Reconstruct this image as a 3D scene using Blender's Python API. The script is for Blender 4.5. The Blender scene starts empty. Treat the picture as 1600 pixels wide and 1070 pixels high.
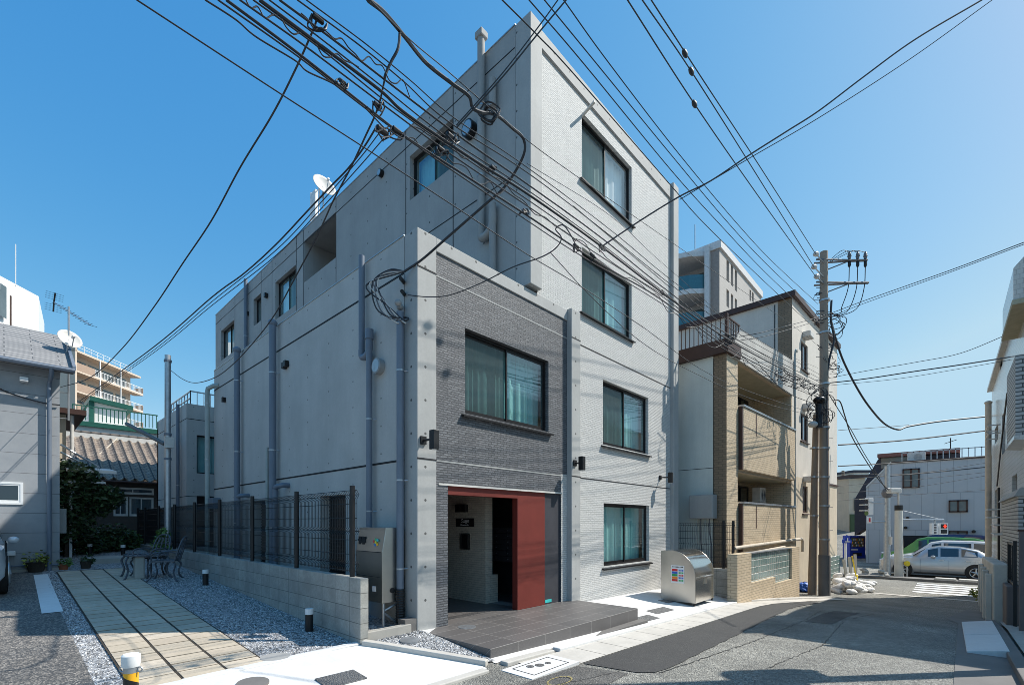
import bpy, bmesh, math, random
from mathutils import Vector, Matrix
random.seed(7)
SC = bpy.context.scene
COL = SC.collection
R = math.radians
# ---------------------------------------------------------------- camera
CAM = Vector((-4.17, -5.80, 1.62)); FPX = 737.3; HY = 815.5
cd = bpy.data.cameras.new('camera'); cam = bpy.data.objects.new('camera', cd); COL.objects.link(cam)
cd.sensor_width = 36; cd.lens = 36*FPX/1600; cd.shift_y = (HY-535)/1600; cd.clip_start = .05; cd.clip_end = 2000
cam.location = CAM; cam.rotation_euler = (R(90), 0, R(-47.22)); SC.camera = cam
# ---------------------------------------------------------------- sky and sun
SUN_EL, SUN_AZ = 49.0, (0.8, -0.6)
w = bpy.data.worlds.new('World'); SC.world = w; w.use_nodes = True
wn = w.node_tree; bg = wn.nodes['Background']
sky = wn.nodes.new('ShaderNodeTexSky'); sky.sky_type = 'NISHITA'; sky.sun_disc = False
sky.sun_elevation = R(SUN_EL); sky.sun_rotation = math.atan2(SUN_AZ[0], SUN_AZ[1])
sky.altitude = 0; sky.air_density = 1.0; sky.dust_density = 0.6; sky.ozone_density = 3.0
EXPO = .3; bg.inputs[1].default_value = 0.15
_k = .15*2**EXPO       # grade the sky colour: deep saturated blue overhead, pale at the horizon
_sp = wn.nodes.new('ShaderNodeSeparateColor'); _cb = wn.nodes.new('ShaderNodeCombineColor'); wn.links.new(sky.outputs[0], _sp.inputs[0])
for _i, (_a, _g, _m) in enumerate(((1.523, 1.548, .48), (.925, .75, .72), (.903, .331, .95))):
    _p = _sp.outputs[_i]
    for _op, _v in (('MULTIPLY', .15*2**.1), ('MINIMUM', _m), ('POWER', _g), ('MULTIPLY', _a/_k)):
        _n = wn.nodes.new('ShaderNodeMath'); _n.operation = _op; wn.links.new(_p, _n.inputs[0]); _n.inputs[1].default_value = _v; _p = _n.outputs[0]
    wn.links.new(_p, _cb.inputs[_i])
wn.links.new(_cb.outputs[0], bg.inputs[0])
sd = bpy.data.lights.new('sun', 'SUN'); sd.energy = 4.9; sd.angle = R(.5); sd.color = (1, .955, .88)
so = bpy.data.objects.new('sun', sd); COL.objects.link(so)
ce = math.cos(R(SUN_EL))
SDIR = Vector((SUN_AZ[0]*ce, SUN_AZ[1]*ce, math.sin(R(SUN_EL))))
so.rotation_euler = SDIR.to_track_quat('Z', 'Y').to_euler(); so.location = (0, 0, 30)
SC.view_settings.view_transform = 'Standard'; SC.view_settings.look = 'None'
SC.view_settings.exposure = EXPO; SC.view_settings.gamma = 1
SC.cycles.filter_width = .85; SC.cycles.max_bounces = 8; SC.cycles.transparent_max_bounces = 12
# ---------------------------------------------------------------- surveying helpers: where a sight line meets a real plane
def ray(px):
    c = (px-800)/FPX
    return c*.679+.734, -c*.734+.679
def zt(py, t): return CAM.z+(HY-py)/FPX*t
def hx(px, py, X): a, b = ray(px); t = (X-CAM.x)/a; return Vector((X, CAM.y+b*t, zt(py, t)))
def hy(px, py, Y): a, b = ray(px); t = (Y-CAM.y)/b; return Vector((CAM.x+a*t, Y, zt(py, t)))
def ht(px, py, t): a, b = ray(px); return Vector((CAM.x+a*t, CAM.y+b*t, zt(py, t)))
def hv(px, py, p, q):   # vertical plane through two ground points
    a, b = ray(px); nx, ny = -(q[1]-p[1]), q[0]-p[0]
    t = ((p[0]-CAM.x)*nx+(p[1]-CAM.y)*ny)/(a*nx+b*ny)
    return Vector((CAM.x+a*t, CAM.y+b*t, zt(py, t)))
def clamp(v, a, b): return max(a, min(b, v))
def g(x, y):            # height of the ground
    xs = clamp(x, -6, 30)
    if xs <= 0: st = -.15-.012*xs
    elif xs < 8.5: st = -.15-.036*xs
    elif xs < 16.5: st = -.456-.080*(xs-8.5)
    else: st = -1.096-.008*(xs-16.5)
    fr = -.026*clamp(x, 0, 9.3)
    if x > 9.3: k = clamp((x-9.3)/1.7, 0, 1); fr = fr*(1-k)+st*k
    c = fr+.05*clamp(y, 0, 20)*clamp(1-x/.5, 0, 1)
    k = clamp((y+1.75)/1.6, 0, 1)
    z = st*(1-k)+c*k
    if x > 42 and y > -3: z += .19*clamp(x-42, 0, 45)
    return z
def hg(px, py, dz=0):
    a, b = ray(px); t = 4.0
    k = (HY-py)/FPX
    lo, hi = 1.0, 120.0
    t = lo
    while t < hi:
        if CAM.z+k*t <= g(CAM.x+a*t, CAM.y+b*t)+dz: break
        t += .02
    return Vector((CAM.x+a*t, CAM.y+b*t, CAM.z+k*t))
# ---------------------------------------------------------------- materials
class NT:
    def __init__(s, name):
        s.m = bpy.data.materials.new(name); s.m.use_nodes = True
        s.t = s.m.node_tree; s.b = s.t.nodes['Principled BSDF']; s._c = None
    def n(s, ty, **kw):
        o = s.t.nodes.new(ty)
        for k, v in kw.items(): setattr(o, k, v)
        return o
    def L(s, a, b): s.t.links.new(a, b)
    def co(s):
        if not s._c: s._c = s.n('ShaderNodeTexCoord').outputs['Object']
        return s._c
    def m2(s, op, a, b=None, c=None):
        o = s.n('ShaderNodeMath', operation=op)
        for i, v in enumerate((a, b, c)):
            if v is None: continue
            if isinstance(v, (int, float)): o.inputs[i].default_value = v
            else: s.L(v, o.inputs[i])
        return o.outputs[0]
    def noise(s, scale, detail=4, rough=.6, vec=None, out='Fac'):
        o = s.n('ShaderNodeTexNoise'); o.inputs['Scale'].default_value = scale
        o.inputs['Detail'].default_value = detail; o.inputs['Roughness'].default_value = rough
        s.L(vec or s.co(), o.inputs['Vector']); return o.outputs[out]
    def ramp(s, f, stops):
        o = s.n('ShaderNodeValToRGB'); e = o.color_ramp.elements
        while len(e) < len(stops): e.new(.5)
        for i, (p, c) in enumerate(stops):
            e[i].position = p; e[i].color = (*(c if isinstance(c, tuple) else (c, c, c)), 1)
        s.L(f, o.inputs[0]); return o.outputs[0]
    def mix(s, f, a, b, mode='MIX'):
        o = s.n('ShaderNodeMix', data_type='RGBA', blend_type=mode)
        if isinstance(f, (int, float)): o.inputs[0].default_value = f
        else: s.L(f, o.inputs[0])
        for i, v in ((6, a), (7, b)):
            if isinstance(v, tuple): o.inputs[i].default_value = (*v, 1)
            else: s.L(v, o.inputs[i])
        return o.outputs[2]
    def bump(s, h, st=.3, d=.01, prev=None):
        o = s.n('ShaderNodeBump'); o.inputs['Strength'].default_value = st; o.inputs['Distance'].default_value = d
        s.L(h, o.inputs['Height'])
        if prev: s.L(prev, o.inputs['Normal'])
        s.L(o.outputs[0], s.b.inputs['Normal']); return o.outputs[0]
    def set(s, col=None, rough=None, metal=None, spec=None):
        if col is not None:
            if isinstance(col, tuple): s.b.inputs['Base Color'].default_value = (*col, 1)
            else: s.L(col, s.b.inputs['Base Color'])
        if rough is not None:
            if isinstance(rough, (int, float)): s.b.inputs['Roughness'].default_value = rough
            else: s.L(rough, s.b.inputs['Roughness'])
        if metal is not None: s.b.inputs['Metallic'].default_value = metal
        if spec is not None: s.b.inputs['Specular IOR Level'].default_value = spec
        return s.m
    def uv(s):   # (x+y, z): wall coordinates good for faces along either axis
        sp = s.n('ShaderNodeSeparateXYZ'); s.L(s.co(), sp.inputs[0])
        return s.m2('ADD', sp.outputs[0], sp.outputs[1]), sp.outputs[2], sp
def plain(name, col, rough=.6, metal=0, var=.12, sc=6, bump=0, spec=.4):
    t = NT(name); f = t.noise(sc, 5)
    c = t.ramp(f, [(.3, tuple(v*(1-var) for v in col)), (.7, tuple(min(1, v*(1+var)) for v in col))])
    if bump: t.bump(t.noise(sc*14, 3), bump, .004)
    return t.set(c, rough, metal, spec)
def concrete(name, col, holes=True, streak=.18, hx_=.6, hz=.62, u0=0, z0=.2, rh=.021):
    t = NT(name); u, z, sp = t.uv()
    big = t.noise(.9, 6, .65); fine = t.noise(26, 5, .7)
    mp = t.n('ShaderNodeMapping'); mp.inputs['Scale'].default_value = (3.2, 3.2, .35); t.L(t.co(), mp.inputs[0])
    st = t.noise(1.0, 6, .7, mp.outputs[0])
    c = t.ramp(big, [(.25, tuple(v*(1-streak) for v in col)), (.75, tuple(v*(1+streak*.6) for v in col))])
    c = t.mix(t.m2('MULTIPLY', t.ramp(st, [(.45, 0.0), (.75, .55)]), .5), c, tuple(v*.6 for v in col))
    c = t.mix(t.ramp(fine, [(.35, .25), (.6, 0.0)]), c, tuple(v*.72 for v in col))
    if holes:
        a = t.m2('SUBTRACT', t.m2('FRACT', t.m2('DIVIDE', t.m2('ADD', u, 40+u0), hx_)), .5)
        b = t.m2('SUBTRACT', t.m2('FRACT', t.m2('DIVIDE', t.m2('ADD', z, 40-z0), hz)), .5)
        a = t.m2('MULTIPLY', a, hx_); b = t.m2('MULTIPLY', b, hz)
        r = t.m2('SQRT', t.m2('ADD', t.m2('MULTIPLY', a, a), t.m2('MULTIPLY', b, b)))
        h = t.m2('LESS_THAN', r, rh)
        c = t.mix(h, c, tuple(v*.22 for v in col))
    t.bump(t.noise(60, 4), .12, .003)
    return t.set(c, .75)
def tile(name, c1, c2, mortar, w_, h_, m_=.004, bump=.5, rough=.55, dirt=.1, split=False, spec=.4):
    t = NT(name); u, z, sp = t.uv()
    cb = t.n('ShaderNodeCombineXYZ'); t.L(u, cb.inputs[0]); t.L(z, cb.inputs[1])
    b = t.n('ShaderNodeTexBrick'); t.L(cb.outputs[0], b.inputs['Vector'])
    b.inputs['Color1'].default_value = (*c1, 1); b.inputs['Color2'].default_value = (*c2, 1); b.inputs['Mortar'].default_value = (*mortar, 1)
    b.inputs['Scale'].default_value = 1; b.inputs['Mortar Size'].default_value = m_; b.inputs['Mortar Smooth'].default_value = .15
    b.inputs['Brick Width'].default_value = w_; b.inputs['Row Height'].default_value = h_
    c = t.mix(t.ramp(t.noise(1.3, 6), [(.35, dirt*2.2), (.65, 0.0)]), b.outputs[0], tuple(v*.55 for v in c1))
    h = t.m2('SUBTRACT', 1, b.outputs['Fac'])
    if split:
        mp = t.n('ShaderNodeMapping'); mp.inputs['Scale'].default_value = (14, 14, 34); t.L(t.co(), mp.inputs[0])
        nz = t.noise(1.6, 4, .7, mp.outputs[0])
        h = t.m2('ADD', t.m2('MULTIPLY', h, .9), t.m2('MULTIPLY', nz, .9))
        c = t.mix(t.ramp(nz, [(.35, .4), (.6, 0.0)]), c, tuple(v*.5 for v in c1))
    t.bump(h, bump, .012)
    return t.set(c, rough, spec=spec)
def asphalt(name, base, light, sc=70, amount=.5, bump=.6, patch=.2):
    t = NT(name)
    v = t.n('ShaderNodeTexVoronoi'); v.inputs['Scale'].default_value = sc; t.L(t.co(), v.inputs['Vector'])
    f = t.n('ShaderNodeSeparateColor'); t.L(v.outputs['Color'], f.inputs[0])
    c = t.ramp(f.outputs[0], [(.15, base), (1-amount*.6, tuple((a+b)/2.6 for a, b in zip(base, light))), (.97, light)])
    c = t.mix(t.ramp(t.noise(.7, 6, .7), [(.35, patch*2), (.68, 0.0)]), c, tuple(a*.6 for a in base))
    c = t.mix(t.ramp(t.noise(7, 4, .7), [(.3, .3), (.6, 0.0)]), c, base)
    t.bump(v.outputs['Distance'], bump, .01)
    return t.set(c, .85)
M = {}
M['conc'] = concrete('fair_faced_concrete', (.40, .40, .385), hx_=.525, hz=.5, u0=.0425)
M['conc_dim'] = concrete('side_concrete', (.48, .47, .445), hx_=.9, hz=.45, rh=.016)
M['conc_up'] = concrete('upper_side_concrete', (.37, .365, .35), hx_=.9, hz=.6)
M['conc_pl'] = concrete('plain_concrete', (.34, .335, .32), holes=False)
M['conc_soft'] = concrete('weathered_concrete', (.42, .40, .36), holes=False, streak=.35)
M['tile_lt'] = tile('light_split_tile', (.64, .635, .61), (.57, .565, .545), (.45, .45, .43), .15, .04, .005, .8, .7, .03, True)
M['tile_dk'] = tile('charcoal_split_tile', (.185, .192, .205), (.11, .115, .125), (.06, .062, .066), .15, .038, .006, 1.0, .6, .05, True)
M['tile_in'] = tile('hall_tile', (.66, .60, .50), (.60, .54, .45), (.4, .36, .3), .19, .045, .004, .7, .6, .05, True)
M['red'] = plain('oxide_red_panel', (.16, .026, .018), .55, var=.08, sc=3)
M['panel_dk'] = plain('charcoal_panel', (.05, .05, .058), .5, var=.2, sc=2)
M['black'] = plain('black_metal', (.012, .012, .013), .45, .0, var=.2)
M['frame'] = plain('bronze_black_aluminium', (.02, .018, .018), .38, .3, var=.15)
M['pipe'] = plain('grey_vinyl_pipe', (.145, .175, .22), .42, 0, var=.1, sc=2)
M['pipe_w'] = plain('pale_vinyl_pipe', (.36, .40, .38), .5)
M['pipe_cream'] = plain('cream_pipe', (.52, .45, .36), .5)
M['steel'] = plain('galvanised_steel', (.42, .44, .46), .4, .75, var=.15, sc=9)
M['steel_dk'] = plain('weathered_steel', (.15, .155, .165), .5, .5, var=.3, sc=9)
M['white'] = plain('white_paint', (.75, .75, .74), .5, var=.05)
M['offwhite'] = plain('aged_white_paint', (.58, .56, .52), .6, var=.12)
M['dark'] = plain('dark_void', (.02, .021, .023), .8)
M['cable'] = plain('black_cable', (.026, .028, .034), .5, var=.1)
M['cable_gr'] = plain('grey_cable', (.12, .12, .13), .5)
M['insul'] = plain('porcelain', (.5, .48, .45), .25)
M['vent'] = plain('vent_metal', (.30, .31, .31), .5, .2)
M['asph'] = asphalt('street_asphalt', (.115, .112, .104), (.62, .60, .52), 95, .8, 1.0, .3)
M['asph2'] = asphalt('parking_asphalt', (.075, .074, .074), (.42, .38, .33), 60, .6)
M['patch'] = asphalt('fresh_asphalt', (.045, .044, .044), (.10, .098, .092), 90, .4, .4)
M['gravel'] = asphalt('crushed_gravel', (.09, .092, .10), (.62, .62, .62), 42, .95, 1.0, .05)
M['apron'] = concrete('pale_new_concrete', (.66, .65, .63), False, .07)
M['gutter'] = concrete('gutter_concrete', (.55, .52, .47), False, .25)
M['gutter_d'] = concrete('dark_gutter_concrete', (.17, .16, .15), False, .3)
M['ground'] = asphalt('far_ground', (.10, .10, .095), (.2, .2, .19), 3, .5, .1)
M['stain'] = plain('brushed_stainless', (.50, .48, .44), .28, .95, var=.12, sc=1.2)
M['curt'] = plain('teal_curtain', (.32, .49, .50), .9, var=.1, sc=2)
M['curt_w'] = plain('white_curtain', (.75, .80, .78), .9, var=.05, sc=2)
M['soil'] = plain('dark_soil', (.05, .04, .03), .95)
M['room'] = plain('dim_room', (.10, .11, .115), .9)
def glass(name, tint, refl=.14, rough=.03, mixc=None):
    t = NT(name)
    tr = t.n('ShaderNodeBsdfTransparent'); tr.inputs[0].default_value = (*tint, 1)
    gl = t.n('ShaderNodeBsdfGlossy'); gl.inputs[0].default_value = (.9, .95, 1, 1); gl.inputs[1].default_value = rough
    fr = t.n('ShaderNodeLayerWeight'); fr.inputs[0].default_value = .5
    f = t.m2('ADD', t.m2('MULTIPLY', t.m2('POWER', fr.outputs['Facing'], 4.0), .8), refl)
    mx = t.n('ShaderNodeMixShader'); t.L(f, mx.inputs[0]); t.L(tr.outputs[0], mx.inputs[1]); t.L(gl.outputs[0], mx.inputs[2])
    if mixc:
        df = t.n('ShaderNodeBsdfDiffuse'); df.inputs[0].default_value = (*mixc[:3], 1)
        m2 = t.n('ShaderNodeMixShader'); m2.inputs[0].default_value = mixc[3]
        t.L(mx.outputs[0], m2.inputs[1]); t.L(df.outputs[0], m2.inputs[2]); mx = m2
    t.L(mx.outputs[0], t.n('ShaderNodeOutputMaterial').inputs[0])
    for nd in list(t.t.nodes):
        if nd.type == 'OUTPUT_MATERIAL' and not nd.inputs[0].is_linked: t.t.nodes.remove(nd)
        elif nd.type == 'OUTPUT_MATERIAL' and nd.inputs[0].links[0].from_node.type == 'BSDF_PRINCIPLED': t.t.nodes.remove(nd)
    return t.m
M['glass'] = glass('window_glass', (.78, .95, .93), .18)
M['glass_clear'] = glass('clear_window_glass', (.97, .98, .98), .2)
M['glass_screen'] = glass('glass_behind_fly_screen', (.45, .6, .6), .05, .1, (.10, .12, .11, .35))
M['glass_dk'] = glass('dark_glass', (.25, .3, .33), .12)
# ---------------------------------------------------------------- mesh builder
class MB:
    def __init__(s): s.v = []; s.f = []
    def add(s, vs, fs):
        o = len(s.v); s.v += [Vector(p) for p in vs]; s.f += [tuple(i+o for i in f) for f in fs]; return s
    def box(s, x0, x1, y0, y1, z0, z1):
        return s.add([(x, y, z) for x in (x0, x1) for y in (y0, y1) for z in (z0, z1)],
                     [(0, 1, 3, 2), (4, 6, 7, 5), (0, 4, 5, 1), (2, 3, 7, 6), (0, 2, 6, 4), (1, 5, 7, 3)])
    def ob(s, o, ux, uy, uz):
        o, ux, uy, uz = map(Vector, (o, ux, uy, uz))
        vs = [o+ux*a+uy*b+uz*c for a in (0, 1) for b in (0, 1) for c in (0, 1)]
        return s.add(vs, [(0, 1, 3, 2), (4, 6, 7, 5), (0, 4, 5, 1), (2, 3, 7, 6), (0, 2, 6, 4), (1, 5, 7, 3)])
    def quad(s, *p): return s.add(p, [tuple(range(len(p)))])
    def prism(s, pts, d):
        n = len(pts); d = Vector(d); a = [Vector(p) for p in pts]
        return s.add(a+[p+d for p in a], [tuple(range(n))[::-1], tuple(range(n, 2*n))]+[(i, (i+1) % n, n+(i+1) % n, n+i) for i in range(n)])
    def tube(s, path, r, seg=8, cap=True):
        path = [Vector(p) for p in path]; n = len(path)
        rr = r if isinstance(r, (list, tuple)) else [r]*n
        vs = []; prev = None
        for i, p in enumerate(path):
            d = (path[min(i+1, n-1)]-path[max(i-1, 0)])
            if d.length < 1e-9: d = Vector((0, 0, 1))
            d.normalize()
            if prev is None:
                a = Vector((0, 0, 1)) if abs(d.z) < .9 else Vector((1, 0, 0))
                u = d.cross(a).normalized()
            else: u = (prev-d*prev.dot(d)).normalized()
            prev = u; v = d.cross(u)
            vs += [p+(u*math.cos(2*math.pi*k/seg)+v*math.sin(2*math.pi*k/seg))*rr[i] for k in range(seg)]
        fs = [(i*seg+k, i*seg+(k+1) % seg, (i+1)*seg+(k+1) % seg, (i+1)*seg+k) for i in range(n-1) for k in range(seg)]
        if cap: fs += [tuple(range(seg))[::-1], tuple(range((n-1)*seg, n*seg))]
        return s.add(vs, fs)
    def cyl(s, p, q, r, seg=12, r2=None): return s.tube([p, q], [r, r if r2 is None else r2], seg)
    def ell(s, c, rx, ry, rz, nu=10, nv=6, fn=None):
        c = Vector(c); vs = []
        for j in range(nv+1):
            ph = math.pi*j/nv
            for i in range(nu):
                th = 2*math.pi*i/nu
                p = Vector((math.sin(ph)*math.cos(th)*rx, math.sin(ph)*math.sin(th)*ry, math.cos(ph)*rz))
                vs.append(c+(fn(p) if fn else p))
        return s.add(vs, [(j*nu+i, (j+1)*nu+i, (j+1)*nu+(i+1) % nu, j*nu+(i+1) % nu) for j in range(nv) for i in range(nu)])
    def build(s, name, m, parent=None, smooth=False, bevel=0, world=False, label=None, kind=None, origin=False):
        vs = s.v
        off = Vector((0, 0, 0))
        if parent is not None and world:
            mi = (Matrix.Translation(parent.location) @ Matrix.Rotation(parent.rotation_euler[2], 4, 'Z')).inverted()
            vs = [mi @ p for p in vs]
        if origin and vs:
            off = Vector(((min(p.x for p in vs)+max(p.x for p in vs))/2, (min(p.y for p in vs)+max(p.y for p in vs))/2, min(p.z for p in vs)))
            vs = [p-off for p in vs]
        me = bpy.data.meshes.new(name); me.from_pydata([tuple(p) for p in vs], [], s.f)
        if smooth: me.polygons.foreach_set('use_smooth', [True]*len(me.polygons))
        bm = bmesh.new(); bm.from_mesh(me); bmesh.ops.recalc_face_normals(bm, faces=bm.faces); bm.to_mesh(me); bm.free()
        o = bpy.data.objects.new(name, me); COL.objects.link(o); o.data.materials.append(M[m] if isinstance(m, str) else m)
        if smooth:
            try: me.set_sharp_from_angle(angle=R(40))
            except Exception: pass
        if parent is not None: o.parent = parent
        o.location = off
        if bevel:
            b = o.modifiers.new('bevel', 'BEVEL'); b.width = bevel; b.segments = 2; b.limit_method = 'ANGLE'
        if label: o['label'] = label
        if kind: o['kind'] = kind
        return o
def thing(name, label, cat, loc=(0, 0, 0), rz=0, group=None):
    o = bpy.data.objects.new(name, None); COL.objects.link(o); o.location = loc; o.rotation_euler = (0, 0, rz)
    o.empty_display_size = .2; o['label'] = label; o['category'] = cat
    if group: o['group'] = group
    return o
def tag(o, label, cat, group=None, kind=None):
    o['label'] = label; o['category'] = cat
    if group: o['group'] = group
    if kind: o['kind'] = kind
    return o
def struct(o): o['kind'] = 'structure'; return o
def dup(root, loc=None, rz=None, label=None, group=None):
    def cp(o, par):
        c = o.copy(); COL.objects.link(c); c.parent = par
        for ch in [q for q in list(bpy.data.objects) if q.parent == o]: cp(ch, c)
        return c
    c = cp(root, None)
    if loc is not None: c.location = loc
    if rz is not None: c.rotation_euler = (0, 0, rz)
    if label: c['label'] = label
    if group: c['group'] = group
    return c
def spline(pts, n=6):
    pts = [Vector(p) for p in pts]
    if len(pts) < 3: return pts
    P = [pts[0]*2-pts[1]]+pts+[pts[-1]*2-pts[-2]]; out = []
    for i in range(1, len(P)-2):
        a, b, c, d = P[i-1:i+3]
        for k in range(n):
            t = k/n
            out.append(.5*((2*b)+(c-a)*t+(2*a-5*b+4*c-d)*t*t+(3*b-a-3*c+d)*t**3))
    out.append(pts[-1]); return out
def sheet(name, poly, dz, m, step=.25, kind='structure', fn=None):
    bm = bmesh.new(); bm.faces.new([bm.verts.new((p[0], p[1], 0)) for p in poly])
    xs = [p[0] for p in poly]; ys = [p[1] for p in poly]
    for ax, lo, hi in ((0, min(xs), max(xs)), (1, min(ys), max(ys))):
        k = math.ceil(lo/step)*step
        while k < hi:
            if k > lo+1e-4:
                no = (1, 0, 0) if ax == 0 else (0, 1, 0); co = (k, 0, 0) if ax == 0 else (0, k, 0)
                bmesh.ops.bisect_plane(bm, geom=bm.verts[:]+bm.edges[:]+bm.faces[:], plane_co=co, plane_no=no)
            k += step
    for v in bm.verts: v.co.z = (fn or g)(v.co.x, v.co.y)+dz
    bmesh.ops.recalc_face_normals(bm, faces=bm.faces)
    for f in bm.faces:
        if f.normal.z < 0: f.normal_flip()
    me = bpy.data.meshes.new(name); bm.to_mesh(me); bm.free()
    o = bpy.data.objects.new(name, me); COL.objects.link(o); me.materials.append(M[m])
    if kind: o['kind'] = kind
    return o
def strip(name, pts, wd, h, m, dz=0):      # raised kerb following a line of ground points, wd = width to the left
    mb = MB(); n = len(pts); ring = []
    for i, p in enumerate(pts):
        q0 = Vector(pts[max(i-1, 0)]).to_2d(); q1 = Vector(pts[min(i+1, n-1)]).to_2d(); d = (q1-q0).normalized(); nn = Vector((-d.y, d.x))
        for o, z in ((0, -.2), (0, h), (wd, h), (wd, -.2)):
            x, y = p[0]+nn.x*o, p[1]+nn.y*o
            ring.append((x, y, g(p[0], p[1])+z+dz))
    mb.add(ring, [(i*4+k, i*4+(k+1) % 4, i*4+4+(k+1) % 4, i*4+4+k) for i in range(n-1) for k in range(4)]+[(0, 1, 2, 3), tuple(range(4*n-4, 4*n))])
    o = mb.build(name, m, bevel=.012); o['kind'] = 'structure'; return o
def line(p, q, step=.5):
    d = math.dist(p, q); n = max(1, int(d/step)); return [(p[0]+(q[0]-p[0])*i/n, p[1]+(q[1]-p[1])*i/n) for i in range(n+1)]
# ================================================================ THE GROUND
sheet('ground', [(-150, -150), (300, -150), (300, 200), (-150, 200)], -.6, 'ground', 10)
sheet('street', [(-12, -14), (14, -14), (14, 2), (-12, 2)], 0, 'asph', .25)
sheet('far_street', [(14, -30), (95, -30), (95, 30), (14, 30)], 0, 'asph', 1)
sheet('courtyard_base', [(-12, 2), (14, 2), (14, 30), (-12, 30)], 0, 'asph2', .5)
sheet('parking_asphalt', [(-12, -.12), (-3.55, -.12), (-3.55, 9.4), (-12, 9.4)], .006, 'asph2', .25)
sheet('gravel_bed', [(-3.55, -.14), (-.9, -.14), (-.9, 15), (-3.55, 15)], .006, 'gravel', .25)
sheet('parking_line', [(-3.76, 4.35), (-3.52, 4.35), (-3.48, 9.0), (-3.7, 9.0)], .014, 'white', .25)
sheet('concrete_apron', [(-4.2, -1.72), (-.35, -1.72), (-.2, -1.72), (-.2, -1.6), (-.93, -.12), (-4.2, -.12)], .008, 'apron', .25)
sheet('gravel_corner', [(-.93, -.12), (-.2, -1.6), (.06, -1.6), (.06, -.0), (-.93, -.0)], .02, 'gravel', .25)
sheet('front_apron', [(.0, -1.66), (9.7, -1.66), (9.7, 0.05), (.0, .05)], .01, 'apron', .25)
# raised slab where the path meets the apron
strip('apron_kerb', line((-4.0, -.22), (-.9, -.1)), .12, .03, 'apron')
strip('kerb', line((-1.6, -1.84), (-.28, -1.84)), .12, .035, 'gutter')
strip('corner_kerb', [(-.98, -.16), (-.86, -.36), (-.6, -.85), (-.36, -1.3), (-.17, -1.66)], .11, .07, 'gutter')
# gutter slabs along the street
mb = MB(); x = .25; sl = MB()
while x < 9.6:
    L_ = .6; y0, y1 = -2.36, -1.82
    a, b = x+.006, min(x+L_-.006, 9.6)
    z = lambda X, Y: g(X, Y)+.012
    sl.add([(a, y0, z(a, y0)-.004), (b, y0, z(b, y0)-.004), (b, y1, z(b, y1)), (a, y1, z(a, y1))], [(0, 1, 2, 3)])
    x += L_
struct(sl.build('gutter_slabs', 'gutter'))
strip('street_kerb', line((.05, -1.82), (1.0, -1.82), .24), .13, .05, 'gutter')
strip('street_kerb', line((1.12, -1.82), (9.6, -1.82), .6), .13, .05, 'apron')
sheet('asphalt_patch', [(.85, -2.385), (.92, -2.7), (1.0, -3.05), (1.16, -3.2), (1.4, -3.235)]+[(1.4+i*.26, -3.24+.009*i+random.uniform(-.02, .02)) for i in range(1, 30)]+[(9.4, -2.95), (12.2, -3.0), (12.0, -2.55), (9.6, -2.38)], .009, 'patch', .25)
strip('far_kerb', line((9.6, -1.86), (12.0, -2.2), .5)+line((12.2, -2.25), (15.2, -2.9), .5), .14, .06, 'gutter')
sheet('kerb_gutter', [(9.6, -2.33), (12.0, -2.66), (15.2, -3.3), (15.2, -2.86), (12, -2.2), (9.6, -1.84)], .012, 'gutter', .25)
# right side
sheet('right_gutter', [(-3, -6.45), (11.0, -6.42), (15.5, -6.5), (15.5, -6.2), (11, -5.75), (9.6, -5.95), (3.3, -5.84), (-3, -5.84)], .009, 'gutter_d', .25)
strip('right_kerb', line((-3, -6.6), (10.6, -6.55), .6), .15, .1, 'gutter_d')
sheet('right_pavement', [(-3, -9), (10.6, -9), (10.6, -6.6), (-3, -6.6)], .09, 'conc_soft', .5)
# main road, its markings and island
for i in range(5):
    x0 = 20.1+i*.88
    sheet('crosswalk_stripe', [(x0, -9.6), (x0+.45, -9.6), (x0+.45, -4.75), (x0, -4.75)], .012, 'white', 1.0)
sheet('stop_line', [(18.5, -9.6), (18.8, -9.6), (18.8, -3.6), (18.5, -3.6)], .012, 'gutter', 1.0)
strip('road_island', line((25.0, 3.0), (25.3, -10.0), 1.0), .8, .12, 'gutter_d')
mb = MB()
for y in (-5.7, -6.5, -7.3): mb.box(25.3, 25.75, y-.36, y+.36, g(25.2, y)+.1, g(25.2, y)+.2)
struct(mb.build('island_blocks', 'gutter', bevel=.02))
# paving slabs of the path (one surface of slabs)
t = NT('paving_slab'); gi = t.n('ShaderNodeNewGeometry')
c = t.ramp(gi.outputs['Random Per Island'], [(0, (.53, .44, .34)), (.5, (.58, .49, .375)), (1, (.62, .53, .42))])
c = t.mix(t.ramp(t.noise(30, 5, .7), [(.35, .3), (.6, 0.0)]), c, (.3, .26, .19)); t.bump(t.noise(90, 3), .3, .003)
c = t.mix(t.ramp(t.noise(2.2, 5, .7), [(.4, .3), (.65, 0.0)]), c, (.2, .18, .13))
M['slab'] = t.set(c, .85)
mb = MB()
for i in range(31):
    for k in range(3):
        y0 = -.1+i*.3+k*.015; x0 = -3.32+k*.405
        if y0 > 9.25: continue
        dx = .0*y0
        zz = [g(-2.5, max(y, 0))+.028+random.uniform(-.003, .003) for y in (y0, y0+.28)]
        a, b = x0+.012, x0+.387
        mb.add([(a, y0, zz[0]), (b, y0, zz[0]), (b, y0+.268, zz[1]), (a, y0+.268, zz[1]),
                (a, y0, zz[0]-.06), (b, y0, zz[0]-.06), (b, y0+.268, zz[1]-.06), (a, y0+.268, zz[1]-.06)],
               [(0, 1, 2, 3), (0, 4, 5, 1), (1, 5, 6, 2), (2, 6, 7, 3), (3, 7, 4, 0)])
struct(mb.build('path', 'slab'))
sheet('path_joint_bed', [(-3.33, -.11), (-2.1, -.11), (-2.1, 9.3), (-3.33, 9.3)], .0225, 'soil', .25)
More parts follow.
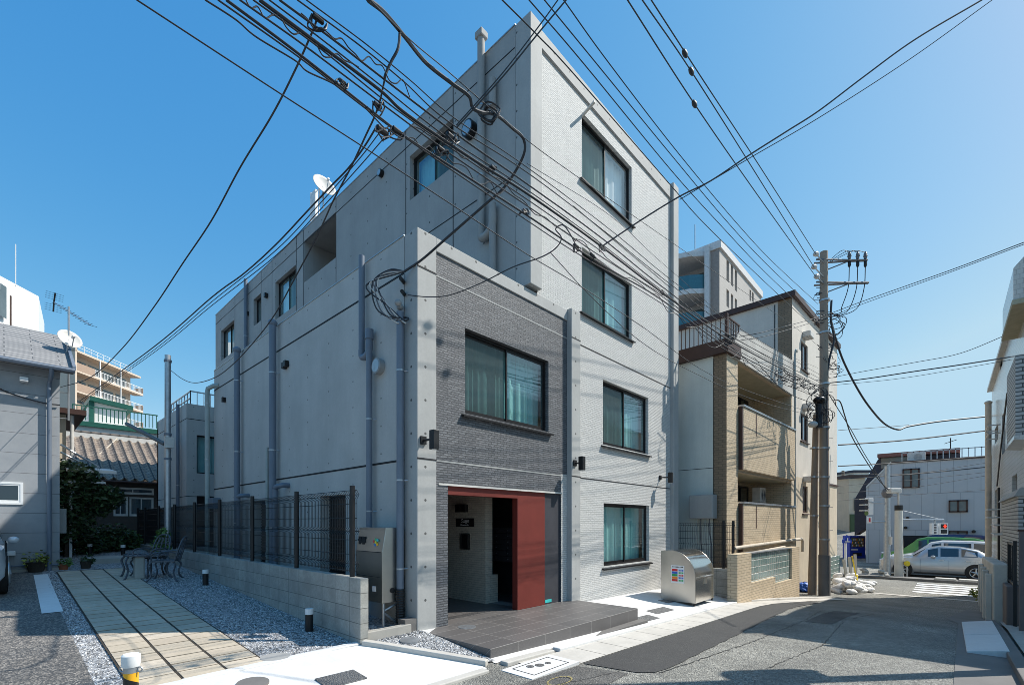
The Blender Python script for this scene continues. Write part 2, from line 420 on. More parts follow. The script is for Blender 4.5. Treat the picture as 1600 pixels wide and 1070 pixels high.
# loose stones on the gravel where it is seen close
def pebbles(name, poly, n, dz, s0, s1, label):
    mb = MB(); xs = [p[0] for p in poly]; ys = [p[1] for p in poly]; k = 0
    def inside(x, y):
        c = False; j = len(poly)-1
        for i in range(len(poly)):
            if (poly[i][1] > y) != (poly[j][1] > y) and x < (poly[j][0]-poly[i][0])*(y-poly[i][1])/(poly[j][1]-poly[i][1])+poly[i][0]: c = not c
            j = i
        return c
    while k < n:
        x = random.uniform(min(xs), max(xs)); y = random.uniform(min(ys), max(ys))
        if not inside(x, y): continue
        k += 1; s = random.uniform(s0, s1); z = g(x, y)+dz+s*.25
        vs = [(x+random.uniform(.6, 1)*s*dx, y+random.uniform(.6, 1)*s*dy, z+random.uniform(.5, 1)*s*dz_*.8) for dx, dy, dz_ in ((1, 0, 0), (-.5, .87, .1), (-.5, -.87, 0), (.1, 0, 1), (0, .1, -.6))]
        mb.add(vs, [(0, 1, 3), (1, 2, 3), (2, 0, 3), (1, 0, 4), (2, 1, 4), (0, 2, 4)])
    o = mb.build(name, 'stone'); tag(o, label, 'gravel', kind='stuff'); return o
t = NT('loose_stone'); gi = t.n('ShaderNodeNewGeometry')
M['stone'] = t.set(t.ramp(gi.outputs['Random Per Island'], [(0, .05), (.35, .2), (.7, .42), (1, .75)]), .8)
pebbles('gravel', [(-2.1, -.1), (-.97, -.1), (-.97, 8), (-2.1, 8)], 15000, .0, .008, .02, 'crushed grey gravel between the slab path and the block wall')
pebbles('gravel', [(-3.55, -.1), (-3.32, -.1), (-3.32, 9), (-3.55, 9)], 3500, .0, .008, .02, 'narrow strip of gravel between the parking asphalt and the slab path')
pebbles('gravel', [(-.86, -.1), (-.2, -1.55), (.04, -1.55), (.04, -.02)], 2600, .015, .008, .018, 'pale pebbles in the triangle at the building corner')
# manhole lids and grates
def lid(px, py, rx, ry, m, label, name='manhole_cover', dz=.02, circ=True, cat='manhole cover'):
    p = hg(px, py, dz); mb = MB()
    pts = [(p.x+rx*math.cos(a), p.y+ry*math.sin(a)) for a in [2*math.pi*i/24 for i in range(24)]] if circ else [(p.x-rx, p.y-ry), (p.x+rx, p.y-ry), (p.x+rx, p.y+ry), (p.x-rx, p.y+ry)]
    n = len(pts)
    mb.add([(x, y, g(x, y)+dz-.02) for x, y in pts]+[(x, y, g(x, y)+dz) for x, y in pts], [tuple(range(n, 2*n))]+[(i, (i+1) % n, n+(i+1) % n, n+i) for i in range(n)])
    return tag(mb.build(name, m, origin=True), label, cat), p
lid(640, 999, .13, .13, 'steel', 'round pale metal cover among pebbles beside the deck', dz=.045)
lid(430, 1026, .16, .16, 'conc_pl', 'worn round cover in gravel beside the slab path', dz=.03)
lid(395, 1066, .15, .15, 'gutter_d', 'round brown cover set in the white concrete apron', dz=.03)
t = NT('chequer_plate'); ck = t.n('ShaderNodeTexVoronoi'); ck.inputs['Scale'].default_value = 60; t.L(t.co(), ck.inputs['Vector'])
t.bump(ck.outputs['Distance'], 1, .01); M['grate'] = t.set(t.ramp(ck.outputs['Distance'], [(.1, .03), (.5, .16)]), .5, .3)
o, p = lid(533, 1059, .22, .15, 'grate', 'dark studded rectangular cover set in the white concrete apron', dz=.022, circ=False)
for px, py, l in ((1032, 953, 'dark rectangular floor mat cover on white concrete, nearer the waste bin'), (1006, 966, 'dark rectangular floor cover on white concrete, beside the deck end'), (1048, 937, 'dark cover partly under the stainless waste bin')):
    lid(px, py, .42, .13, 'grate', l, dz=.016, circ=False, cat='drain cover', name='drain_cover')
# water meter lid in the gutter
root = thing('meter_cover', 'white square meter cover with small discs set in the gutter', 'meter cover', (0.33, -2.1, g(.33, -2.1)))
MB().box(-.46, .46, -.27, .22, -.02, .022).build('plate', 'apron', root)
mb = MB()
for a in ((-.33, .33, -.2, -.19), (-.33, .33, .14, .15), (-.34, -.33, -.2, .15), (.33, .34, -.2, .15)): mb.box(*a, .015, .025)
mb.build('rim', 'dark', root)
mb = MB()
for dx, dy, r in ((-.12, .05, .05), (.0, 0, .06), (.14, -.02, .04)): mb.cyl((dx, dy, .02), (dx, dy, .026), r, 16)
mb.build('disc', 'grate', root)
# ramp plates on the right
for k, (a, b) in enumerate(((5.75, 7.5), (7.56, 9.5))):
    pr = thing('kerb_ramp', ('nearer' if k == 0 else 'farther')+' pale grey kerb ramp plate in the right gutter', 'kerb ramp', ((a+b)/2, -6.2, g((a+b)/2, -6.2)), 0, 'pair of kerb ramp plates')
    h = (b-a)/2; s_ = .036*h
    MB().add([(-h, -.25, .12+s_), (h, -.25, .12-s_), (h, .2, .03-s_), (-h, .2, .03+s_), (-h, -.25, -.02+s_), (h, -.25, -.02-s_), (h, .2, 0-s_), (-h, .2, 0+s_)],
             [(0, 1, 2, 3), (4, 5, 6, 7), (0, 1, 5, 4), (1, 2, 6, 5), (2, 3, 7, 6), (3, 0, 4, 7)]).build('plate', 'apron', pr, bevel=.01)

# wear on the street: sealed cracks, an older trench repair, faded paint
M['crack'] = plain('crack_filler', (.035, .034, .033), .7)
def crack(pts, wd=.012):
    mb = MB(); rnd = random.Random(len(pts)*7+int(pts[0][0]*10)); P_ = []
    for (a, b) in zip(pts, pts[1:]):
        n = max(2, int(math.dist(a, b)/.08))
        for i in range(n): f = i/n; P_.append((a[0]+(b[0]-a[0])*f+rnd.uniform(-.015, .015), a[1]+(b[1]-a[1])*f+rnd.uniform(-.015, .015)))
    for (a, b) in zip(P_, P_[1:]):
        d = Vector((b[0]-a[0], b[1]-a[1])).normalized(); n_ = Vector((-d.y, d.x))*wd*rnd.uniform(.3, 1)
        mb.quad(*[(q[0]+n_.x*s_, q[1]+n_.y*s_, g(q[0], q[1])+.007) for q, s_ in ((a, 1), (b, 1), (b, -1), (a, -1))])
    o = mb.build('road_crack', 'crack'); o['kind'] = 'structure'
crack([(1.2, -3.25), (4.0, -3.5), (7.2, -3.62), (9.5, -3.55)], .010); crack([(2.4, -4.1), (4.6, -4.35), (7.8, -4.2)], .008); crack([(.2, -3.1), (.9, -3.9), (1.0, -4.6)], .01); crack([(8.2, -4.3), (9.9, -4.5), (10.0, -3.9)], .012); crack([(-1.2, -2.3), (.2, -2.75), (1.0, -2.9)], .009)
M['trench'] = asphalt('older_trench_asphalt', (.07, .069, .066), (.33, .31, .28), 110, .7, .8, .4)
sheet('trench_repair', [(6.9, -3.65), (9.7, -3.75), (9.75, -4.25), (7.0, -4.1)], .006, 'trench', .25)
sheet('trench_repair', [(-4.0, -2.35), (.7, -2.4), (.9, -3.0), (-.3, -3.1), (-4.0, -3.0)], .005, 'trench', .25)
M['ochre'] = plain('faded_ochre_paint', (.32, .26, .10), .9)
mb = MB()
for k in range(18):
    a0, a1_ = math.pi*2*k/18, math.pi*2*(k+.8)/18
    mb.quad(*[(.05+r*1.3*math.cos(a), -2.62+r*math.sin(a)*.7, g(0, -2.6)+.009) for r, a in ((.13, a0), (.13, a1_), (.15, a1_), (.15, a0))])
struct(mb.build('survey_mark', 'ochre'))
# ================================================================ WALL AND WINDOW BUILDERS (local coordinates of the building)
def V2(u, n, o, a, d, z): return Vector((o[0]+u[0]*a+n[0]*d, o[1]+u[1]*a+n[1]*d, z))
def wall(root, name, m, o, u, n, a0, a1, z0, z1, holes=(), depth=.2, label=None):
    mb = MB()
    A = sorted({a0, a1, *[v for h in holes for v in (h[0], h[1]) if a0 < v < a1]}); Z = sorted({z0, z1, *[v for h in holes for v in (h[2], h[3]) if z0 < v < z1]})
    for i in range(len(A)-1):
        for j in range(len(Z)-1):
            ca, cz = (A[i]+A[i+1])/2, (Z[j]+Z[j+1])/2
            if any(h[0] < ca < h[1] and h[2] < cz < h[3] for h in holes): continue
            mb.quad(*[V2(u, n, o, a, 0, z) for a, z in ((A[i], Z[j]), (A[i+1], Z[j]), (A[i+1], Z[j+1]), (A[i], Z[j+1]))])
    for h in holes:
        b0, b1, c0, c1 = max(h[0], a0), min(h[1], a1), max(h[2], z0), min(h[3], z1)
        for p, q in (((b0, c0), (b1, c0)), ((b0, c1), (b1, c1)), ((b0, c0), (b0, c1)), ((b1, c0), (b1, c1))):
            mb.quad(V2(u, n, o, p[0], 0, p[1]), V2(u, n, o, q[0], 0, q[1]), V2(u, n, o, q[0], -depth, q[1]), V2(u, n, o, p[0], -depth, p[1]))
    ob = mb.build(name, m, root)
    if label: ob['label'] = label
    return ob
def ubox(mb, o, u, n, a0, a1, d0, d1, z0, z1):
    return mb.ob(V2(u, n, o, a0, d0, z0), Vector((u[0], u[1], 0))*(a1-a0), Vector((n[0], n[1], 0))*(d1-d0), (0, 0, z1-z0))
def window(root, o, u, n, a0, a1, z0, z1, split=.5, sill=True, curt='curt', inset=.08, screen=True, ft=.045, fm='frame', grid=0, gl='glass'):
    w_ = a1-a0
    fr = MB(); d1 = -inset; d0 = -inset-.06
    for a, b, c, d in ((a0, a1, z0, z0+ft), (a0, a1, z1-ft, z1), (a0, a0+ft, z0+ft, z1-ft), (a1-ft, a1, z0+ft, z1-ft)): ubox(fr, o, u, n, a, b, d0, d1, c, d)
    f = fr.build('window', fm, root)
    P = []
    am = a0+w_*split
    if split:
        sb = MB()
        for k, (a, b) in enumerate(((a0+ft, am+.03), (am-.03, a1-ft))):
            e = .002+k*.025; s = .035
            for q in ((a, b, z0+ft, z0+ft+s*1.4), (a, b, z1-ft-s, z1-ft), (a, a+s, z0+ft+s*1.4, z1-ft-s), (b-s, b, z0+ft+s*1.4, z1-ft-s)):
                ubox(sb, o, u, n, q[0], q[1], d0+e+.003, d0+e+.022, q[2], q[3])
            P.append((a+s, b-s, e))
        sb.build('sash', fm, f)
    else: P = [(a0+ft, a1-ft, .0)]
    for k, (a, b, e) in enumerate(P):
        mb = MB(); mb.quad(*[V2(u, n, o, x, d0+e+.012, z) for x, z in ((a, z0+ft), (b, z0+ft), (b, z1-ft), (a, z1-ft))])
        mb.build('pane', 'glass_screen' if (screen and k == 0) else gl, f)
    if curt:
        mb = MB(); N_ = max(12, int(w_/.022)); vs = []
        for i in range(N_+1):
            a = a0+w_*i/N_; d = -inset-.2+.022*math.sin(a*38+math.sin(a*9)*2)+.01*math.sin(a*17)
            vs += [V2(u, n, o, a, d, z0), V2(u, n, o, a, d*1.0, z1)]
        mb.add(vs, [(2*i, 2*i+2, 2*i+3, 2*i+1) for i in range(N_)]); mb.build('curtain', curt, f, smooth=True)
    else:
        mb = MB(); ubox(mb, o, u, n, a0-.02, a1+.02, -inset-.9, -inset-.3, z0-.02, z1+.02); mb.build('dark_interior', 'room', f)
    if sill:
        sb = MB(); s0 = V2(u, n, o, a0-.08, 0, z0)
        up = Vector((u[0], u[1], 0)); nn = Vector((n[0], n[1], 0))
        p = [s0-nn*.08+Vector((0, 0, .0)), s0+nn*.07-Vector((0, 0, .045)), s0+nn*.07-Vector((0, 0, .075)), s0-nn*.0-Vector((0, 0, .06))]
        sb.prism(p, up*(w_+.16)); sb.build('sill', fm, f)
    return f
def pipe_v(root, x, y, z0, z1, r, m='pipe', br=(), name='downpipe', wallx=None, wally=None, seg=14, extra=None):
    path = [(x, y, z0), (x, y, z1)]
    if extra: path = extra
    o = MB().tube(path, r, seg).build(name, m, root, smooth=True)
    b = MB()
    for z in br:
        b.cyl((x, y, z-.012), (x, y, z+.012), r+.006, 14)
        if wallx is not None: b.cyl((x, y, z), (wallx, y-.06, z), .008, 6)
        if wally is not None: b.cyl((x, y, z), (x, wally, z), .008, 6)
    if br: b.build('bracket', 'steel', o)
    return o
FU, FN = (1, 0), (0, -1)      # street front
LU, LN = (0, 1), (-1, 0)      # side facing the courtyard
# ================================================================ MAIN APARTMENT BUILDING
B = thing('apartment_building', 'grey concrete and tile apartment building on the corner with red entrance recess', 'apartment building', (0, 0, 0))
XR = 9.05; TX = 2.5; YL = 18.95; ZT = 11.12
W2D = (.97, 3.16, 3.40, 4.79); ENT = (.61, 3.58, -.2, 2.2)
wall(B, 'front_wall', 'tile_dk', (0, 0), FU, FN, .36, 3.58, -.2, 5.78, [W2D, ENT], label='charcoal split tile facing of the low corner block')
wall(B, 'front_wall', 'tile_dk', (0, 0), FU, FN, 3.58, 3.77, 2.6, 5.78, label='charcoal split tile facing beside the concrete fin')
wall(B, 'front_wall', 'tile_lt', (0, 0), FU, FN, 3.58, 3.77, -.4, 2.6, label='narrow strip of light tile beside the fin')
W4 = (4.31, 6.49, 9.02, 10.45); W3 = (4.31, 6.49, 6.16, 7.55); W2 = (5.16, 7.38, 3.40, 4.88); W1 = (5.19, 7.42, .60, 2.06)
wall(B, 'front_wall', 'tile_lt', (0, 0), FU, FN, 3.77, XR, -.5, 6.0, [W2, W1], label='light grey split tile facing')
wall(B, 'front_wall', 'tile_lt', (0, 0), FU, FN, TX+.3, XR, 6.0, 10.75, [W4, W3], label='light grey split tile facing of the upper floors')
mb = MB(); mb.box(TX, 3.77, .0, .28, 5.99, 6.0); 
mb = MB(); mb.box(.0, .36, -.03, .3, -.25, 5.99)
mb.build('corner_pillar', 'conc', B, bevel=.012)
mb = MB(); mb.box(.36, 3.77, -.022, .2, 5.78, 5.99); mb.build('parapet', 'conc', B, bevel=.008)
mb = MB(); mb.box(3.77, 4.09, -.12, .1, -.4, 6.02); mb.build('fin', 'conc', B, bevel=.012)
mb = MB(); mb.box(8.71, XR, -.10, .1, -.5, 11.22); mb.build('fin', 'conc', B, bevel=.012)
mb = MB(); mb.box(TX-.003, TX+.34, -.10, .28, 6.06, ZT+.0); mb.build('corner_pillar', 'conc', B, bevel=.012)
mb = MB(); mb.box(TX+.34, 8.71, -.03, .2, 10.75, ZT); mb.build('roof_beam', 'conc', B, bevel=.008)
# side walls of the low block and the tall block
D1 = (2.11, 3.11, .1, 2.12); D2 = (5.76, 6.7, .3, 2.13)
wall(B, 'side_wall', 'conc_dim', (0, 0), LU, LN, .3, 9.8, -.2, 5.99, [D1, D2], depth=.35)
TW = [(2.12, 3.73, 9.36, 10.42), (10.22, 11.96, 8.88, 10.22), (13.32, 14.12, 9.26, 10.3), (16.37, 18.17, 8.85, 10.18)]; LOG = (7.42, 9.58, 9.4, 10.74)
wall(B, 'side_wall', 'conc_up', (TX, 0), LU, LN, .28, YL, -.0, ZT, TW+[LOG, (.2, 2.7, -.1, 2.3)], depth=.3)
RW = (.74, 1.44, 3.44, 4.86)
wall(B, 'rear_wall', 'conc_dim', (0, 14.7), FU, FN, .42, TX, 0, 5.98, [RW, (.74, 1.3, .7, 2.6)])
wall(B, 'side_wall', 'conc_dim', (.42, 0), LU, LN, 14.7, 19.5, 0, 5.98)
mb = MB()
mb.box(.012, 9.0, .2, 9.79, 5.3, 5.42)                        # low roof
mb.box(.002, .16, .3, 9.8, 5.40, 5.988); mb.box(.3, TX, 9.64, 9.8, -.2, 5.985)
mb.box(.43, TX, 14.72, 19.5, 5.6, 5.7)
mb.box(TX+.002, XR, .2, YL-.01, 10.9, 11.0); mb.box(XR-.2, XR-.002, .1, YL, -.5, ZT-.002); mb.box(TX+.01, XR, YL-.2, YL, -.0, ZT-.002)
mb.box(TX+.002, TX+.16, .3, YL, 10.99, ZT-.003)
mb.box(.42, TX, 19.3, 19.5, 0, 5.97)
mb.build('roof_slab', 'conc_pl', B)
mb = MB(); mb.box(TX-.015, TX+.18, .28, YL+.01, ZT, ZT+.02)
mb.box(-.012, .17, .3, 9.81, 5.99, 6.005); mb.build('coping', 'steel', B)
# loggia
mb = MB(); a = LOG
mb.box(TX+.3, TX+1.6, a[0]-.2, a[0], 9.2, 10.9); mb.box(TX+.3, TX+1.6, a[1], a[1]+.2, 9.2, 10.9); mb.box(TX+1.5, TX+1.6, a[0], a[1], 8, 10.9); mb.box(TX+.3, TX+1.6, a[0], a[1], 10.74, 10.8); mb.box(TX+.3, TX+1.6, a[0], a[1], 8.2, 8.3)
mb.build('loggia', 'conc_pl', B)
MB().ell((TX+.7, 7.75, 10.72), .17, .17, .07, 16, 8).build('ceiling_lamp', 'white', B, smooth=True)
# joints in the concrete, standing in shallow dark grooves
mb = MB(); mg = MB(); mh = MB()
for z in (2.57, 5.42): mb.box(-.004, .0, .3, 9.8, z-.016, z+.016); mb.box(.0, .36, -.034, -.03, z-.012, z+.012); (mg if z < 3 else mh).box(.36, 3.77, -.004, 0, z-.012, z+.012); mb.box(3.77, 4.09, -.124, -.12, z-.01, z+.01); mb.box(4.09, 8.71, -.004, 0, z-.012, z+.012); mb.box(.416, .42, 14.7, 19.5, z-.012, z+.012); mb.box(.42, 2.4, 14.696, 14.7, z-.012, z+.012)
for z in (8.27, 10.70): mb.box(TX-.004, TX, .3, YL, z-.012, z+.012)
for z in (8.27,): mb.box(4.0, 8.71, -.004, 0, z-.008, z+.008)
mb.box(TX+.34, 8.71, -.034, -.03, 10.76, 10.775)
for py in ((367, 480), (425, 470), (408, 430), (463, 420), (474, 400), (525, 350), (634, 250), (708, 200)):
    y = hx(*py, TX).y; mb.box(TX-.004, TX, y-.012, y+.012, 5.5, ZT)
mb.build('joint_line', 'dark', B); mg.build('joint_line', 'conc', B); mh.build('joint_line', 'conc', B)
# windows of the front
window(B, (0, 0), FU, FN, *W2D, split=.5, curt='curt')
window(B, (0, 0), FU, FN, *W4, curt='curt_w', gl='glass_clear')  # white curtain and clear glass stand in for sun glare on the right pane
window(B, (0, 0), FU, FN, *W3, curt='curt')
window(B, (0, 0), FU, FN, *W2, curt='curt')
window(B, (0, 0), FU, FN, *W1, curt='curt', screen=False)
for q in TW: window(B, (TX, 0), LU, LN, *q, curt='curt_w' if q[0] > 3 else 'curt', sill=False, inset=.12)
window(B, (0, 14.7), FU, FN, *RW, split=0, sill=False, curt='curt', screen=False)
mb = MB(); mb.box(.75, 1.3, 14.78, 14.84, .7, 2.6); mb.build('back_door', 'frame', B)
# side doors with louvres
for a in (D1, D2):
    mb = MB(); mb.box(.2, .3, a[0], a[1], a[2], a[3]); d = mb.build('side_door', 'black', B)
    mb = MB(); z = a[2]+.05
    while z < a[3]-.04: mb.box(.17, .21, a[0]+.03, a[1]-.03, z, z+.035); z += .07
    mb.build('louvre', 'frame', d)
# entrance recess
mb = MB(); mb.box(.42, 3.58, .02, 2.6, 2.2, 2.25); mb.build('soffit', 'red', B)
mb = MB(); mb.box(.42, 3.6, -.012, .03, 2.196, 2.225); mb.build('soffit_trim', 'offwhite', B)
mb = MB(); mb.box(2.28, 3.08, .03, .16, .0, 2.2); mb.build('red_panel', 'red', B, bevel=.004); MB().box(.611, 2.28, .03, .16, 2.06, 2.2).build('red_lintel', 'red', B)
mb = MB(); mb.box(3.08, 3.58, .04, .2, .0, 2.2); mb.build('entrance_pier', 'panel_dk', B)
mb = MB(); mb.box(2.35, 2.55, .96, 2.6, 0, 2.2); mb.box(2.346, 2.69, .94, 1.25, 0.001, .56); mb.build('hall_wall', 'tile_in', B)
mb = MB(); mb.box(.4, .61, .2, 2.6, -.1, 2.2); mb.box(.4, 3.7, 2.6, 2.7, -.1, 2.2); mb.box(3.6, 3.7, .2, 2.6, -.1, 2.2); mb.box(2.56, 3.6, 2.0, 2.1, 0, 2.2); mb.build('hall_wall', 'dark', B, label='inner walls of the entrance hall, coloured near black for its unlit depth')  # interior shade is put into the near-black wall colour
mbx = MB(); mbx.box(3.3, 3.58, .9, 1.98, .8, 1.62); bx = mbx.build('mailbox_bank', 'black', B)
mb = MB(); kn = MB()
for i in range(6):
    for j in range(3):
        y = .93+j*.35; z = 1.49-i*.125
        mb.box(3.29, 3.3, y, y+.335, z-.105, z+.006); kn.cyl((3.288, y+.29, z-.05), (3.27, y+.29, z-.05), .011, 8)
mb.build('mailbox_door', 'panel_dk', bx); kn.build('lock', 'steel', bx)
# lamp, name plate and intercom on the hall wall
def on(px, py): return hx(px, py, 2.35)
def plate(px0, px1, py0, py1, name, m, th=.02, parent=B):
    a = on(px0, py1); b = on(px1, py0); c = on((px0+px1)/2, (py0+py1)/2)
    z0 = c.z-(hx(px0, py1, 2.35).z-hx(px0, py0, 2.35).z)*-.5; hh = (hx((px0+px1)/2, py0, 2.35).z-hx((px0+px1)/2, py1, 2.35).z)/2
    mb = MB(); mb.box(2.35-th, 2.35, min(a.y, b.y), max(a.y, b.y), c.z-hh, c.z+hh)
    return mb.build(name, m, parent), c, hh, max(a.y, b.y)-min(a.y, b.y)
plate(716, 723, 788, 800, 'wall_lamp', 'black', .09); plate(724.5, 731, 788, 800, 'wall_lamp', 'black', .09)
np_, c, hh, ww = plate(713.5, 741, 809.5, 822.5, 'name_plate', 'black', .02)
def text(s, size, loc, rot, m, parent, name='lettering', ext=.001, align='CENTER', shear=0):
    cu = bpy.data.curves.new(name, 'FONT'); cu.body = s; cu.size = size; cu.align_x = align; cu.align_y = 'CENTER'; cu.extrude = ext
    cu.shear = shear
    tmp = bpy.data.objects.new(name, cu); COL.objects.link(tmp); bpy.context.view_layer.update()
    me = bpy.data.meshes.new_from_object(tmp.evaluated_get(bpy.context.evaluated_depsgraph_get())); bpy.data.objects.remove(tmp)
    o = bpy.data.objects.new(name, me); COL.objects.link(o); o.parent = parent; o.location = loc; o.rotation_euler = rot; me.materials.clear(); me.materials.append(M[m]); return o
t1 = text('Suage', .11, (2.327, c.y, c.z+.035), (R(90), 0, R(-90)), 'white', np_, shear=.35)
text('Minamiazabu', .05, (2.327, c.y, c.z-.05), (R(90), 0, R(-90)), 'white', np_)
ic, c, hh, ww = plate(719, 735, 833, 858, 'intercom', 'stain', .015)
mb = MB(); mb.box(2.32, 2.336, c.y-ww*.32, c.y+ww*.2, c.z-hh*.85, c.z+hh*.85); mb.build('intercom_panel', 'black', ic)
mb = MB(); mb.box(3.1, 3.3, .034, .04, .03, .09); M['teal'] = plain('teal_sticker', (.05, .5, .48), .5); mb.build('notice_sticker', 'teal', B)
# spot lamps on the front
for i, (x, yb) in enumerate(((.10, -.03), (3.87, -.12), (8.05, 0))):
    mb = MB(); mb.box(x-.05, x+.05, -.36, -.25, 2.68, 2.96); l = mb.build('spot_lamp', 'black', B, bevel=.006)
    mb = MB(); mb.box(x-.05, x+.05, yb-.03, yb, 2.78, 2.9); mb.cyl((x, -.26, 2.83), (x, yb-.02, 2.84), .018, 8); mb.build('lamp_arm', 'black', l)
    MB().cyl((x, -.305, 2.674), (x, -.305, 2.682), .038, 12).build('lens', 'white', l)
# roof terrace handrail behind the parapet
mb = MB(); mb.box(.25, 2.45, .28, .32, 6.14, 6.18); mb.box(.25, .29, .28, .32, 5.4, 6.14); mb.box(1.35, 1.39, .28, .32, 5.4, 6.14); mb.box(.25, .29, .32, 2.2, 6.14, 6.18)
mb.build('terrace_rail', 'white', B)
mb = MB(); mb.box(.6, 2.4, 15, 15.04, 6.5, 6.54); mb.box(.6, .64, 15, 18.5, 6.5, 6.54); mb.box(.6, .64, 15.04, 18.5, 6.25, 6.28)
for k in range(9): mb.box(.6, .63, 15+k*.42, 15.03+k*.42, 5.7, 6.5); mb.box(.6+k*.22, .62+k*.22, 15, 15.03, 5.7, 6.5)
mb.build('terrace_rail', 'steel', B)
# pipes
pm = pipe_v(B, -.1, .26, .62, 4.78, .055, br=(.92, 2.25, 3.9), wallx=0, name='service_mast')
mb = MB(); N_ = 26
path = [(-.1, .26, .12+.5*i/N_) for i in range(N_+1)]
mb.tube(path, [.062+.008*(i % 2) for i in range(N_+1)], 14); mb.build('ribbed_sleeve', 'black', pm)
pipe_v(B, -.1, 1.14, .6, 4.70, .05, br=(1.8, 3.3), wallx=0)
pipe_v(B, -.1, 1.38, 4.42, 6.05, .05, wallx=0)
MB().tube(spline([(-.1, 1.38, 4.48), (-.1, 1.37, 4.37), (-.1, 1.26, 4.35), (-.1, 1.15, 4.42), (-.1, 1.14, 4.62)], 5), .055, 12).build('pipe_bend', 'pipe', B, smooth=True)
MB().cyl((-.1, 1.14, 4.6), (-.1, 1.14, 4.76), .068, 14).build('pipe_socket', 'pipe', B, smooth=True)
pipe_v(B, -.13, 5.11, .45, 5.98, .076, br=(1.5, 3.2, 4.9), wallx=0)
MB().ell((-.13, 5.11, 5.99), .1, .1, .09, 12, 8).build('pipe_cap', 'pipe', B, smooth=True)
pipe_v(B, -.13, 7.43, .45, 5.95, .07, br=(1.6, 3.4, 5.2), wallx=0)
MB().ell((-.13, 7.43, 5.97), .1, .1, .09, 12, 8).build('pipe_cap', 'pipe', B, smooth=True)
pipe_v(B, -.2, 9.7, .5, 5.4, .06, 'pipe_w', br=(1.8, 3.4, 5.0), extra=[(-.2, 9.7, .5), (-.2, 9.7, 5.3), (-.19, 9.68, 5.42), (-.1, 9.5, 5.48), (.02, 9.4, 5.5)])
MB().tube(spline([(.02, 6.95, 2.28), (-.12, 6.95, 2.28), (-.2, 7.05, 2.25), (-.2, 7.1, 2.1), (-.2, 7.1, .5)], 5), .05, 10).build('waste_pipe', 'pipe', B, smooth=True)
MB().tube(spline([(.02, 4.55, 2.4), (-.14, 4.55, 2.4), (-.22, 4.7, 2.35), (-.22, 4.72, 2.2), (-.22, 4.72, .5)], 5), .055, 10).build('waste_pipe', 'pipe', B, smooth=True)
MB().tube([(-.12, 5.45, .5), (-.12, 5.45, 3.3)], .035, 10).build('waste_pipe', 'pipe_w', B, smooth=True)
MB().box(-.2, -.0, 9.2, 9.6, 2.0, 2.3).build('pipe_box', 'pipe', B, bevel=.01)
# tall wall pipe
p = pipe_v(B, TX-.1, 1.13, 7.5, 11.4, .075, 'conc_pl', br=(8.6, 10.0), wallx=TX)
MB().box(TX-.19, TX+.0, 1.03, 1.23, 11.36, 11.5).build('rain_head', 'conc_pl', B, bevel=.02)
MB().tube(spline([(TX-.1, 1.13, 7.55), (TX-.1, 1.12, 7.36), (TX-.1, .98, 7.34), (TX-.1, .82, 7.45), (TX-.1, .8, 7.7)], 5), .08, 12).build('pipe_bend', 'conc_pl', B, smooth=True)
pipe_v(B, TX-.1, .8, 5.4, 7.9, .07, 'conc_pl')
pipe_v(B, TX-.1, .8, 9.8, 10.35, .07, 'conc_pl')
pipe_v(B, TX-.1, 14.69, 6, 11.25, .07, 'pipe', br=(9,), wallx=TX)
pipe_v(B, .42-.1, 15.5, .6, 6.05, .06, 'pipe', br=(3,), wallx=.42)
# vents
def vent(x, y, z, r, d=.1, m='vent'):
    o = MB().cyl((x, y, z), (x-d, y, z), r, 20).build('round_vent', m, B, smooth=True)
    MB().cyl((x-d-.006, y, z), (x-d+.002, y, z), r*.82, 20).build('vent_grille', 'steel', o)
vent(0, .95, 4.13, .125); vent(TX, 1.52, 9.78, .17, .14, 'frame'); vent(TX, 4.94, 10.6, .09, .1, 'frame')
for q in ((450, 568), (352, 624), (447, 571)):
    h = hx(*q, 0); MB().box(-.09, 0, h.y-.05, h.y+.05, h.z-.08, h.z+.05).build('hood_vent', 'frame', B, bevel=.008)
for q in ((388, 490), (418, 462)):
    h = hx(*q, TX); MB().box(TX-.12, TX, h.y-.06, h.y+.06, h.z-.09, h.z+.07).build('hood_vent', 'frame', B, bevel=.008)
# bracket by the top window and an address plate
h = hy(911, 190, 0); MB().ob((4.3, 0, 10.35), (.05, 0, 0), (.0, -.32, .12), (0, 0, .04)).build('washing_bracket', 'offwhite', B)
# ================================================================ ENTRANCE DECK
t = NT('deck_tile'); sp = t.n('ShaderNodeSeparateXYZ'); t.L(t.co(), sp.inputs[0]); cb = t.n('ShaderNodeCombineXYZ')
t.L(sp.outputs[0], cb.inputs[0]); t.L(t.m2('ADD', sp.outputs[1], sp.outputs[2]), cb.inputs[1])
b = t.n('ShaderNodeTexBrick'); t.L(cb.outputs[0], b.inputs[0]); b.inputs['Scale'].default_value = 1; b.inputs['Brick Width'].default_value = .6; b.inputs['Row Height'].default_value = .3
b.inputs['Mortar Size'].default_value = .006; b.inputs['Color1'].default_value = (.135, .125, .12, 1); b.inputs['Color2'].default_value = (.11, .103, .10, 1); b.inputs['Mortar'].default_value = (.25, .235, .22, 1); b.offset = 0.0
c = t.mix(t.ramp(t.noise(1.6, 6, .7), [(.35, .4), (.62, 0.0)]), b.outputs[0], (.09, .083, .08)); t.bump(t.noise(70, 3), .15, .003); M['deck'] = t.set(c, .45)
D = thing('entrance_deck', 'low platform of dark grey tiles stepping out from the red entrance', 'entrance platform', (0, 0, 0))
mb = MB(); mb.box(.07, 3.97, -1.5, -.0, -.45, 0); mb.build('platform', 'deck', D, bevel=.006)
mb = MB(); mb.box(.61, 3.59, .0, 2.6, -.45, -.001); mb.build('hall_floor', 'deck', D)
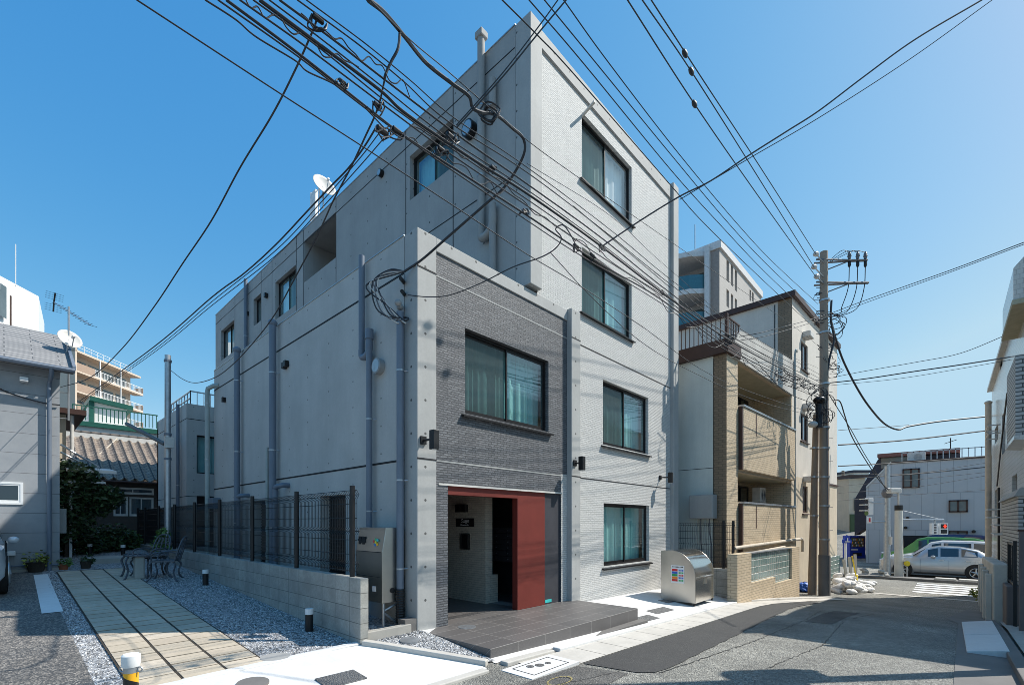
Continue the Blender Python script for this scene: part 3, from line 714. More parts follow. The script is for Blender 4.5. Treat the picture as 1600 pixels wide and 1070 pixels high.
p = hg(729, 985); MB().cyl((p.x+.05, p.y+.05, -.01), (p.x+.05, p.y+.05, .006), .14, 28).build('floor_cover', 'steel', D)
MB().box(.1, 4.05, -1.66, -1.5, -.5, -.21).build('plinth', 'gutter_d', D)
# ================================================================ FOLIAGE
def leafmat(name, a, b):
    t = NT(name); gi = t.n('ShaderNodeNewGeometry')
    return t.set(t.ramp(gi.outputs['Random Per Island'], [(0, a), (.6, b), (1, tuple(v*1.5 for v in b))]), .55)
M['leaf'] = leafmat('deep_green_leaf', (.018, .035, .014), (.035, .07, .022))
M['leaf_l'] = leafmat('fresh_green_leaf', (.05, .10, .025), (.10, .17, .04))
M['leaf_y'] = leafmat('yellow_green_leaf', (.12, .15, .03), (.28, .30, .06))
M['bark'] = plain('bark', (.08, .06, .045), .9)
def leaves(clumps, per, size, seed=1, flat=.0):
    rnd = random.Random(seed); mb = MB()
    for c, r in clumps:
        c = Vector(c)
        for _ in range(per):
            d = Vector((rnd.gauss(0, 1), rnd.gauss(0, 1), rnd.gauss(0, .8))); d = d.normalized()*(rnd.random()**.45)*r
            p = c+d; s = size*rnd.uniform(.6, 1.3)
            u = Vector((rnd.gauss(0, 1), rnd.gauss(0, 1), rnd.gauss(0, .6))).normalized(); v = u.cross(Vector((rnd.gauss(0, 1), rnd.gauss(0, 1), rnd.gauss(0, 1)))).normalized()
            mb.add([p-u*s, p+v*s*.45, p+u*s, p-v*s*.45], [(0, 1, 2, 3)])
    return mb
def shrub(name, label, cat, loc, clumps, per, size, m='leaf', stems=(), seed=1, group=None):
    r = thing(name, label, cat, loc, 0, group)
    leaves(clumps, per, size, seed).build('crown', m, r)
    for s in stems: MB().tube(s[0], s[1], 6).build('trunk', 'bark', r, smooth=True)
    return r
# ================================================================ BLOCK WALL AND MESH FENCE
t = NT('concrete_block'); u, z, sp = t.uv(); cb = t.n('ShaderNodeCombineXYZ'); t.L(u, cb.inputs[0]); t.L(t.m2('SUBTRACT', z, .08), cb.inputs[1])
b = t.n('ShaderNodeTexBrick'); t.L(cb.outputs[0], b.inputs[0]); b.offset = 0; b.inputs['Scale'].default_value = 1; b.inputs['Brick Width'].default_value = .4; b.inputs['Row Height'].default_value = .2
b.inputs['Mortar Size'].default_value = .005; b.inputs['Color1'].default_value = (.42, .41, .37, 1); b.inputs['Color2'].default_value = (.33, .325, .30, 1); b.inputs['Mortar'].default_value = (.10, .10, .095, 1)
c = t.mix(t.ramp(t.noise(2.4, 6, .75), [(.38, .55), (.6, 0.0)]), b.outputs[0], (.18, .17, .15)); c = t.mix(t.ramp(t.noise(45, 5, .8), [(.4, .4), (.6, 0.0)]), c, (.2, .2, .18))
t.bump(t.m2('ADD', t.m2('SUBTRACT', 1, b.outputs['Fac']), t.m2('MULTIPLY', t.noise(80, 3), .3)), .6, .006); M['block'] = t.set(c, .85)
W = thing('block_wall', 'low grey concrete block wall stepping along the gravel courtyard', 'block wall', (0, 0, 0))
MB().box(-.97, -.85, -.12, 15.3, -.3, .875).build('block_courses', 'block', W, bevel=.006)
MB().box(-.97, -.5, 15.3, 15.42, -.3, .875).build('block_return', 'block', W)
MB().box(-.85, -.12, -.06, .04, -.3, .14).build('kerb_return', 'conc_soft', W, bevel=.01)
MB().box(-.2, -.0, -.02, .16, -.3, .2).build('drain_pit', 'gutter_d', W)
MB().box(-.85, 0, .05, 9.8, -.1, .07).build('gravel_strip', 'gravel', W)
W2 = thing('block_wall', 'short grey block wall end standing right of the stainless bin', 'block wall', (9.18, -.8, -.4))
MB().box(-.07, .07, -.87, 1.8, 0, .76).build('block_courses', 'block', W2, bevel=.006)
def mesh_fence(label, p, q, z0, z1, post_at, ret=None):
    p, q = Vector(p), Vector(q); d = (q-p); L_ = d.length; d.normalize(); nn = Vector((d.y, -d.x))
    F_ = thing('mesh_fence', label, 'fence', (p.x, p.y, z0))
    for s in post_at:
        c = p+d*s; MB().cyl((c.x, c.y, z0), (c.x, c.y, z1+.04), .036, 8).build('post', 'black', F_, world=True)
    S = [0]+list(post_at[1:-1])+[L_]
    for i in range(len(S)-1):
        mb = MB(); a, b = S[i]+.01, S[i+1]-.01; s = a
        H = z1-z0-.06
        prof = [(0, 0), (.0, .06), (.035, .11), (0, .16), (0, H*.5-.05), (.035, H*.5), (0, H*.5+.05), (0, H-.13), (.035, H-.07), (0, H-.02)]
        while s < b:
            c = p+d*s; mb.tube([(c.x+nn.x*(.03+o), c.y+nn.y*(.03+o), z0+.05+zz) for o, zz in prof], .0044, 4, cap=False); s += .05
        for zz, o in ((0.02, .03), (.11, .065), (.25, .03), (.45, .03), (H*.5, .065), (.75, .03), (.95, .03), (H-.07, .065), (H-.01, .03)):
            a3, b3 = p+d*a, p+d*b
            mb.tube([(a3.x+nn.x*o, a3.y+nn.y*o, z0+.05+zz), (b3.x+nn.x*o, b3.y+nn.y*o, z0+.05+zz)], .005, 4)
        mb.build('mesh_panel', 'black', F_, world=True)
    return F_
mesh_fence('long black wire mesh fence standing on the courtyard block wall', (-.91, .12), (-.91, 15.3), .875, 2.08, [.08]+[2.0*k-.12 for k in range(1, 8)]+[15.1])
mesh_fence('short black wire mesh fence behind the stainless bin', (9.18, 1.6), (9.18, -1.62), .36, 1.62, [.1, 1.6, 2.9, 3.15])
# ================================================================ UTILITY CABINET BY THE CORNER
U = thing('utility_cabinet', 'brushed stainless utility cabinet on brackets beside the corner pillar', 'utility cabinet', (-.2, .7, .1))
mb = MB(); mb.prism([(-.31, .32, 1.54), (-.02, .32, 1.54), (-.02, .32, .42), (-.37, .32, .42), (-.37, .32, 1.18), (-.31, .32, 1.5)], (0, .76, 0)); mb.build('cabinet_body', 'stain', U, world=True, bevel=.006)
mb = MB(); mb.box(-.376, -.369, .36, 1.04, 1.17, 1.178); mb.box(-.376, -.369, .36, 1.04, .8, .805); mb.build('door_seam', 'dark', U, world=True)
for k in range(2): 
    mb = MB(); mb.box(-.352, -.34, .84+k*.11, .92+k*.11, 1.25, 1.40); mb.box(-.357, -.35, .82+k*.11, .94+k*.11, 1.30+k*.03, 1.33+k*.03); mb.build('air_grille', 'dark', U, world=True)
for i, (dy, dz, c) in enumerate(((0, .03, (.1, .5, .2)), (.05, 0, (.7, .1, .1)), (.02, -.05, (.1, .3, .7)), (-.04, -.04, (.9, .5, .05)), (-.05, .02, (.1, .6, .6)), (.0, -.01, (.8, .8, .1)))):
    n_ = 'logo_dot_%d' % i; M[n_] = plain('logo_paint', c, .5)
    mb = MB(); mb.cyl((-.352, .52+dy, 1.33+dz), (-.362, .52+dy, 1.33+dz), .022, 10); mb.build('logo_mark', n_, U, world=True)
MB().box(-.378, -.37, .5, .58, .58, .66).build('label_sticker', 'white', U, world=True)
MB().cyl((-.2, .325, .6), (-.2, .31, .6), .04, 14).build('inlet', 'black', U, world=True)
MB().tube([(-.33, .35, .42), (-.33, .35, .05)], .022, 8).build('support_leg', 'steel', U, world=True)
MB().tube([(-.33, .36, .3), (-.05, .36, .4)], .02, 8).build('support_leg', 'steel', U, world=True)
MB().tube([(-.33, .36, .28), (-.06, .36, .08)], .02, 8).build('support_leg', 'steel', U, world=True)
MB().tube([(-.33, 1.0, .42), (-.33, 1.0, .05)], .022, 8).build('support_leg', 'steel', U, world=True)
# ================================================================ STAINLESS WASTE BIN
BN = thing('waste_bin', 'curved stainless steel waste station with colour coded sorting sticker', 'waste bin', (7.32, -1.08, g(7.3, -1.1)))
H0 = .06; prof = [(.42, H0), (.42, 1.25)]
for k in range(13):
    a = math.pi/2*k/12; prof.append((.16-.58*math.sin(a), .64+.63*math.cos(a)))
body = [(y, z) for y, z in prof]+[(-.42, H0)]
mb = MB(); mb.prism([(-.6, y, z) for y, z in body], (.035, 0, 0)); mb.build('side_panel', 'stain', BN, bevel=.004)
mb = MB(); mb.prism([(.565, y, z) for y, z in body], (.035, 0, 0)); mb.build('side_panel', 'stain', BN, bevel=.004)
hood = prof[1:]; mb = MB(); n_ = len(hood)
t = NT('polished_stainless'); M['stain2'] = t.set((.62, .60, .56), .14, .97); 
vs = [(x, y, z) for x in (-.562, .562) for y, z in hood]
mb.add(vs, [(i, i+1, n_+i+1, n_+i) for i in range(n_-1)]); lid_ = mb.build('hood', 'stain2', BN, smooth=True)
MB().box(-.562, .562, -.43, -.40, .62, .66).build('hood_lip', 'stain', BN, bevel=.004)
MB().box(-.562, .562, -.415, -.40, H0, .61).build('front_panel', 'stain2', BN)
MB().box(-.562, .562, .40, .42, H0, 1.25).build('back_panel', 'stain', BN)
MB().box(-.07, .07, -.44, -.415, .47, .61).build('latch', 'stain', BN, bevel=.006)
MB().tube([(-.2, -.47, .66), (.25, -.47, .66)], .012, 8).build('handle', 'steel', BN)
for sx in (-.55, .55):
    for sy in (-.38, .38): MB().cyl((sx, sy, 0), (sx, sy, H0), .025, 10).build('foot', 'black', BN)
st = MB().box(-.606, -.601, -.16, .16, .5, .92).build('sorting_sticker', 'white', BN)
cols = ((.6, .02, .03), (.03, .12, .5), (.02, .35, .12), (.8, .25, .02), (.55, .03, .03))
for i, c in enumerate(cols): M['sticker_%d' % i] = plain('sticker_ink', c, .5)
for i, c in enumerate(cols):
    n_ = 'sticker_%d' % i
    MB().box(-.609, -.606, .0, .14, .78-i*.06, .833-i*.06).build('colour_row', n_, st)
    mb = MB()
    for k in range(3): mb.box(-.609, -.606, -.14+k*.043, -.112+k*.043, .785-i*.06, .825-i*.06)
    mb.build('pictogram', 'sticker_%d' % ((i+1) % 3), st)
mb = MB()
for k in range(9): mb.box(-.609, -.606, -.13+k*.03, -.112+k*.03, .87, .895)
mb.build('heading_marks', 'black', st)
# ================================================================ COURTYARD LIGHTS, BOLLARD, POLE, SEATS
for px, py, l in ((483, 986, 'black bollard light with white cap in the gravel nearest the camera'), (321, 914, 'black bollard light with white cap in gravel halfway along the wall'), (140, 867, 'small bollard light by the stone step, left of the pair'), (192, 868, 'small bollard light before the hedge, right of the pair')):
    p = hg(px, py); r = thing('garden_light', l, 'garden light', p, 0, 'garden bollard lights')
    MB().cyl((0, 0, -.05), (0, 0, .25), .055, 14).build('post', 'black', r, smooth=True)
    MB().cyl((0, 0, .25), (0, 0, .33), .058, 14).build('lamp_cap', 'white', r, smooth=True)
Bo = thing('barrier_post', 'yellow and black striped chain post with white cap at the path', 'barrier post', (-3.55, -1.55, -.1))
t = NT('hazard_stripes'); sp = t.n('ShaderNodeSeparateXYZ'); t.L(t.co(), sp.inputs[0])
ang = t.m2('ARCTAN2', sp.outputs[1], sp.outputs[0]); f = t.m2('FRACT', t.m2('ADD', t.m2('DIVIDE', ang, 2*math.pi), t.m2('MULTIPLY', sp.outputs[2], 7)))
M['haz'] = t.set(t.mix(t.m2('GREATER_THAN', f, .5), (.85, .42, .02), (.012, .012, .012)), .4)
mb = MB(); mb.tube([(0, 0, 0), (0, 0, .66)], .045, 24); mb.build('post', 'haz', Bo, smooth=True)
MB().cyl((0, 0, .66), (0, 0, .70), .046, 20).build('collar', 'steel', Bo, smooth=True)
MB().tube([(0, 0, .70), (0, 0, .725), (0, 0, .78), (0, 0, .79)], [.05, .056, .056, .045], 20).build('cap', 'white', Bo, smooth=True)
for s in (-1, 1):
    mb = MB(); mb.tube([(s*(.062+.018*math.cos(a))*.68, -s*(.062+.018*math.cos(a))*.73, .68+.018*math.sin(a)) for a in [2*math.pi*k/12 for k in range(13)]], .005, 6); mb.build('chain_ring', 'steel', Bo, smooth=True)
pp = hg(262, 876); pz = hv(262, 555, (pp.x, pp.y), (pp.x+1, pp.y-1)).z
PL = thing('steel_pole', 'slim galvanised steel service pole beside the courtyard fence', 'pole', pp)
MB().cyl((0, 0, -.1), (0, 0, pz-pp.z), .085, 16, .075).build('shaft', 'steel', PL, smooth=True)
for q in (585, 690, 725): MB().cyl((0, 0, zt(q, 14.6)-pp.z-.03), (0, 0, zt(q, 14.6)-pp.z+.03), .095, 16).build('band', 'pipe', PL)
MB().box(-.1, .1, -.2, -.08, zt(700, 14.6)-pp.z-.2, zt(700, 14.6)-pp.z+.1).build('junction_box', 'offwhite', PL)
M['iron'] = plain('worn_cast_iron', (.10, .11, .13), .5, .4, var=.35, sc=20)
def curve_leg(x, y, sx, sy, h):
    return spline([(x, y, h), (x+sx*.05, y+sy*.05, h*.8), (x+sx*.01, y+sy*.01, h*.45), (x+sx*.04, y+sy*.04, h*.15), (x+sx*.1, y+sy*.1, 0)], 4)
def chair(label, loc, rz):
    r = thing('garden_chair', label, 'garden chair', loc, rz, 'cast iron garden chairs')
    mb = MB()
    for k in range(7): mb.box(-.22, .22, -.21+k*.062, -.18+k*.062, .42, .44)
    for a in ((-.23, -.2), (.2, .23)): mb.box(a[0], a[1], -.23, .23, .41, .45)
    mb.build('seat', 'iron', r, bevel=.004)
    bk = MB()
    bk.tube(spline([(-.22, .22, .42), (-.23, .3, .7), (-.16, .36, .9), (0, .38, .95), (.16, .36, .9), (.23, .3, .7), (.22, .22, .42)], 5), .016, 6)
    for k in range(7):
        a = -.15+k*.05; bk.tube(spline([(a, .23, .45), (a*1.3+.03*(-1)**k, .3, .65), (a*.8, .36, .88)], 4), .011, 5)
    for zz, yy in ((.58, .27), (.75, .33)): bk.tube([(-.2, yy, zz), (.2, yy, zz)], .01, 5)
    bk.build('backrest', 'iron', r, smooth=True)
    for sx in (-1, 1):
        for sy in (-1, 1): MB().tube(curve_leg(sx*.19, sy*.19, sx, sy, .42), .018, 6).build('leg', 'iron', r, smooth=True)
        MB().tube(spline([(sx*.22, .26, .6), (sx*.27, .1, .64), (sx*.26, -.15, .6), (sx*.22, -.2, .44)], 5), .016, 6).build('armrest', 'iron', r, smooth=True)
    return r
p = hg(258, 906); chair('nearer worn cast iron chair by the block wall with its back to the fence', p, R(-115))
p2 = p+Vector((-.15, .75, .04)); p2.z = g(p2.x, p2.y); chair('farther cast iron chair, mostly hidden behind the nearer one', p2, R(-60))
p = hg(222, 903); TB = thing('garden_table', 'low weathered cast iron garden table with stone leg beside the path', 'garden table', p)
mb = MB(); mb.box(-.3, .45, -.25, .3, .5, .53)
for k in range(9):
    mb.tube(spline([(-.28+k*.08, -.24, .535), (-.25+k*.08, 0, .545), (-.28+k*.08, .28, .535)], 3), .012, 5)
mb.build('tabletop', 'iron', TB)
for sx, sy in ((-.27, -.2), (.4, -.2), (.4, .25), (-.27, .25)): MB().tube(curve_leg(sx, sy, 1 if sx > 0 else -1, 1 if sy > 0 else -1, .5), .02, 6).build('leg', 'iron', TB, smooth=True)
MB().box(-.16, .02, -.2, .0, 0, .5).build('stone_support', 'conc_soft', TB, bevel=.03)
# stepping stone and plants at the far end of the path
p = hg(175, 880); o = MB().box(-.55, .55, -.0, .9, -.1, .16).build('stone_step', 'conc_soft', bevel=.03); o.location = p; tag(o, 'broad pale stone step at the far end of the slab path', 'stone step')
def pot(label, px, py, r, h, m='bark', lm='leaf_l', n=60, hgt=.2, seed=3):
    p = hg(px, py); t_ = thing('potted_plant', label, 'potted plant', p, 0, 'potted plants by the left house')
    MB().tube([(0, 0, 0), (0, 0, h), (0, 0, h+.02)], [r*.75, r, r*1.08], 14).build('pot', m, t_, smooth=True)
    leaves([((0, 0, h+hgt*.45), r*1.4), ((r*.8, 0, h+hgt*.2), r*.8)], n, .05, seed).build('foliage', lm, t_)
pot('flowering plant in a wide dark planter against the left house wall', 56, 893, .17, .2, 'soil', 'leaf_y', 110, .2)
M['terra'] = plain('terracotta', (.28, .09, .04), .8)
pot('small plant in a terracotta pot at the house corner', 99, 890, .1, .13, 'terra', 'leaf_l', 50, .12, 5)
pot('small dark pot on the stone edge left of the step', 134, 888, .11, .16, 'soil', 'leaf', 50, .16, 8)
shrub('garden_tree', 'dense dark evergreen tree beside the left house corner', 'tree', (-2.9, 12.6, .62), [((0, 0, 1.9), .75), ((.55, .1, 1.55), .5), ((-.4, -.2, 1.3), .6), ((.3, 0, 2.3), .45), ((.9, .0, 1.75), .38), ((-.1, .3, 2.45), .4), ((.1, -.1, .9), .5)], 620, .085, 'leaf',
      [([(0, 0, -.1), (.03, 0, .8), (-.05, 0, 1.6), (.05, 0, 2.2)], [.09, .07, .05, .02]), ([(.02, 0, .7), (.4, .05, 1.4), (.8, 0, 1.7)], [.05, .035, .015])], 4)
for i, (x, y, s, l, m) in enumerate(((-2.75, 13.2, .8, 'dark rounded hedge shrub under the evergreen tree', 'leaf'), (-1.75, 14.2, .75, 'rounded hedge shrub between tree and fence end', 'leaf'), (-1.35, 14.6, .55, 'light green low shrub touching the fence end', 'leaf_l'), (-2.1, 13.7, .6, 'low hedge shrub behind the right bollard light', 'leaf'))):
    shrub('hedge_shrub', l, 'shrub', (x, y, g(x, y)), [((0, 0, s*.55), s*.7), ((.4*s, 0, s*.4), s*.55), ((-.4*s, .1, s*.45), s*.5)], 520, .07, m, [([(0, 0, -.05), (0, 0, s*.5)], [.04, .02])], 20+i, 'hedge at the end of the courtyard')
shrub('young_plant', 'small leafy plant growing at the foot of the steel pole', 'plant', (-1.3, 9.6, .48), [((0, 0, .5), .25), ((.05, 0, .8), .18)], 160, .06, 'leaf_l', [([(0, 0, 0), (0, 0, .7)], [.012, .006])], 31)
# ================================================================ LEFT HOUSE
M['siding'] = plain('grey_blue_siding', (.30, .31, .32), .75, var=.08, sc=2, bump=.3)
t = NT('lap_siding'); sp = t.n('ShaderNodeSeparateXYZ'); t.L(t.co(), sp.inputs[0]); fz = t.m2('FRACT', t.m2('DIVIDE', t.m2('ADD', sp.outputs[2], 10), .455))
c = t.mix(t.m2('LESS_THAN', fz, .025), t.ramp(t.noise(3, 5), [(.3, (.27, .285, .30)), (.7, (.33, .34, .35))]), (.13, .13, .14)); t.bump(t.m2('ADD', fz, t.m2('MULTIPLY', t.noise(50, 4), .35)), .5, .008); M['siding'] = t.set(c, .75)
HYF = 9.72
t = NT('roof_slates'); sp = t.n('ShaderNodeSeparateXYZ'); t.L(t.co(), sp.inputs[0]); cb = t.n('ShaderNodeCombineXYZ'); t.L(sp.outputs[0], cb.inputs[0]); t.L(t.m2('MULTIPLY', sp.outputs[2], 1.0), cb.inputs[1])
b = t.n('ShaderNodeTexBrick'); t.L(cb.outputs[0], b.inputs[0]); b.inputs['Scale'].default_value = 1; b.inputs['Brick Width'].default_value = .9; b.inputs['Row Height'].default_value = .085; b.inputs['Mortar Size'].default_value = .01
b.inputs['Color1'].default_value = (.30, .29, .28, 1); b.inputs['Color2'].default_value = (.24, .235, .23, 1); b.inputs['Mortar'].default_value = (.10, .10, .10, 1); t.bump(t.m2('SUBTRACT', 1, b.outputs['Fac']), .6, .01); M['slate'] = t.set(b.outputs[0], .7)
LH = thing('grey_house', 'grey sided house with slate roof at the left edge', 'house', (-3.24, HYF, .45))
hw = hy(0, 752, HYF); hz = hy(36, 788, HYF)
wall(LH, 'wall', 'siding', (-9.0, 0), FU, FN, -.0, 9.0, -.4, 4.9, [(hw.x+12.24-1.1-.0, hz.x+12.24, hz.z-.45, hw.z-.45)])
wall(LH, 'wall', 'siding', (0, 0), (0, 1), (1, 0), 0, 4.5, -.4, 4.9)
mb = MB(); mb.box(-9, 0, 4.3, 4.5, -.4, 4.9); mb.box(-8.99, -.01, .2, 4.3, 4.6, 4.7); mb.build('wall', 'siding', LH)
window(LH, (-9.0, 0), FU, FN, hw.x+12.24-1.1, hz.x+12.24, hz.z-.45, hw.z-.45, sill=False, fm='white', curt=None, inset=-.03, screen=True, gl='glass_dk')
MB().box(-9, .02, -.03, .05, -.4, .1).build('foundation', 'conc_soft', LH)
ez = hy(60, 575, HYF).z-.45
rf = MB(); rf.add([(-9.5, -.35, ez), (.22, -.35, ez), (.22, 2.25, ez+1.5), (-9.5, 2.25, ez+1.5), (-9.5, 4.9, ez), (.22, 4.9, ez)], [(0, 1, 2, 3), (3, 2, 5, 4)])
r_ = rf.build('roof', 'slate', LH); sm = r_.modifiers.new('thick', 'SOLIDIFY'); sm.thickness = .1; sm.offset = -1
mb = MB(); mb.add([(0, -.0, ez-.2), (0, 4.5, ez-.2), (0, 2.25, ez+1.35)], [(0, 1, 2)]); mb.build('gable', 'siding', LH)
MB().tube([(-9.4, -.42, ez-.02), (.24, -.42, ez-.02)], .055, 8).build('gutter', 'pipe', LH)
MB().tube(spline([(-.16, -.42, ez-.05), (-.16, -.3, ez-.2), (-.18, -.1, ez-.35), (-.18, -.09, ez-.6)], 4)+[(-.18, -.09, -.3)], .042, 10).build('downpipe', 'pipe', LH, smooth=True)
mb = MB(); mb.ob((.2, -.38, ez+.0), (.06, 0, 0), (0, 2.63, 1.52), (0, 0, .09)); mb.build('verge_board', 'pipe', LH)
h = hy(37, 592, HYF); MB().box(h.x+3.24-.07, h.x+3.24+.07, -.16, 0, h.z-.45-.08, h.z-.45+.02).build('eave_lamp', 'white', LH, bevel=.01)
h = hy(17, 864, HYF); MB().box(h.x+3.24-.06, h.x+3.24+.07, -.1, 0, h.z-.45-.05, h.z-.45+.05).build('vent_hood', 'white', LH, bevel=.01)
mb = MB(); mb.tube([(-3, -.06, hy(10, 882, HYF).z-.45), (.0, -.06, hy(90, 882, HYF).z-.44)], .02, 6); mb.build('conduit', 'pipe', LH)
mb = MB(); hh = hy(42, 606, HYF).z-.45; mb.tube(spline([(h.x*0-1.15, -.05, hh+.1), (-.9, -.05, hh-.15), (-.3, -.05, hh-.3), (0, -.05, hh-.3)], 4), .015, 5); mb.build('wall_cable', 'cable', LH)
MB().box(.0, .14, .3, .7, .9, 1.5).build('meter_box', 'conc_pl', LH, bevel=.01)
# aerial and dish on a mast
def dish(label, loc, r, aim, arm=.35, h0=0):
    d_ = thing('satellite_dish', label, 'satellite dish', loc)
    q = Vector(aim).to_track_quat('Z', 'Y').to_matrix(); mb = MB(); vs = []
    for j in range(7):
        rr = r*j/6; 
        for i in range(24):
            a = 2*math.pi*i/24; vs.append(q @ Vector((rr*math.cos(a), rr*math.sin(a)*1.06, .28*rr*rr/r))+Vector((0, 0, h0)))
    mb.add(vs, [(j*24+i, j*24+(i+1) % 24, (j+1)*24+(i+1) % 24, (j+1)*24+i) for j in range(6) for i in range(24)])
    o = mb.build('reflector', 'offwhite', d_, smooth=True); m_ = o.modifiers.new('t', 'SOLIDIFY'); m_.thickness = .012
    tip = q @ Vector((0, -.25*r, r*1.15))+Vector((0, 0, h0)); base = q @ Vector((0, -r*1.0, .25*r))+Vector((0, 0, h0))
    MB().tube([base, tip], .012, 6).build('feed_arm', 'steel', d_); MB().cyl(tip, tip-(q @ Vector((0, 0, .1))), .035, 10).build('feed_horn', 'white', d_)
    MB().tube([q @ Vector((0, 0, -.02))+Vector((0, 0, h0)), (q @ Vector((0, 0, -.02))).xy.to_3d()*2+Vector((0, 0, h0-.12)), Vector((0, 0, h0-.3))-Vector((aim[0], aim[1], 0))*.12], .02, 8).build('dish_bracket', 'steel', d_)
    return d_
mp_ = hx(107, 600, -3.02)
A = thing('tv_aerial', 'television aerial with dipole bars on the mast at the house gable', 'aerial', (-3.02, mp_.y, 4.2))
zt_ = hx(107, 485, -3.02).z
MB().tube([(0, 0, 0), (0, 0, zt_-4.2+.1)], .02, 8).build('mast', 'steel', A)
b0 = hx(84, 472, -3.1); b1 = hx(141, 508, -2.6); o_ = Vector((-3.02, mp_.y, 4.2)); a_ = b0-o_; c_ = b1-o_
mb = MB(); mb.tube([a_, c_], .014, 6); mb.build('boom', 'steel', A)
mb = MB(); ax = (c_-a_).normalized(); pv = ax.cross(Vector((0, 0, 1))).normalized(); up = pv.cross(ax)
for k in range(9): 
    q = a_+(c_-a_)*(k/9+.12); mb.tube([q-pv*.13, q+pv*.13], .005, 4)
for s in (-1, 1):
    mb.tube([a_, a_+up*s*.28-ax*-.05], .02, 4)
    for k in range(4): e_ = a_+up*s*(.08+.06*k); mb.tube([e_-pv*.2, e_+pv*.2], .004, 4)
mb.build('elements', 'frame', A)
mb = MB()
for q in (4.25, 4.9): mb.tube([(0, 0, q-4.2), (-.22, .1, q-4.2)], .012, 6)
mb.build('mast_bracket', 'steel', A)
dish('white satellite dish on the mast at the left house gable', (-3.02, mp_.y-.05, hx(107, 540, -3.02).z), .25, (.25, -.85, .45), h0=.12)
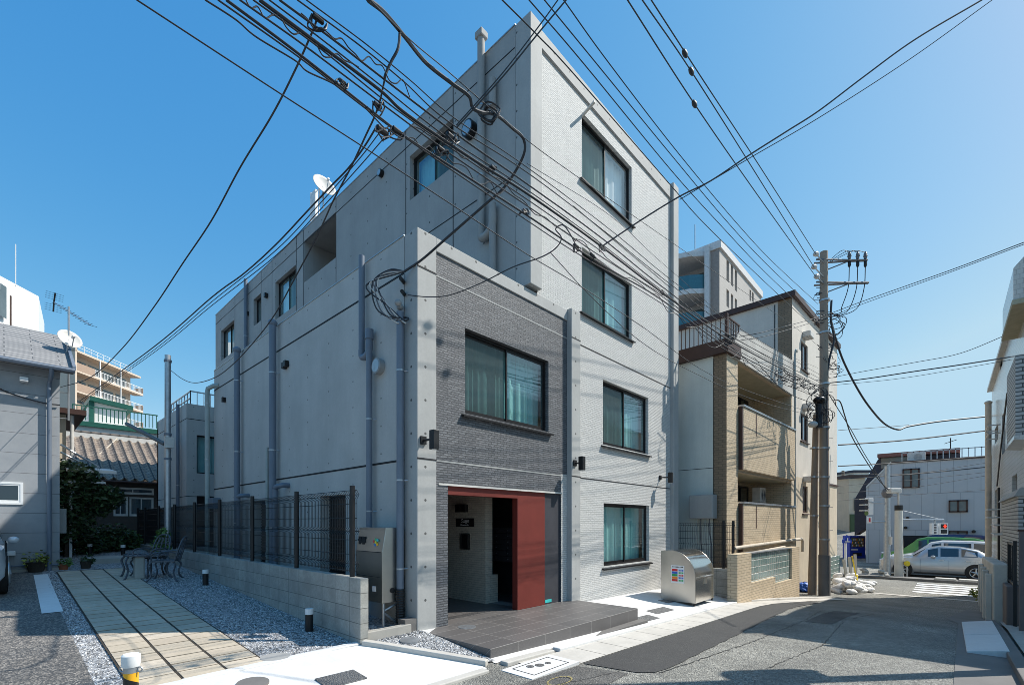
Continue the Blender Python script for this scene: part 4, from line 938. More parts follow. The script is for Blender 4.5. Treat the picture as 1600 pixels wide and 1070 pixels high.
# compact car at the left edge
# ================================================================ CARS
def carpaint(n, c, metal=.4, rough=.25):
    t = NT(n); t.b.inputs['Coat Weight'].default_value = .6; t.b.inputs['Coat Roughness'].default_value = .05; return t.set(c, rough, metal)
M['rubber'] = plain('tyre_rubber', (.02, .02, .021), .8); M['alloy'] = plain('alloy_rim', (.5, .5, .5), .3, .8)
M['tail'] = plain('tail_light', (.4, .02, .02), .2); M['headl'] = plain('head_light', (.7, .72, .75), .1)
def car(label, loc, rz, L_, W_, H_, paint, top, group=None, cat='car', wb=.58, wr=.33, name='parked_car'):
    # top: list of (x fraction from the nose, roof height fraction, belt height fraction)
    r = thing(name, label, cat, loc, rz, group)
    st = []
    for fx, zr, zb in top: st.append((fx*L_-L_/2, zr*H_, zb*H_))
    mb = MB(); n = len(st); K = 12
    for x, zr, zb in st:
        e = 1-max(0, (abs(x)/(L_/2)-.86)/.14)**2*.22
        w_ = W_/2*e; zl = .2 if abs(x) < L_/2*.95 else .32
        cab = zr > zb+.03; wt = w_*(.74 if cab else .93); zs = zb
        ring = [(w_*.9, zl), (w_*.995, zl+.12), (w_, (zl+zs)/2), (w_*.96, zs), (wt, zr-.03 if cab else zr), (wt*.86, zr)]
        mb.v += [Vector((x, y, z)) for y, z in ring]+[Vector((x, -y, z)) for y, z in ring[::-1]]
    for i in range(n-1):
        for k in range(K): mb.f.append((i*K+k, (i+1)*K+k, (i+1)*K+(k+1) % K, i*K+(k+1) % K))
    mb.f += [tuple(range(K)), tuple(range((n-1)*K, n*K))[::-1]]
    body = mb.build('body', paint, r, smooth=True)
    # glass following the cabin side, windscreen and rear window
    for s in (1, -1):
        cabs = [(i, q) for i, q in enumerate(st) if q[1] > q[2]+.18]
        for i in range(len(cabs)-1):
            g_ = MB()
            (ia, A_), (ib, B_) = cabs[i], cabs[i+1]
            if B_[0]-A_[0] < .25: continue
            def pt(q, f):
                return Vector((q[0], s*(W_/2*(.96*(1-f)+.74*f)+.008), q[2]+(q[1]-q[2])*f))
            pa, pb = Vector((A_[0]+.04, 0, 0)), Vector((B_[0]-.04, 0, 0))
            q0 = [pt((A_[0]+.05, A_[1], A_[2]), f) for f in (.1, .84)]; q1 = [pt((B_[0]-.05, B_[1], B_[2]), f) for f in (.1, .84)]
            g_.quad(q0[0], q1[0], q1[1], q0[1]); g_.build('side_window', 'carglass', r)
    cab = [q for q in st if q[1] > q[2]+.18]
    idx = [i for i, q in enumerate(st) if q[1] > q[2]+.18]
    for (i0, i1, nm) in ((idx[0]-1, idx[0], 'windscreen'), (idx[-1]+1, idx[-1], 'rear_window')):
        if i0 < 0 or i0 >= n: continue
        a, b = st[i0], st[i1]; za, zb_ = a[1], b[1]; dirn = -1 if nm == 'windscreen' else 1
        o = Vector((dirn*.012, 0, .012)); g_ = MB()
        wa, wb_ = W_/2*.82, W_/2*.66
        pa = lambda f, y: Vector((a[0]+(b[0]-a[0])*f, y, za+(zb_-za)*f))+o
        g_.quad(pa(.08, wa), pa(.08, -wa), pa(.92, -wb_), pa(.92, wb_)); g_.build(nm, 'carglass', r)
    for sx in (-1, 1):
        xw = sx*L_*wb/2-L_*.01
        for sy in (-1, 1):
            y0 = sy*(W_/2-.2); y1 = sy*(W_/2+.005)
            MB().cyl((xw, y0, wr+.02), (xw, sy*(W_/2+.004), wr+.02), wr+.045, 28).build('wheel_arch', 'rubber', r)
            wh = MB().cyl((xw, y0, wr), (xw, sy*(W_/2+.012), wr), wr, 28).build('wheel', 'rubber', r, smooth=True)
            rm = MB().cyl((xw, sy*(W_/2+.0), wr), (xw, sy*(W_/2+.014), wr), wr*.66, 24)
            ri = MB(); ri.tube([(xw+math.cos(a)*wr*.62, sy*(W_/2+.02), wr+math.sin(a)*wr*.62) for a in [2*math.pi*k/24 for k in range(25)]], wr*.05, 6)
            for k in range(5):
                a = 2*math.pi*k/5+.3
                ri.tube([(xw, sy*(W_/2+.018), wr), (xw+math.cos(a)*wr*.6, sy*(W_/2+.02), wr+math.sin(a)*wr*.6)], [wr*.12, wr*.07], 6)
            ri.build('rim', 'alloy', wh, smooth=True)
    for sy in (-1, 1):
        MB().ell((cab[0][0]+.25, sy*(W_/2+.09), cab[0][2]+.06), .1, .09, .07, 10, 6).build('wing_mirror', paint, r, smooth=True)
        MB().ell((-L_/2+.2, sy*W_*.40, .62*H_*.62+.2), .2, .1, .07, 10, 6).build('headlight', 'headl', r, smooth=True)
        MB().ell((L_/2-.1, sy*W_*.40, H_*.5), .1, .1, .16, 10, 6).build('tail_light', 'tail', r, smooth=True)
        for fx in (.02, .22): MB().box(fx*L_-.08, fx*L_+.08, sy*W_/2-.01*0, sy*(W_/2+.02), H_*.56, H_*.56+.03).build('door_handle', 'alloy', r)
        mb = MB(); 
        for fx in (-.15, .07, .27): mb.box(fx*L_-.004, fx*L_+.004, sy*(W_/2-.02), sy*(W_/2+.004), .3, H_*.58)
        mb.build('door_seam', 'dark', r)
        MB().box(-L_*.2, L_*.2, sy*(W_/2-.06), sy*(W_/2+.006), .2, .27).build('sill_trim', 'rubber', r)
    return r
t = NT('tinted_car_glass'); M['carglass'] = t.set((.02, .035, .05), .05, 0, 1.0)
M['p_silver'] = carpaint('silver_paint', (.46, .47, .48), .6); M['p_white'] = carpaint('pearl_white_paint', (.66, .67, .69), .1)
M['p_green'] = carpaint('green_paint', (.06, .24, .06), .2); M['p_navy'] = carpaint('navy_paint', (.02, .035, .12), .4)
SUV = [(0, .48, .48), (.03, .56, .55), (.2, .63, .60), (.28, .66, .62), (.40, .93, .64), (.5, 1, .65), (.66, .985, .66), (.80, .9, .68), (.9, .74, .70), (.97, .66, .64), (1, .5, .5)]
VAN = [(0, .42, .42), (.03, .5, .5), (.14, .55, .54), (.2, .6, .56), (.36, .94, .57), (.46, 1, .57), (.7, 1, .58), (.88, .98, .59), (.955, .93, .6), (.985, .62, .6), (1, .5, .5)]
# ================================================================ BEIGE APARTMENT HOUSE NEXT DOOR
M['tile_bg'] = tile('beige_brick_tile', (.62, .50, .35), (.54, .43, .29), (.30, .24, .17), .23, .07, .006, .5, .6, .08)
M['tile_br'] = tile('brown_brick_tile', (.27, .19, .12), (.22, .155, .10), (.12, .09, .06), .23, .07, .006, .5, .6, .08)
M['stucco'] = concrete('pale_stucco', (.63, .58, .51), False, .15); M['stucco_b'] = concrete('beige_stucco', (.58, .49, .37), False, .18)
M['stucco_g'] = concrete('greenish_render', (.66, .68, .62), False, .12); M['brown'] = plain('brown_painted_metal', (.06, .028, .02), .5); M['soffit'] = plain('cream_soffit', (.42, .38, .26), .8)
t = NT('glass_block'); u, z, sp = t.uv(); cb = t.n('ShaderNodeCombineXYZ'); t.L(u, cb.inputs[0]); t.L(z, cb.inputs[1])
b = t.n('ShaderNodeTexBrick'); t.L(cb.outputs[0], b.inputs[0]); b.offset = 0; b.inputs['Scale'].default_value = 1; b.inputs['Brick Width'].default_value = .19; b.inputs['Row Height'].default_value = .19; b.inputs['Mortar Size'].default_value = .02; b.inputs['Mortar Smooth'].default_value = .6
b.inputs['Color1'].default_value = (.20, .28, .25, 1); b.inputs['Color2'].default_value = (.12, .19, .17, 1); b.inputs['Mortar'].default_value = (.45, .47, .43, 1); t.bump(t.m2('SUBTRACT', 1, b.outputs['Fac']), 1, .02); M['gblock'] = t.set(b.outputs[0], .15)
rzB = R(-2.5); OB = (9.93, -1.13); G2 = thing('beige_apartment_house', 'beige tiled apartment house with balconies and brown roof rail beyond the grey building', 'apartment house', (*OB, 0), rzB)
cB, sB = math.cos(rzB), math.sin(rzB)
def fB(px, py, n=0):
    p = (OB[0]-sB*n, OB[1]+cB*n); w_ = hv(px, py, p, (p[0]+cB, p[1]+sB)); dx, dy = w_.x-OB[0], w_.y-OB[1]
    return Vector((dx*cB+dy*sB, -dx*sB+dy*cB, w_.z))
BX = 6.41; LXX = 14.0; B2 = (.85, 6.2, 5.1, 6.42); B1 = (.85, 6.2, 2.2, 3.12)
wall(G2, 'front_wall', 'tile_bg', (0, 0), FU, FN, 0, BX, -1.3, 6.46, [B2, B1], depth=.12)
wall(G2, 'side_wall', 'stucco_g', (0, 0), LU, LN, .38, 10, -1.3, 6.46); wall(G2, 'side_wall', 'tile_br', (0, 0), LU, LN, 0, .38, -1.3, 6.46, label='brown tiled edge of the side wall')
mb = MB(); mb.box(-.004, 0, .38, 10, 3.2, 3.215); mb.box(-.004, 0, .37, .385, -1, 6.4); mb.build('joint_line', 'dark', G2)
for k, (b_, fl) in enumerate(((B2, 3.95), (B1, 1.1))):
    mb = MB(); mb.box(.85, 6.2, .12, 1.3, fl-.15, fl); mb.box(.7, .85, .12, 1.4, fl, b_[3]); mb.box(6.2, 6.35, .12, 1.4, fl, b_[3]); mb.box(.7, 6.35, 1.3, 1.42, fl, b_[3]); mb.build('balcony', 'tile_bg', G2)
    MB().box(.71, 6.34, .12, 1.3, b_[3], b_[3]+.1).build('balcony_soffit', 'soffit', G2)
    window(G2, (0, 1.3), FU, FN, 1.2, 2.9, fl+.1, b_[3]-.15, sill=False, inset=-.07, curt=None, gl='glass_dk', screen=False)
    window(G2, (0, 1.3), FU, FN, 3.9, 5.4, fl+.1, b_[3]-.15, sill=False, inset=-.07, curt='curt_w', gl='glass_dk', screen=False)
    z0, z1 = (3.2, 5.08) if k == 0 else (.42, 2.18)
    MB().box(.98, 6.36, -.12, -.003, z0, z1).build('balcony_parapet', 'tile_bg', G2, bevel=.006)
    MB().box(.96, 6.4, -.15, .03, z1, z1+.06).build('parapet_rail', 'steel', G2)
    MB().box(.9, .98, -.11, -.002, z0, z1).build('panel_edge', 'brown', G2)
    MB().box(2.05, 2.1, -.13, -.12, z1-.75, z1-.05).build('drip_slot', 'brown', G2)
# terrace
MB().box(-.14, .0, -.02, 10, 6.46, 6.85).build('terrace_fascia', 'brown', G2); MB().box(-.14, .86, -.1, -.0, 6.46, 6.85).build('terrace_fascia', 'brown', G2)
MB().box(.0, BX, .0, 10, 6.46, 6.6).build('terrace_floor', 'conc_soft', G2)
mb = MB(); mb.add([(.5, -.06, 6.44), (BX, -.06, 6.44), (BX, -.06, 7.75), (.95, -.06, 7.38), (.5, -.06, 7.0), (.5, .1, 6.44), (BX, .1, 6.44), (BX, .1, 7.75), (.95, .1, 7.38), (.5, .1, 7.0)], [(0, 1, 2, 3, 4), (9, 8, 7, 6, 5)]+[(i, (i+1) % 5, 5+(i+1) % 5, 5+i) for i in range(5)])
M['stained'] = concrete('streaked_parapet', (.50, .48, .44), False, .5); mb.build('terrace_parapet', 'stained', G2)
mb = MB(); mb.box(-.1, -.06, -.04, 10, 7.46, 7.5); mb.box(-.1, .9, -.06, -.02, 7.46, 7.5)
y = .0
while y < 9.9: mb.box(-.09, -.07, y, y+.02, 6.85, 7.46); y += .13
for k in range(7): mb.box(.02+k*.13, .04+k*.13, -.05, -.03, 6.85, 7.46)
mb.box(-.12, -.04, -.07, .01, 6.85, 7.56); mb.build('terrace_railing', 'brown', G2)
# upper block
T1 = [fB(1251.6, 538), fB(1261.8, 574)]; T2 = [fB(1251, 652), fB(1262.3, 686)]; T3 = [fB(1254, 766), fB(1261.8, 794)]
HW = [(a.x, b_.x, zc-.55, zc+.55) for (a, b_), zc in ((T1, fB(1256, 557).z), (T2, fB(1256, 668).z), (T3, fB(1257, 780).z))]
wall(G2, 'front_wall', 'stucco', (0, 0), FU, FN, BX, LXX, 3.4, 10.2, HW[:2]); wall(G2, 'front_wall', 'stucco_b', (0, 0), FU, FN, BX, LXX, -1.6, 3.4, HW[2:], label='beige rendered lower part of the front wall')
for q in HW: window(G2, (0, 0), FU, FN, *q, split=.5, sill=True, fm='brown', curt=None, inset=.05, gl='glass_dk', screen=False); MB().box((q[0]+q[1])/2-.35, (q[0]+q[1])/2+.2, -.3, 0, q[3]+.15, q[3]+.38).build('vent_cover', 'offwhite', G2, bevel=.03)
wall(G2, 'side_wall', 'stucco', (BX, 0), LU, LN, .5, 10, 6.5, 10.2); wall(G2, 'side_wall', 'tile_br', (BX, 0), LU, LN, 0, .5, 6.5, 10.2, label='brown tiled corner strip of the upper storey')
mb = MB(); mb.box(LXX-.2, LXX, .01, 10, -1.6, 10.19); mb.box(BX+.01, LXX, 9.8, 10, -1.6, 10.19); mb.box(.01, BX, 9.8, 10, -1.3, 6.4); mb.build('rear_wall', 'stucco_b', G2)
MB().box(BX-.12, LXX+.12, -.14, 10.1, 10.2, 10.42).build('roof', 'brown', G2, bevel=.01)
MB().box(BX+4.8, LXX+.03, -.05, 0, 3.36, 3.44).build('string_course', 'brown', G2)
m_ = fB(1222, 462); MB().tube([(BX-.03, .6, 6.7), (BX-.03, .6, 10.1)], .015, 6).build('wall_cable', 'cable', G2)
MB().box(BX-.15, BX, 1.0, 1.45, 8.2, 8.7).build('meter_box', 'conc_soft', G2, bevel=.01)
pipe_v(G2, BX-.02, -.1, -.8, 8.0, .035, 'pipe_w')
MB().tube(spline([(BX-.02, -.1, 8.0), (BX-.02, -.12, 8.15), (BX+.1, -.12, 8.2), (BX+.16, -.12, 8.1)], 4), .03, 8).build('vent_pipe', 'pipe_w', G2, smooth=True)
# long pale pipes across the front
for zz, x1 in ((.98, BX+.6), (.74, 4.8)):
    p_ = [(.0, -.2, zz-.1), (x1-.1, -.2, zz), (x1, -.2, zz-.08), (x1, -.2, zz-.5)]
    MB().tube(p_, .055, 10).build('waste_pipe', 'pipe_cream', G2, smooth=True)
# low wall with glass blocks
n0 = -.75; a0 = fB(1152, 900, n0).x; a1 = fB(1174, 900, n0).x; a2 = fB(1237, 900, n0).x; a3 = fB(1249, 900, n0).x; zt1 = fB(1175, 863, n0).z
mb = MB(); mb.box(a0, a1, n0, n0+.25, -1.4, zt1); mb.box(a2, a3, n0, n0+.25, -1.4, zt1-.0); am = (a1*.45+a2*.55)
zb1 = fB(1175, 910, n0).z; zb2 = fB(1225, 905, n0).z
mb.box(a1, am, n0, n0+.25, -1.4, zb1); mb.box(am, a2, n0, n0+.25, -1.4, zb2-.05); mb.build('street_wall', 'tile_bg', G2, bevel=.005)
mb = MB(); mb.box(a1, am, n0+.06, n0+.16, zb1, zt1-.03); mb.box(am, a2, n0+.06, n0+.16, zb2-.05, zt1-.03); mb.build('glass_block_panel', 'gblock', G2)
mb = MB(); mb.box(a1, a2, n0, n0+.2, zt1-.03, zt1); mb.build('panel_frame', 'steel', G2)
b0 = fB(1297, 890, -.1); MB().box(b0.x, b0.x+2.0, -.12, .0, b0.z-.4, b0.z+.6).build('glass_block_panel', 'gblock', G2)
MB().box(-.36, -.02, .25, .95, 1.72, 2.42).build('water_heater', 'conc_pl', G2, bevel=.03)
for k in range(4): MB().tube(spline([(-.2, .4+k*.13, 1.74), (-.2, .42+k*.12, 1.4), (-.14, .38+k*.15, 1.0), (-.08, .4+k*.1, .2)], 4), .018, 6).build('heater_pipe', 'pipe_w' if k % 2 else 'cable_gr', G2, smooth=True)
def ac(label, loc, rz, w_=.75, h_=.55):
    r = thing('air_conditioner', label, 'air conditioner', loc, rz)
    MB().box(-w_/2, w_/2, 0, .28, 0, h_).build('casing', 'offwhite', r, bevel=.015)
    mb = MB()
    for k in range(7): mb.tube([(w_*.08+.03*(k+1)*math.cos(a), -.004, h_/2+.03*(k+1)*math.sin(a)) for a in [2*math.pi*j/20 for j in range(21)]], .004, 4)
    mb.build('fan_grille', 'cable_gr', r); mb = MB()
    for s in (-1, 1): mb.box(s*w_*.35-.02, s*w_*.35+.02, -.03, .3, -.04, 0)
    mb.build('feet', 'steel', r); return r
def wB(s, n, z): return Vector((OB[0]+s*cB-n*sB, OB[1]+s*sB+n*cB, z))
q = fB(1218, 636, .5); ac('air conditioner hung under the upper balcony soffit of the beige house', wB(q.x, .45, q.z-.28), rzB, .9)
q = fB(1192, 772, .6); ac('air conditioner standing on the lower balcony of the beige house', wB(q.x, .6, q.z-.3), rzB, .6)
r_ = thing('weeds', 'small tuft of yellow green weeds at the foot of the beige wall', 'weeds', hg(1170, 934))
leaves([((0, 0, .08), .16), ((.15, .05, .06), .12)], 130, .06, 77).build('blades', 'leaf_y', r_)
r_ = thing('weeds', 'weeds growing at the end of the white parapet on the right', 'weeds', hx(1528, 930, 15.2)+Vector((0, 0, -.1)))
leaves([((0, 0, .15), .2)], 120, .06, 78).build('blades', 'leaf_y', r_)
M['tarp'] = plain('blue_tarp', (.01, .09, .4), .5)
p = hg(1256, 924); mb = MB(); rnd = random.Random(3); mb.ell((0, 0, .18), .35, .25, .2, 12, 8, lambda v: v*rnd.uniform(.8, 1.15)); o = mb.build('blue_bag', 'tarp'); o.location = p; tag(o, 'crumpled blue bag lying behind the foot of the poles', 'bag')
# ================================================================ UTILITY POLES
M['pole'] = concrete('pole_concrete', (.31, .24, .18), False, .25)
def pole(label, px, py, r0, r1, topx, topy, nm='utility_pole'):
    p = hg(px, py); t0 = (p-CAM).dot(Vector((.734, .679, 0))); top = ht(topx, topy, t0)
    P_ = thing(nm, label, 'utility pole', p); MB().tube([(0, 0, -.3), top-p], [r0, r1], 20).build('shaft', 'pole', P_, smooth=True)
    return P_, p, top, t0
P1, p1, top1, T1_ = pole('tall concrete utility pole with crossarms reaching right', 1288, 931, .172, .125, 1287, 394)
P2, p2_, top2, T2_ = pole('shorter leaning concrete pole left of the tall one', 1268.5, 929, .15, .10, 1275, 648)
MB().tube([(0, 0, -.1), (0, 0, 1.5)], .19, 20).build('pole_sleeve', 'gutter_d', P1, smooth=True)
MB().box(-.3, -.0, -.12, -.1, .0, 0.01)
def lp(px, py, t): return ht(px, py, t)-p1
for q in (470, 520, 600, 668, 700, 745, 790, 842):
    c = lp(1287, q, T1_); MB().cyl((0, 0, c.z-.03), (0, 0, c.z+.03), .175, 20).build('band', 'steel', P1)
mb = MB()
for i, q in enumerate(range(450, 850, 18)):
    c = lp(1287, q, T1_); s = 1 if i % 2 else -1; mb.cyl((s*.1, -s*.1, c.z), (s*.22, -s*.22, c.z), .009, 6)
mb.build('step_bolts', 'steel_dk', P1)
for py, ln in ((408, 1355), (443, 1357)):
    a = lp(1285, py, T1_); e = hv(ln, py-1, (p1.x, p1.y), (p1.x+.45, p1.y-.9))-p1; a = Vector((0, 0, a.z))
    for o_ in (-.13, .13): 
        d = (e-a).normalized(); sd_ = Vector((-d.y, d.x, 0))*o_
        MB().tube([a+sd_-d*.3, a+sd_*.3+d*.8, e+sd_*.2], .032, 6).build('crossarm', 'steel_dk', P1)
    MB().tube([a+Vector((0, 0, -.35)), a+(e-a)*.6], .02, 6).build('arm_brace', 'steel_dk', P1)
dirx = (Vector((.45, -.9, 0))).normalized()
for k, px in enumerate((1327, 1340, 1352)):
    e = hv(px, 404, (p1.x, p1.y), (p1.x+.45, p1.y-.9))-p1
    MB().tube([e+Vector((0, 0, z_)) for z_ in (-.02, .06, .08, .14, .16, .22)], [.05, .05, .07, .05, .06, .03], 10).build('insulator', 'cable_gr', P1, smooth=True)
    MB().tube(spline([e+Vector((0, 0, .25)), e+Vector((0, 0, -.1)), e+Vector((0, 0, -.3))], 4), [.02]*4+[.05]*4+[.03], 8).build('cutout_switch', 'frame', P1, smooth=True)
    c_ = lp(1310-k*3, 492+k*2, T1_); m_ = hv(px-2, 450, (p1.x, p1.y), (p1.x+.45, p1.y-.9))-p1; m2_ = hv(px-12, 480, (p1.x, p1.y), (p1.x+.45, p1.y-.9))-p1
    MB().tube(spline([e+Vector((0, 0, -.28)), m_, m2_, c_*.6+m2_*.4+Vector((0, 0, -.05)), Vector((0, 0, c_.z))], 6), .014, 6).build('jumper_cable', 'cable', P1, smooth=True)
    MB().tube(spline([e+Vector((0, 0, .22)), e*.7+Vector((0, 0, e.z*.3+.32)), Vector((.1, -.15, e.z+.05))], 6), .010, 6).build('jumper_cable', 'cable', P1, smooth=True)
for (px, py) in ((1276, 398), (1273, 418), (1277, 433)):
    c = hv(px, py, (p1.x, p1.y), (p1.x-1, p1.y+.1))-p1
    MB().tube([c+Vector((-.16, .02, 0)), c+Vector((-.1, .02, 0)), c+Vector((-.02, 0, 0)), c+Vector((.1, -.01, 0))], [.05, .085, .085, .03], 10).build('insulator', 'insul', P1, smooth=True)
    MB().tube([c+Vector((.05, 0, 0)), Vector((0, 0, c.z))], .025, 6).build('insulator_arm', 'steel', P1)
rnd = random.Random(5)
def loopcable(c, r, n=1, rr=.012, par=None):
    mb = MB(); a0_ = rnd.uniform(0, 6)
    ax = Vector((rnd.uniform(-.5, .5), rnd.uniform(-.5, .5), 1)).normalized(); u_ = ax.cross(Vector((1, .3, 0))).normalized(); v_ = Vector((0, 0, 1))
    mb.tube([c+(u_*math.cos(a0_+a)+v_*math.sin(a0_+a))*r*(1+.12*math.sin(2.3*a)) for a in [n*2*math.pi*k/18 for k in range(17)]], rr, 6)
    mb.build('cable_loop', 'cable', par, smooth=True)
for k in range(6): loopcable(lp(1303+rnd.uniform(-3, 5), 505+rnd.uniform(-8, 10), T1_-.1), rnd.uniform(.15, .38), par=P1)
for k in range(16): loopcable(lp(1285+rnd.uniform(-14, 10), 628+rnd.uniform(-22, 26), T1_-.25), rnd.uniform(.12, .35), par=P1)
MB().ell(lp(1280, 625, T1_-.25), .2, .2, .14, 12, 8).build('splice_closure', 'frame', P1, smooth=True)
MB().tube([lp(1279, 625, T1_-.2), lp(1280, 668, T1_-.2)], .11, 12).build('splice_closure', 'cable', P1, smooth=True)
MB().tube(spline([lp(1299, 470, T1_-.1), lp(1298, 500, T1_-.1), lp(1303, 530, T1_-.1), lp(1296, 560, T1_-.1), lp(1290, 600, T1_-.1)], 5), .035, 8).build('riser_cable', 'cable', P1, smooth=True)
MB().tube([lp(1292, 610, T1_-.15), lp(1293, 900, T1_-.15)], .02, 6).build('riser_cable', 'cable_gr', P1)
MB().ell(p2_*0+ht(1270, 663, T1_-.2)-p2_, .16, .16, .12, 12, 8).build('street_light_head', 'offwhite', P2, smooth=True)
for q in (700, 745, 805): c = ht(1272, q, T2_)-p2_; MB().cyl((c.x-.0, c.y, c.z-.03), (c.x, c.y, c.z+.03), .145, 16).build('band', 'steel', P2)
# ================================================================ OVERHEAD CABLES
def cable(label, pts, r, m='cable', grp='overhead cables along the street', n=8, seg=6, nm='overhead_cable'):
    o = MB().tube(spline(pts, n), r, seg).build(nm, m, smooth=True, origin=True); return tag(o, label, 'cable', grp)
PB = ((16.5, -2.5), (-3.0, -2.3))
def vp(pts, pl=PB): return [hv(x, y, *pl) for x, y in pts]
bundle = [
 ('lowest cable of the main bundle crossing the facade', [(353, 0), (466, 84), (573, 168), (632, 213), (720, 270), (824, 337), (900, 388), (960, 425), (1033, 468), (1140, 545), (1230, 592), (1282, 612)], 0.0098),
 ('second lowest cable of the main bundle', [(374, 0), (480, 75), (604, 168), (700, 238), (824, 322), (930, 395), (1033, 462), (1140, 540), (1235, 590), (1282, 610)], 0.0066),
 ('thickest cable in the middle of the main bundle', [(405, 0), (480, 56), (592, 140), (637, 180), (740, 250), (824, 303), (930, 378), (1033, 456), (1140, 532), (1235, 583), (1282, 606)], 0.0131),
 ('thinner cable just above the thickest one', [(420, 0), (500, 60), (600, 138), (700, 216), (824, 297), (930, 374), (1033, 453), (1140, 530), (1282, 603)], 0.0057),
 ('upper middle cable of the main bundle', [(436, 0), (520, 62), (600, 124), (720, 215), (824, 288), (940, 372), (1040, 452), (1150, 530), (1282, 598)], 0.0082),
 ('second highest cable of the main bundle', [(464, 0), (560, 70), (631, 128), (700, 190), (824, 270), (940, 358), (1050, 446), (1160, 525), (1282, 592)], 0.0057),
 ('highest cable of the main bundle', [(478, 0), (570, 68), (640, 125), (710, 185), (824, 262), (957, 362), (1060, 446), (1170, 522), (1282, 586)], 0.0049),
 ('wavy thin wire joining the bundle from the upper left', [(320, 0), (368, 31), (400, 58), (461, 95), (480, 112), (522, 132), (562, 161), (600, 200)], 0.0057),
 ('thin wire running below the bundle from top left to the pole', [(213, 0), (440, 148), (560, 225), (706, 320), (823, 397), (900, 443), (1000, 508), (1130, 595), (1268, 645)], 0.0049),
 ('thin wire crossing the top floor window', [(760, 165), (823, 219), (900, 275), (1060, 386), (1236, 507), (1278, 540)], 0.0041),
 ('thin wire above the bundle over the upper facade', [(824, 256), (957, 340), (1045, 420), (1180, 530), (1278, 575)], 0.0033)]
for l, pts, r in bundle: cable(l, vp(pts), r)
rnd = random.Random(11)
for i, (a, b) in enumerate((((470, 20), (640, 140)), ((640, 185), (900, 372)), ((900, 372), (1130, 545)), ((380, -5), (560, 112)), ((600, 195), (790, 300)), ((1130, 545), (1270, 600)))):
    pts = []; n_ = 16
    for k in range(n_+1):
        f = k/n_; pts.append((a[0]+(b[0]-a[0])*f, a[1]+(b[1]-a[1])*f+rnd.uniform(-8, 12)))
    cable(('loosely twisted tie wire at the upper left of the bundle', 'loosely twisted tie wire before the main facade', 'loosely twisted tie wire near the beige house', 'loosely twisted tie wire at the top left corner of the bundle', 'loosely twisted tie wire in front of the upper side window', 'loosely twisted tie wire just left of the utility pole')[i], vp(pts), .005)
def clampbox(label, px, py, s=(.12, .05, .07), m='frame', pl=PB):
    p = hv(px, py, *pl); o = MB().box(-s[0], s[0], -s[1], s[1], -s[2], s[2]).build('cable_clamp', m, bevel=.01); o.location = p; o.rotation_euler = (0, 0, R(-10)); tag(o, label, 'cable clamp', 'clamps on the main bundle'); return p
def fitting(label, px, py, sc=1.0):
    p = hv(px, py, *PB); r = thing('cable_clamp', label, 'cable clamp', p, 0, 'clamps and splices on the main bundle'); rr = random.Random(int(px))
    sc *= .6; MB().tube([(-.07*sc, 0, .0), (-.06*sc, 0, 0), (.06*sc, 0, 0), (.07*sc, 0, 0)], [.02*sc, .035*sc, .03*sc, .02*sc], 8).build('clamp_body', 'frame', r, smooth=True)
    for k in range(3):
        mb = MB(); mb.tube(spline([(-.08*sc, 0, .0), (-.05*sc+rr.uniform(-.05, .05), rr.uniform(-.06, .06), -.1*sc), (.05*sc, rr.uniform(-.05, .05), rr.uniform(-.16, .08)*sc), (.12*sc, 0, .02)], 4), .006, 5); mb.build('tail_wire', 'cable', r, smooth=True)
for l, x, y, s in (('clamp where the left house drop leaves the bundle', 497, 30, 1.0), ('clamp under the bundle at the upper left', 535, 128, .7), ('black splice before the blue sky left of the roof', 590, 165, .9), ('splice cluster next to the roof edge', 597, 205, 1.3), ('splice cluster nearest the top left window', 620, 205, 1.1), ('pale clamp before the upper side window', 705, 215, 1.4), ('clamp right below the side window', 690, 235, 1.2),
                   ('small clamp at the tall wall pipe', 770, 262, .8), ('clamp before the upper corner pillar', 820, 330, .8), ('clamp where the thin drop meets the bundle', 900, 385, 1.2), ('clamp where the crossing wire meets the bundle', 940, 385, 1.2), ('clamp before the third floor window', 925, 398, .9), ('clamp close to the right fin', 1035, 455, .8)): fitting(l, x, y, s)
HV = ((16.5, -2.45), (0, -2.6))
for l, pts, r in (('left high voltage wire reaching the pole top', [(980, 0), (1085, 163), (1180, 300), (1275, 433)], .010), ('middle high voltage wire reaching the pole top', [(1003, 0), (1080, 112), (1175, 262), (1272, 418)], .010), ('right high voltage wire reaching the pole top', [(1017, 0), (1100, 128), (1190, 265), (1275, 398)], .010),
                  ('first of four wires over the roof edge', [(784, 0), (840, 56), (900, 120), (1048, 290), (1101, 350), (1190, 436), (1280, 520)], .007), ('second of four wires over the roof edge', [(826, 0), (912, 100), (1050, 268), (1124, 350), (1200, 430), (1280, 505)], .007), ('third of four wires over the roof edge', [(850, 0), (932, 100), (1045, 238), (1139, 350), (1205, 420), (1280, 490)], .007), ('fourth of four wires over the roof edge', [(880, 0), (952, 100), (1060, 240), (1152, 350), (1210, 412), (1278, 475)], .007)):
    cable(l, vp(pts, HV), r, grp='wires to the utility pole')
for i, (x, y) in enumerate(((1085, 163), (1080, 112), (1070, 84))):
    p = hv(x, y, *HV); o = MB().ell((0, 0, 0), .09, .04, .05, 10, 6).build('wire_spacer', 'cable', smooth=True); o.location = p
    tag(o, ('lowest', 'middle', 'highest')[i]+' black bead on the high voltage wires', 'wire spacer', 'beads on the high voltage wires')
X3 = ((1.0, -2.56), (4.4, -6.2))
cable('twisted pair crossing the sky from the bundle to the top right', vp([(942, 384), (1000, 345), (1062, 307), (1110, 283), (1170, 243), (1230, 205), (1280, 173), (1350, 120), (1430, 62), (1535, 0)], X3), .009, grp='wires to the right side')
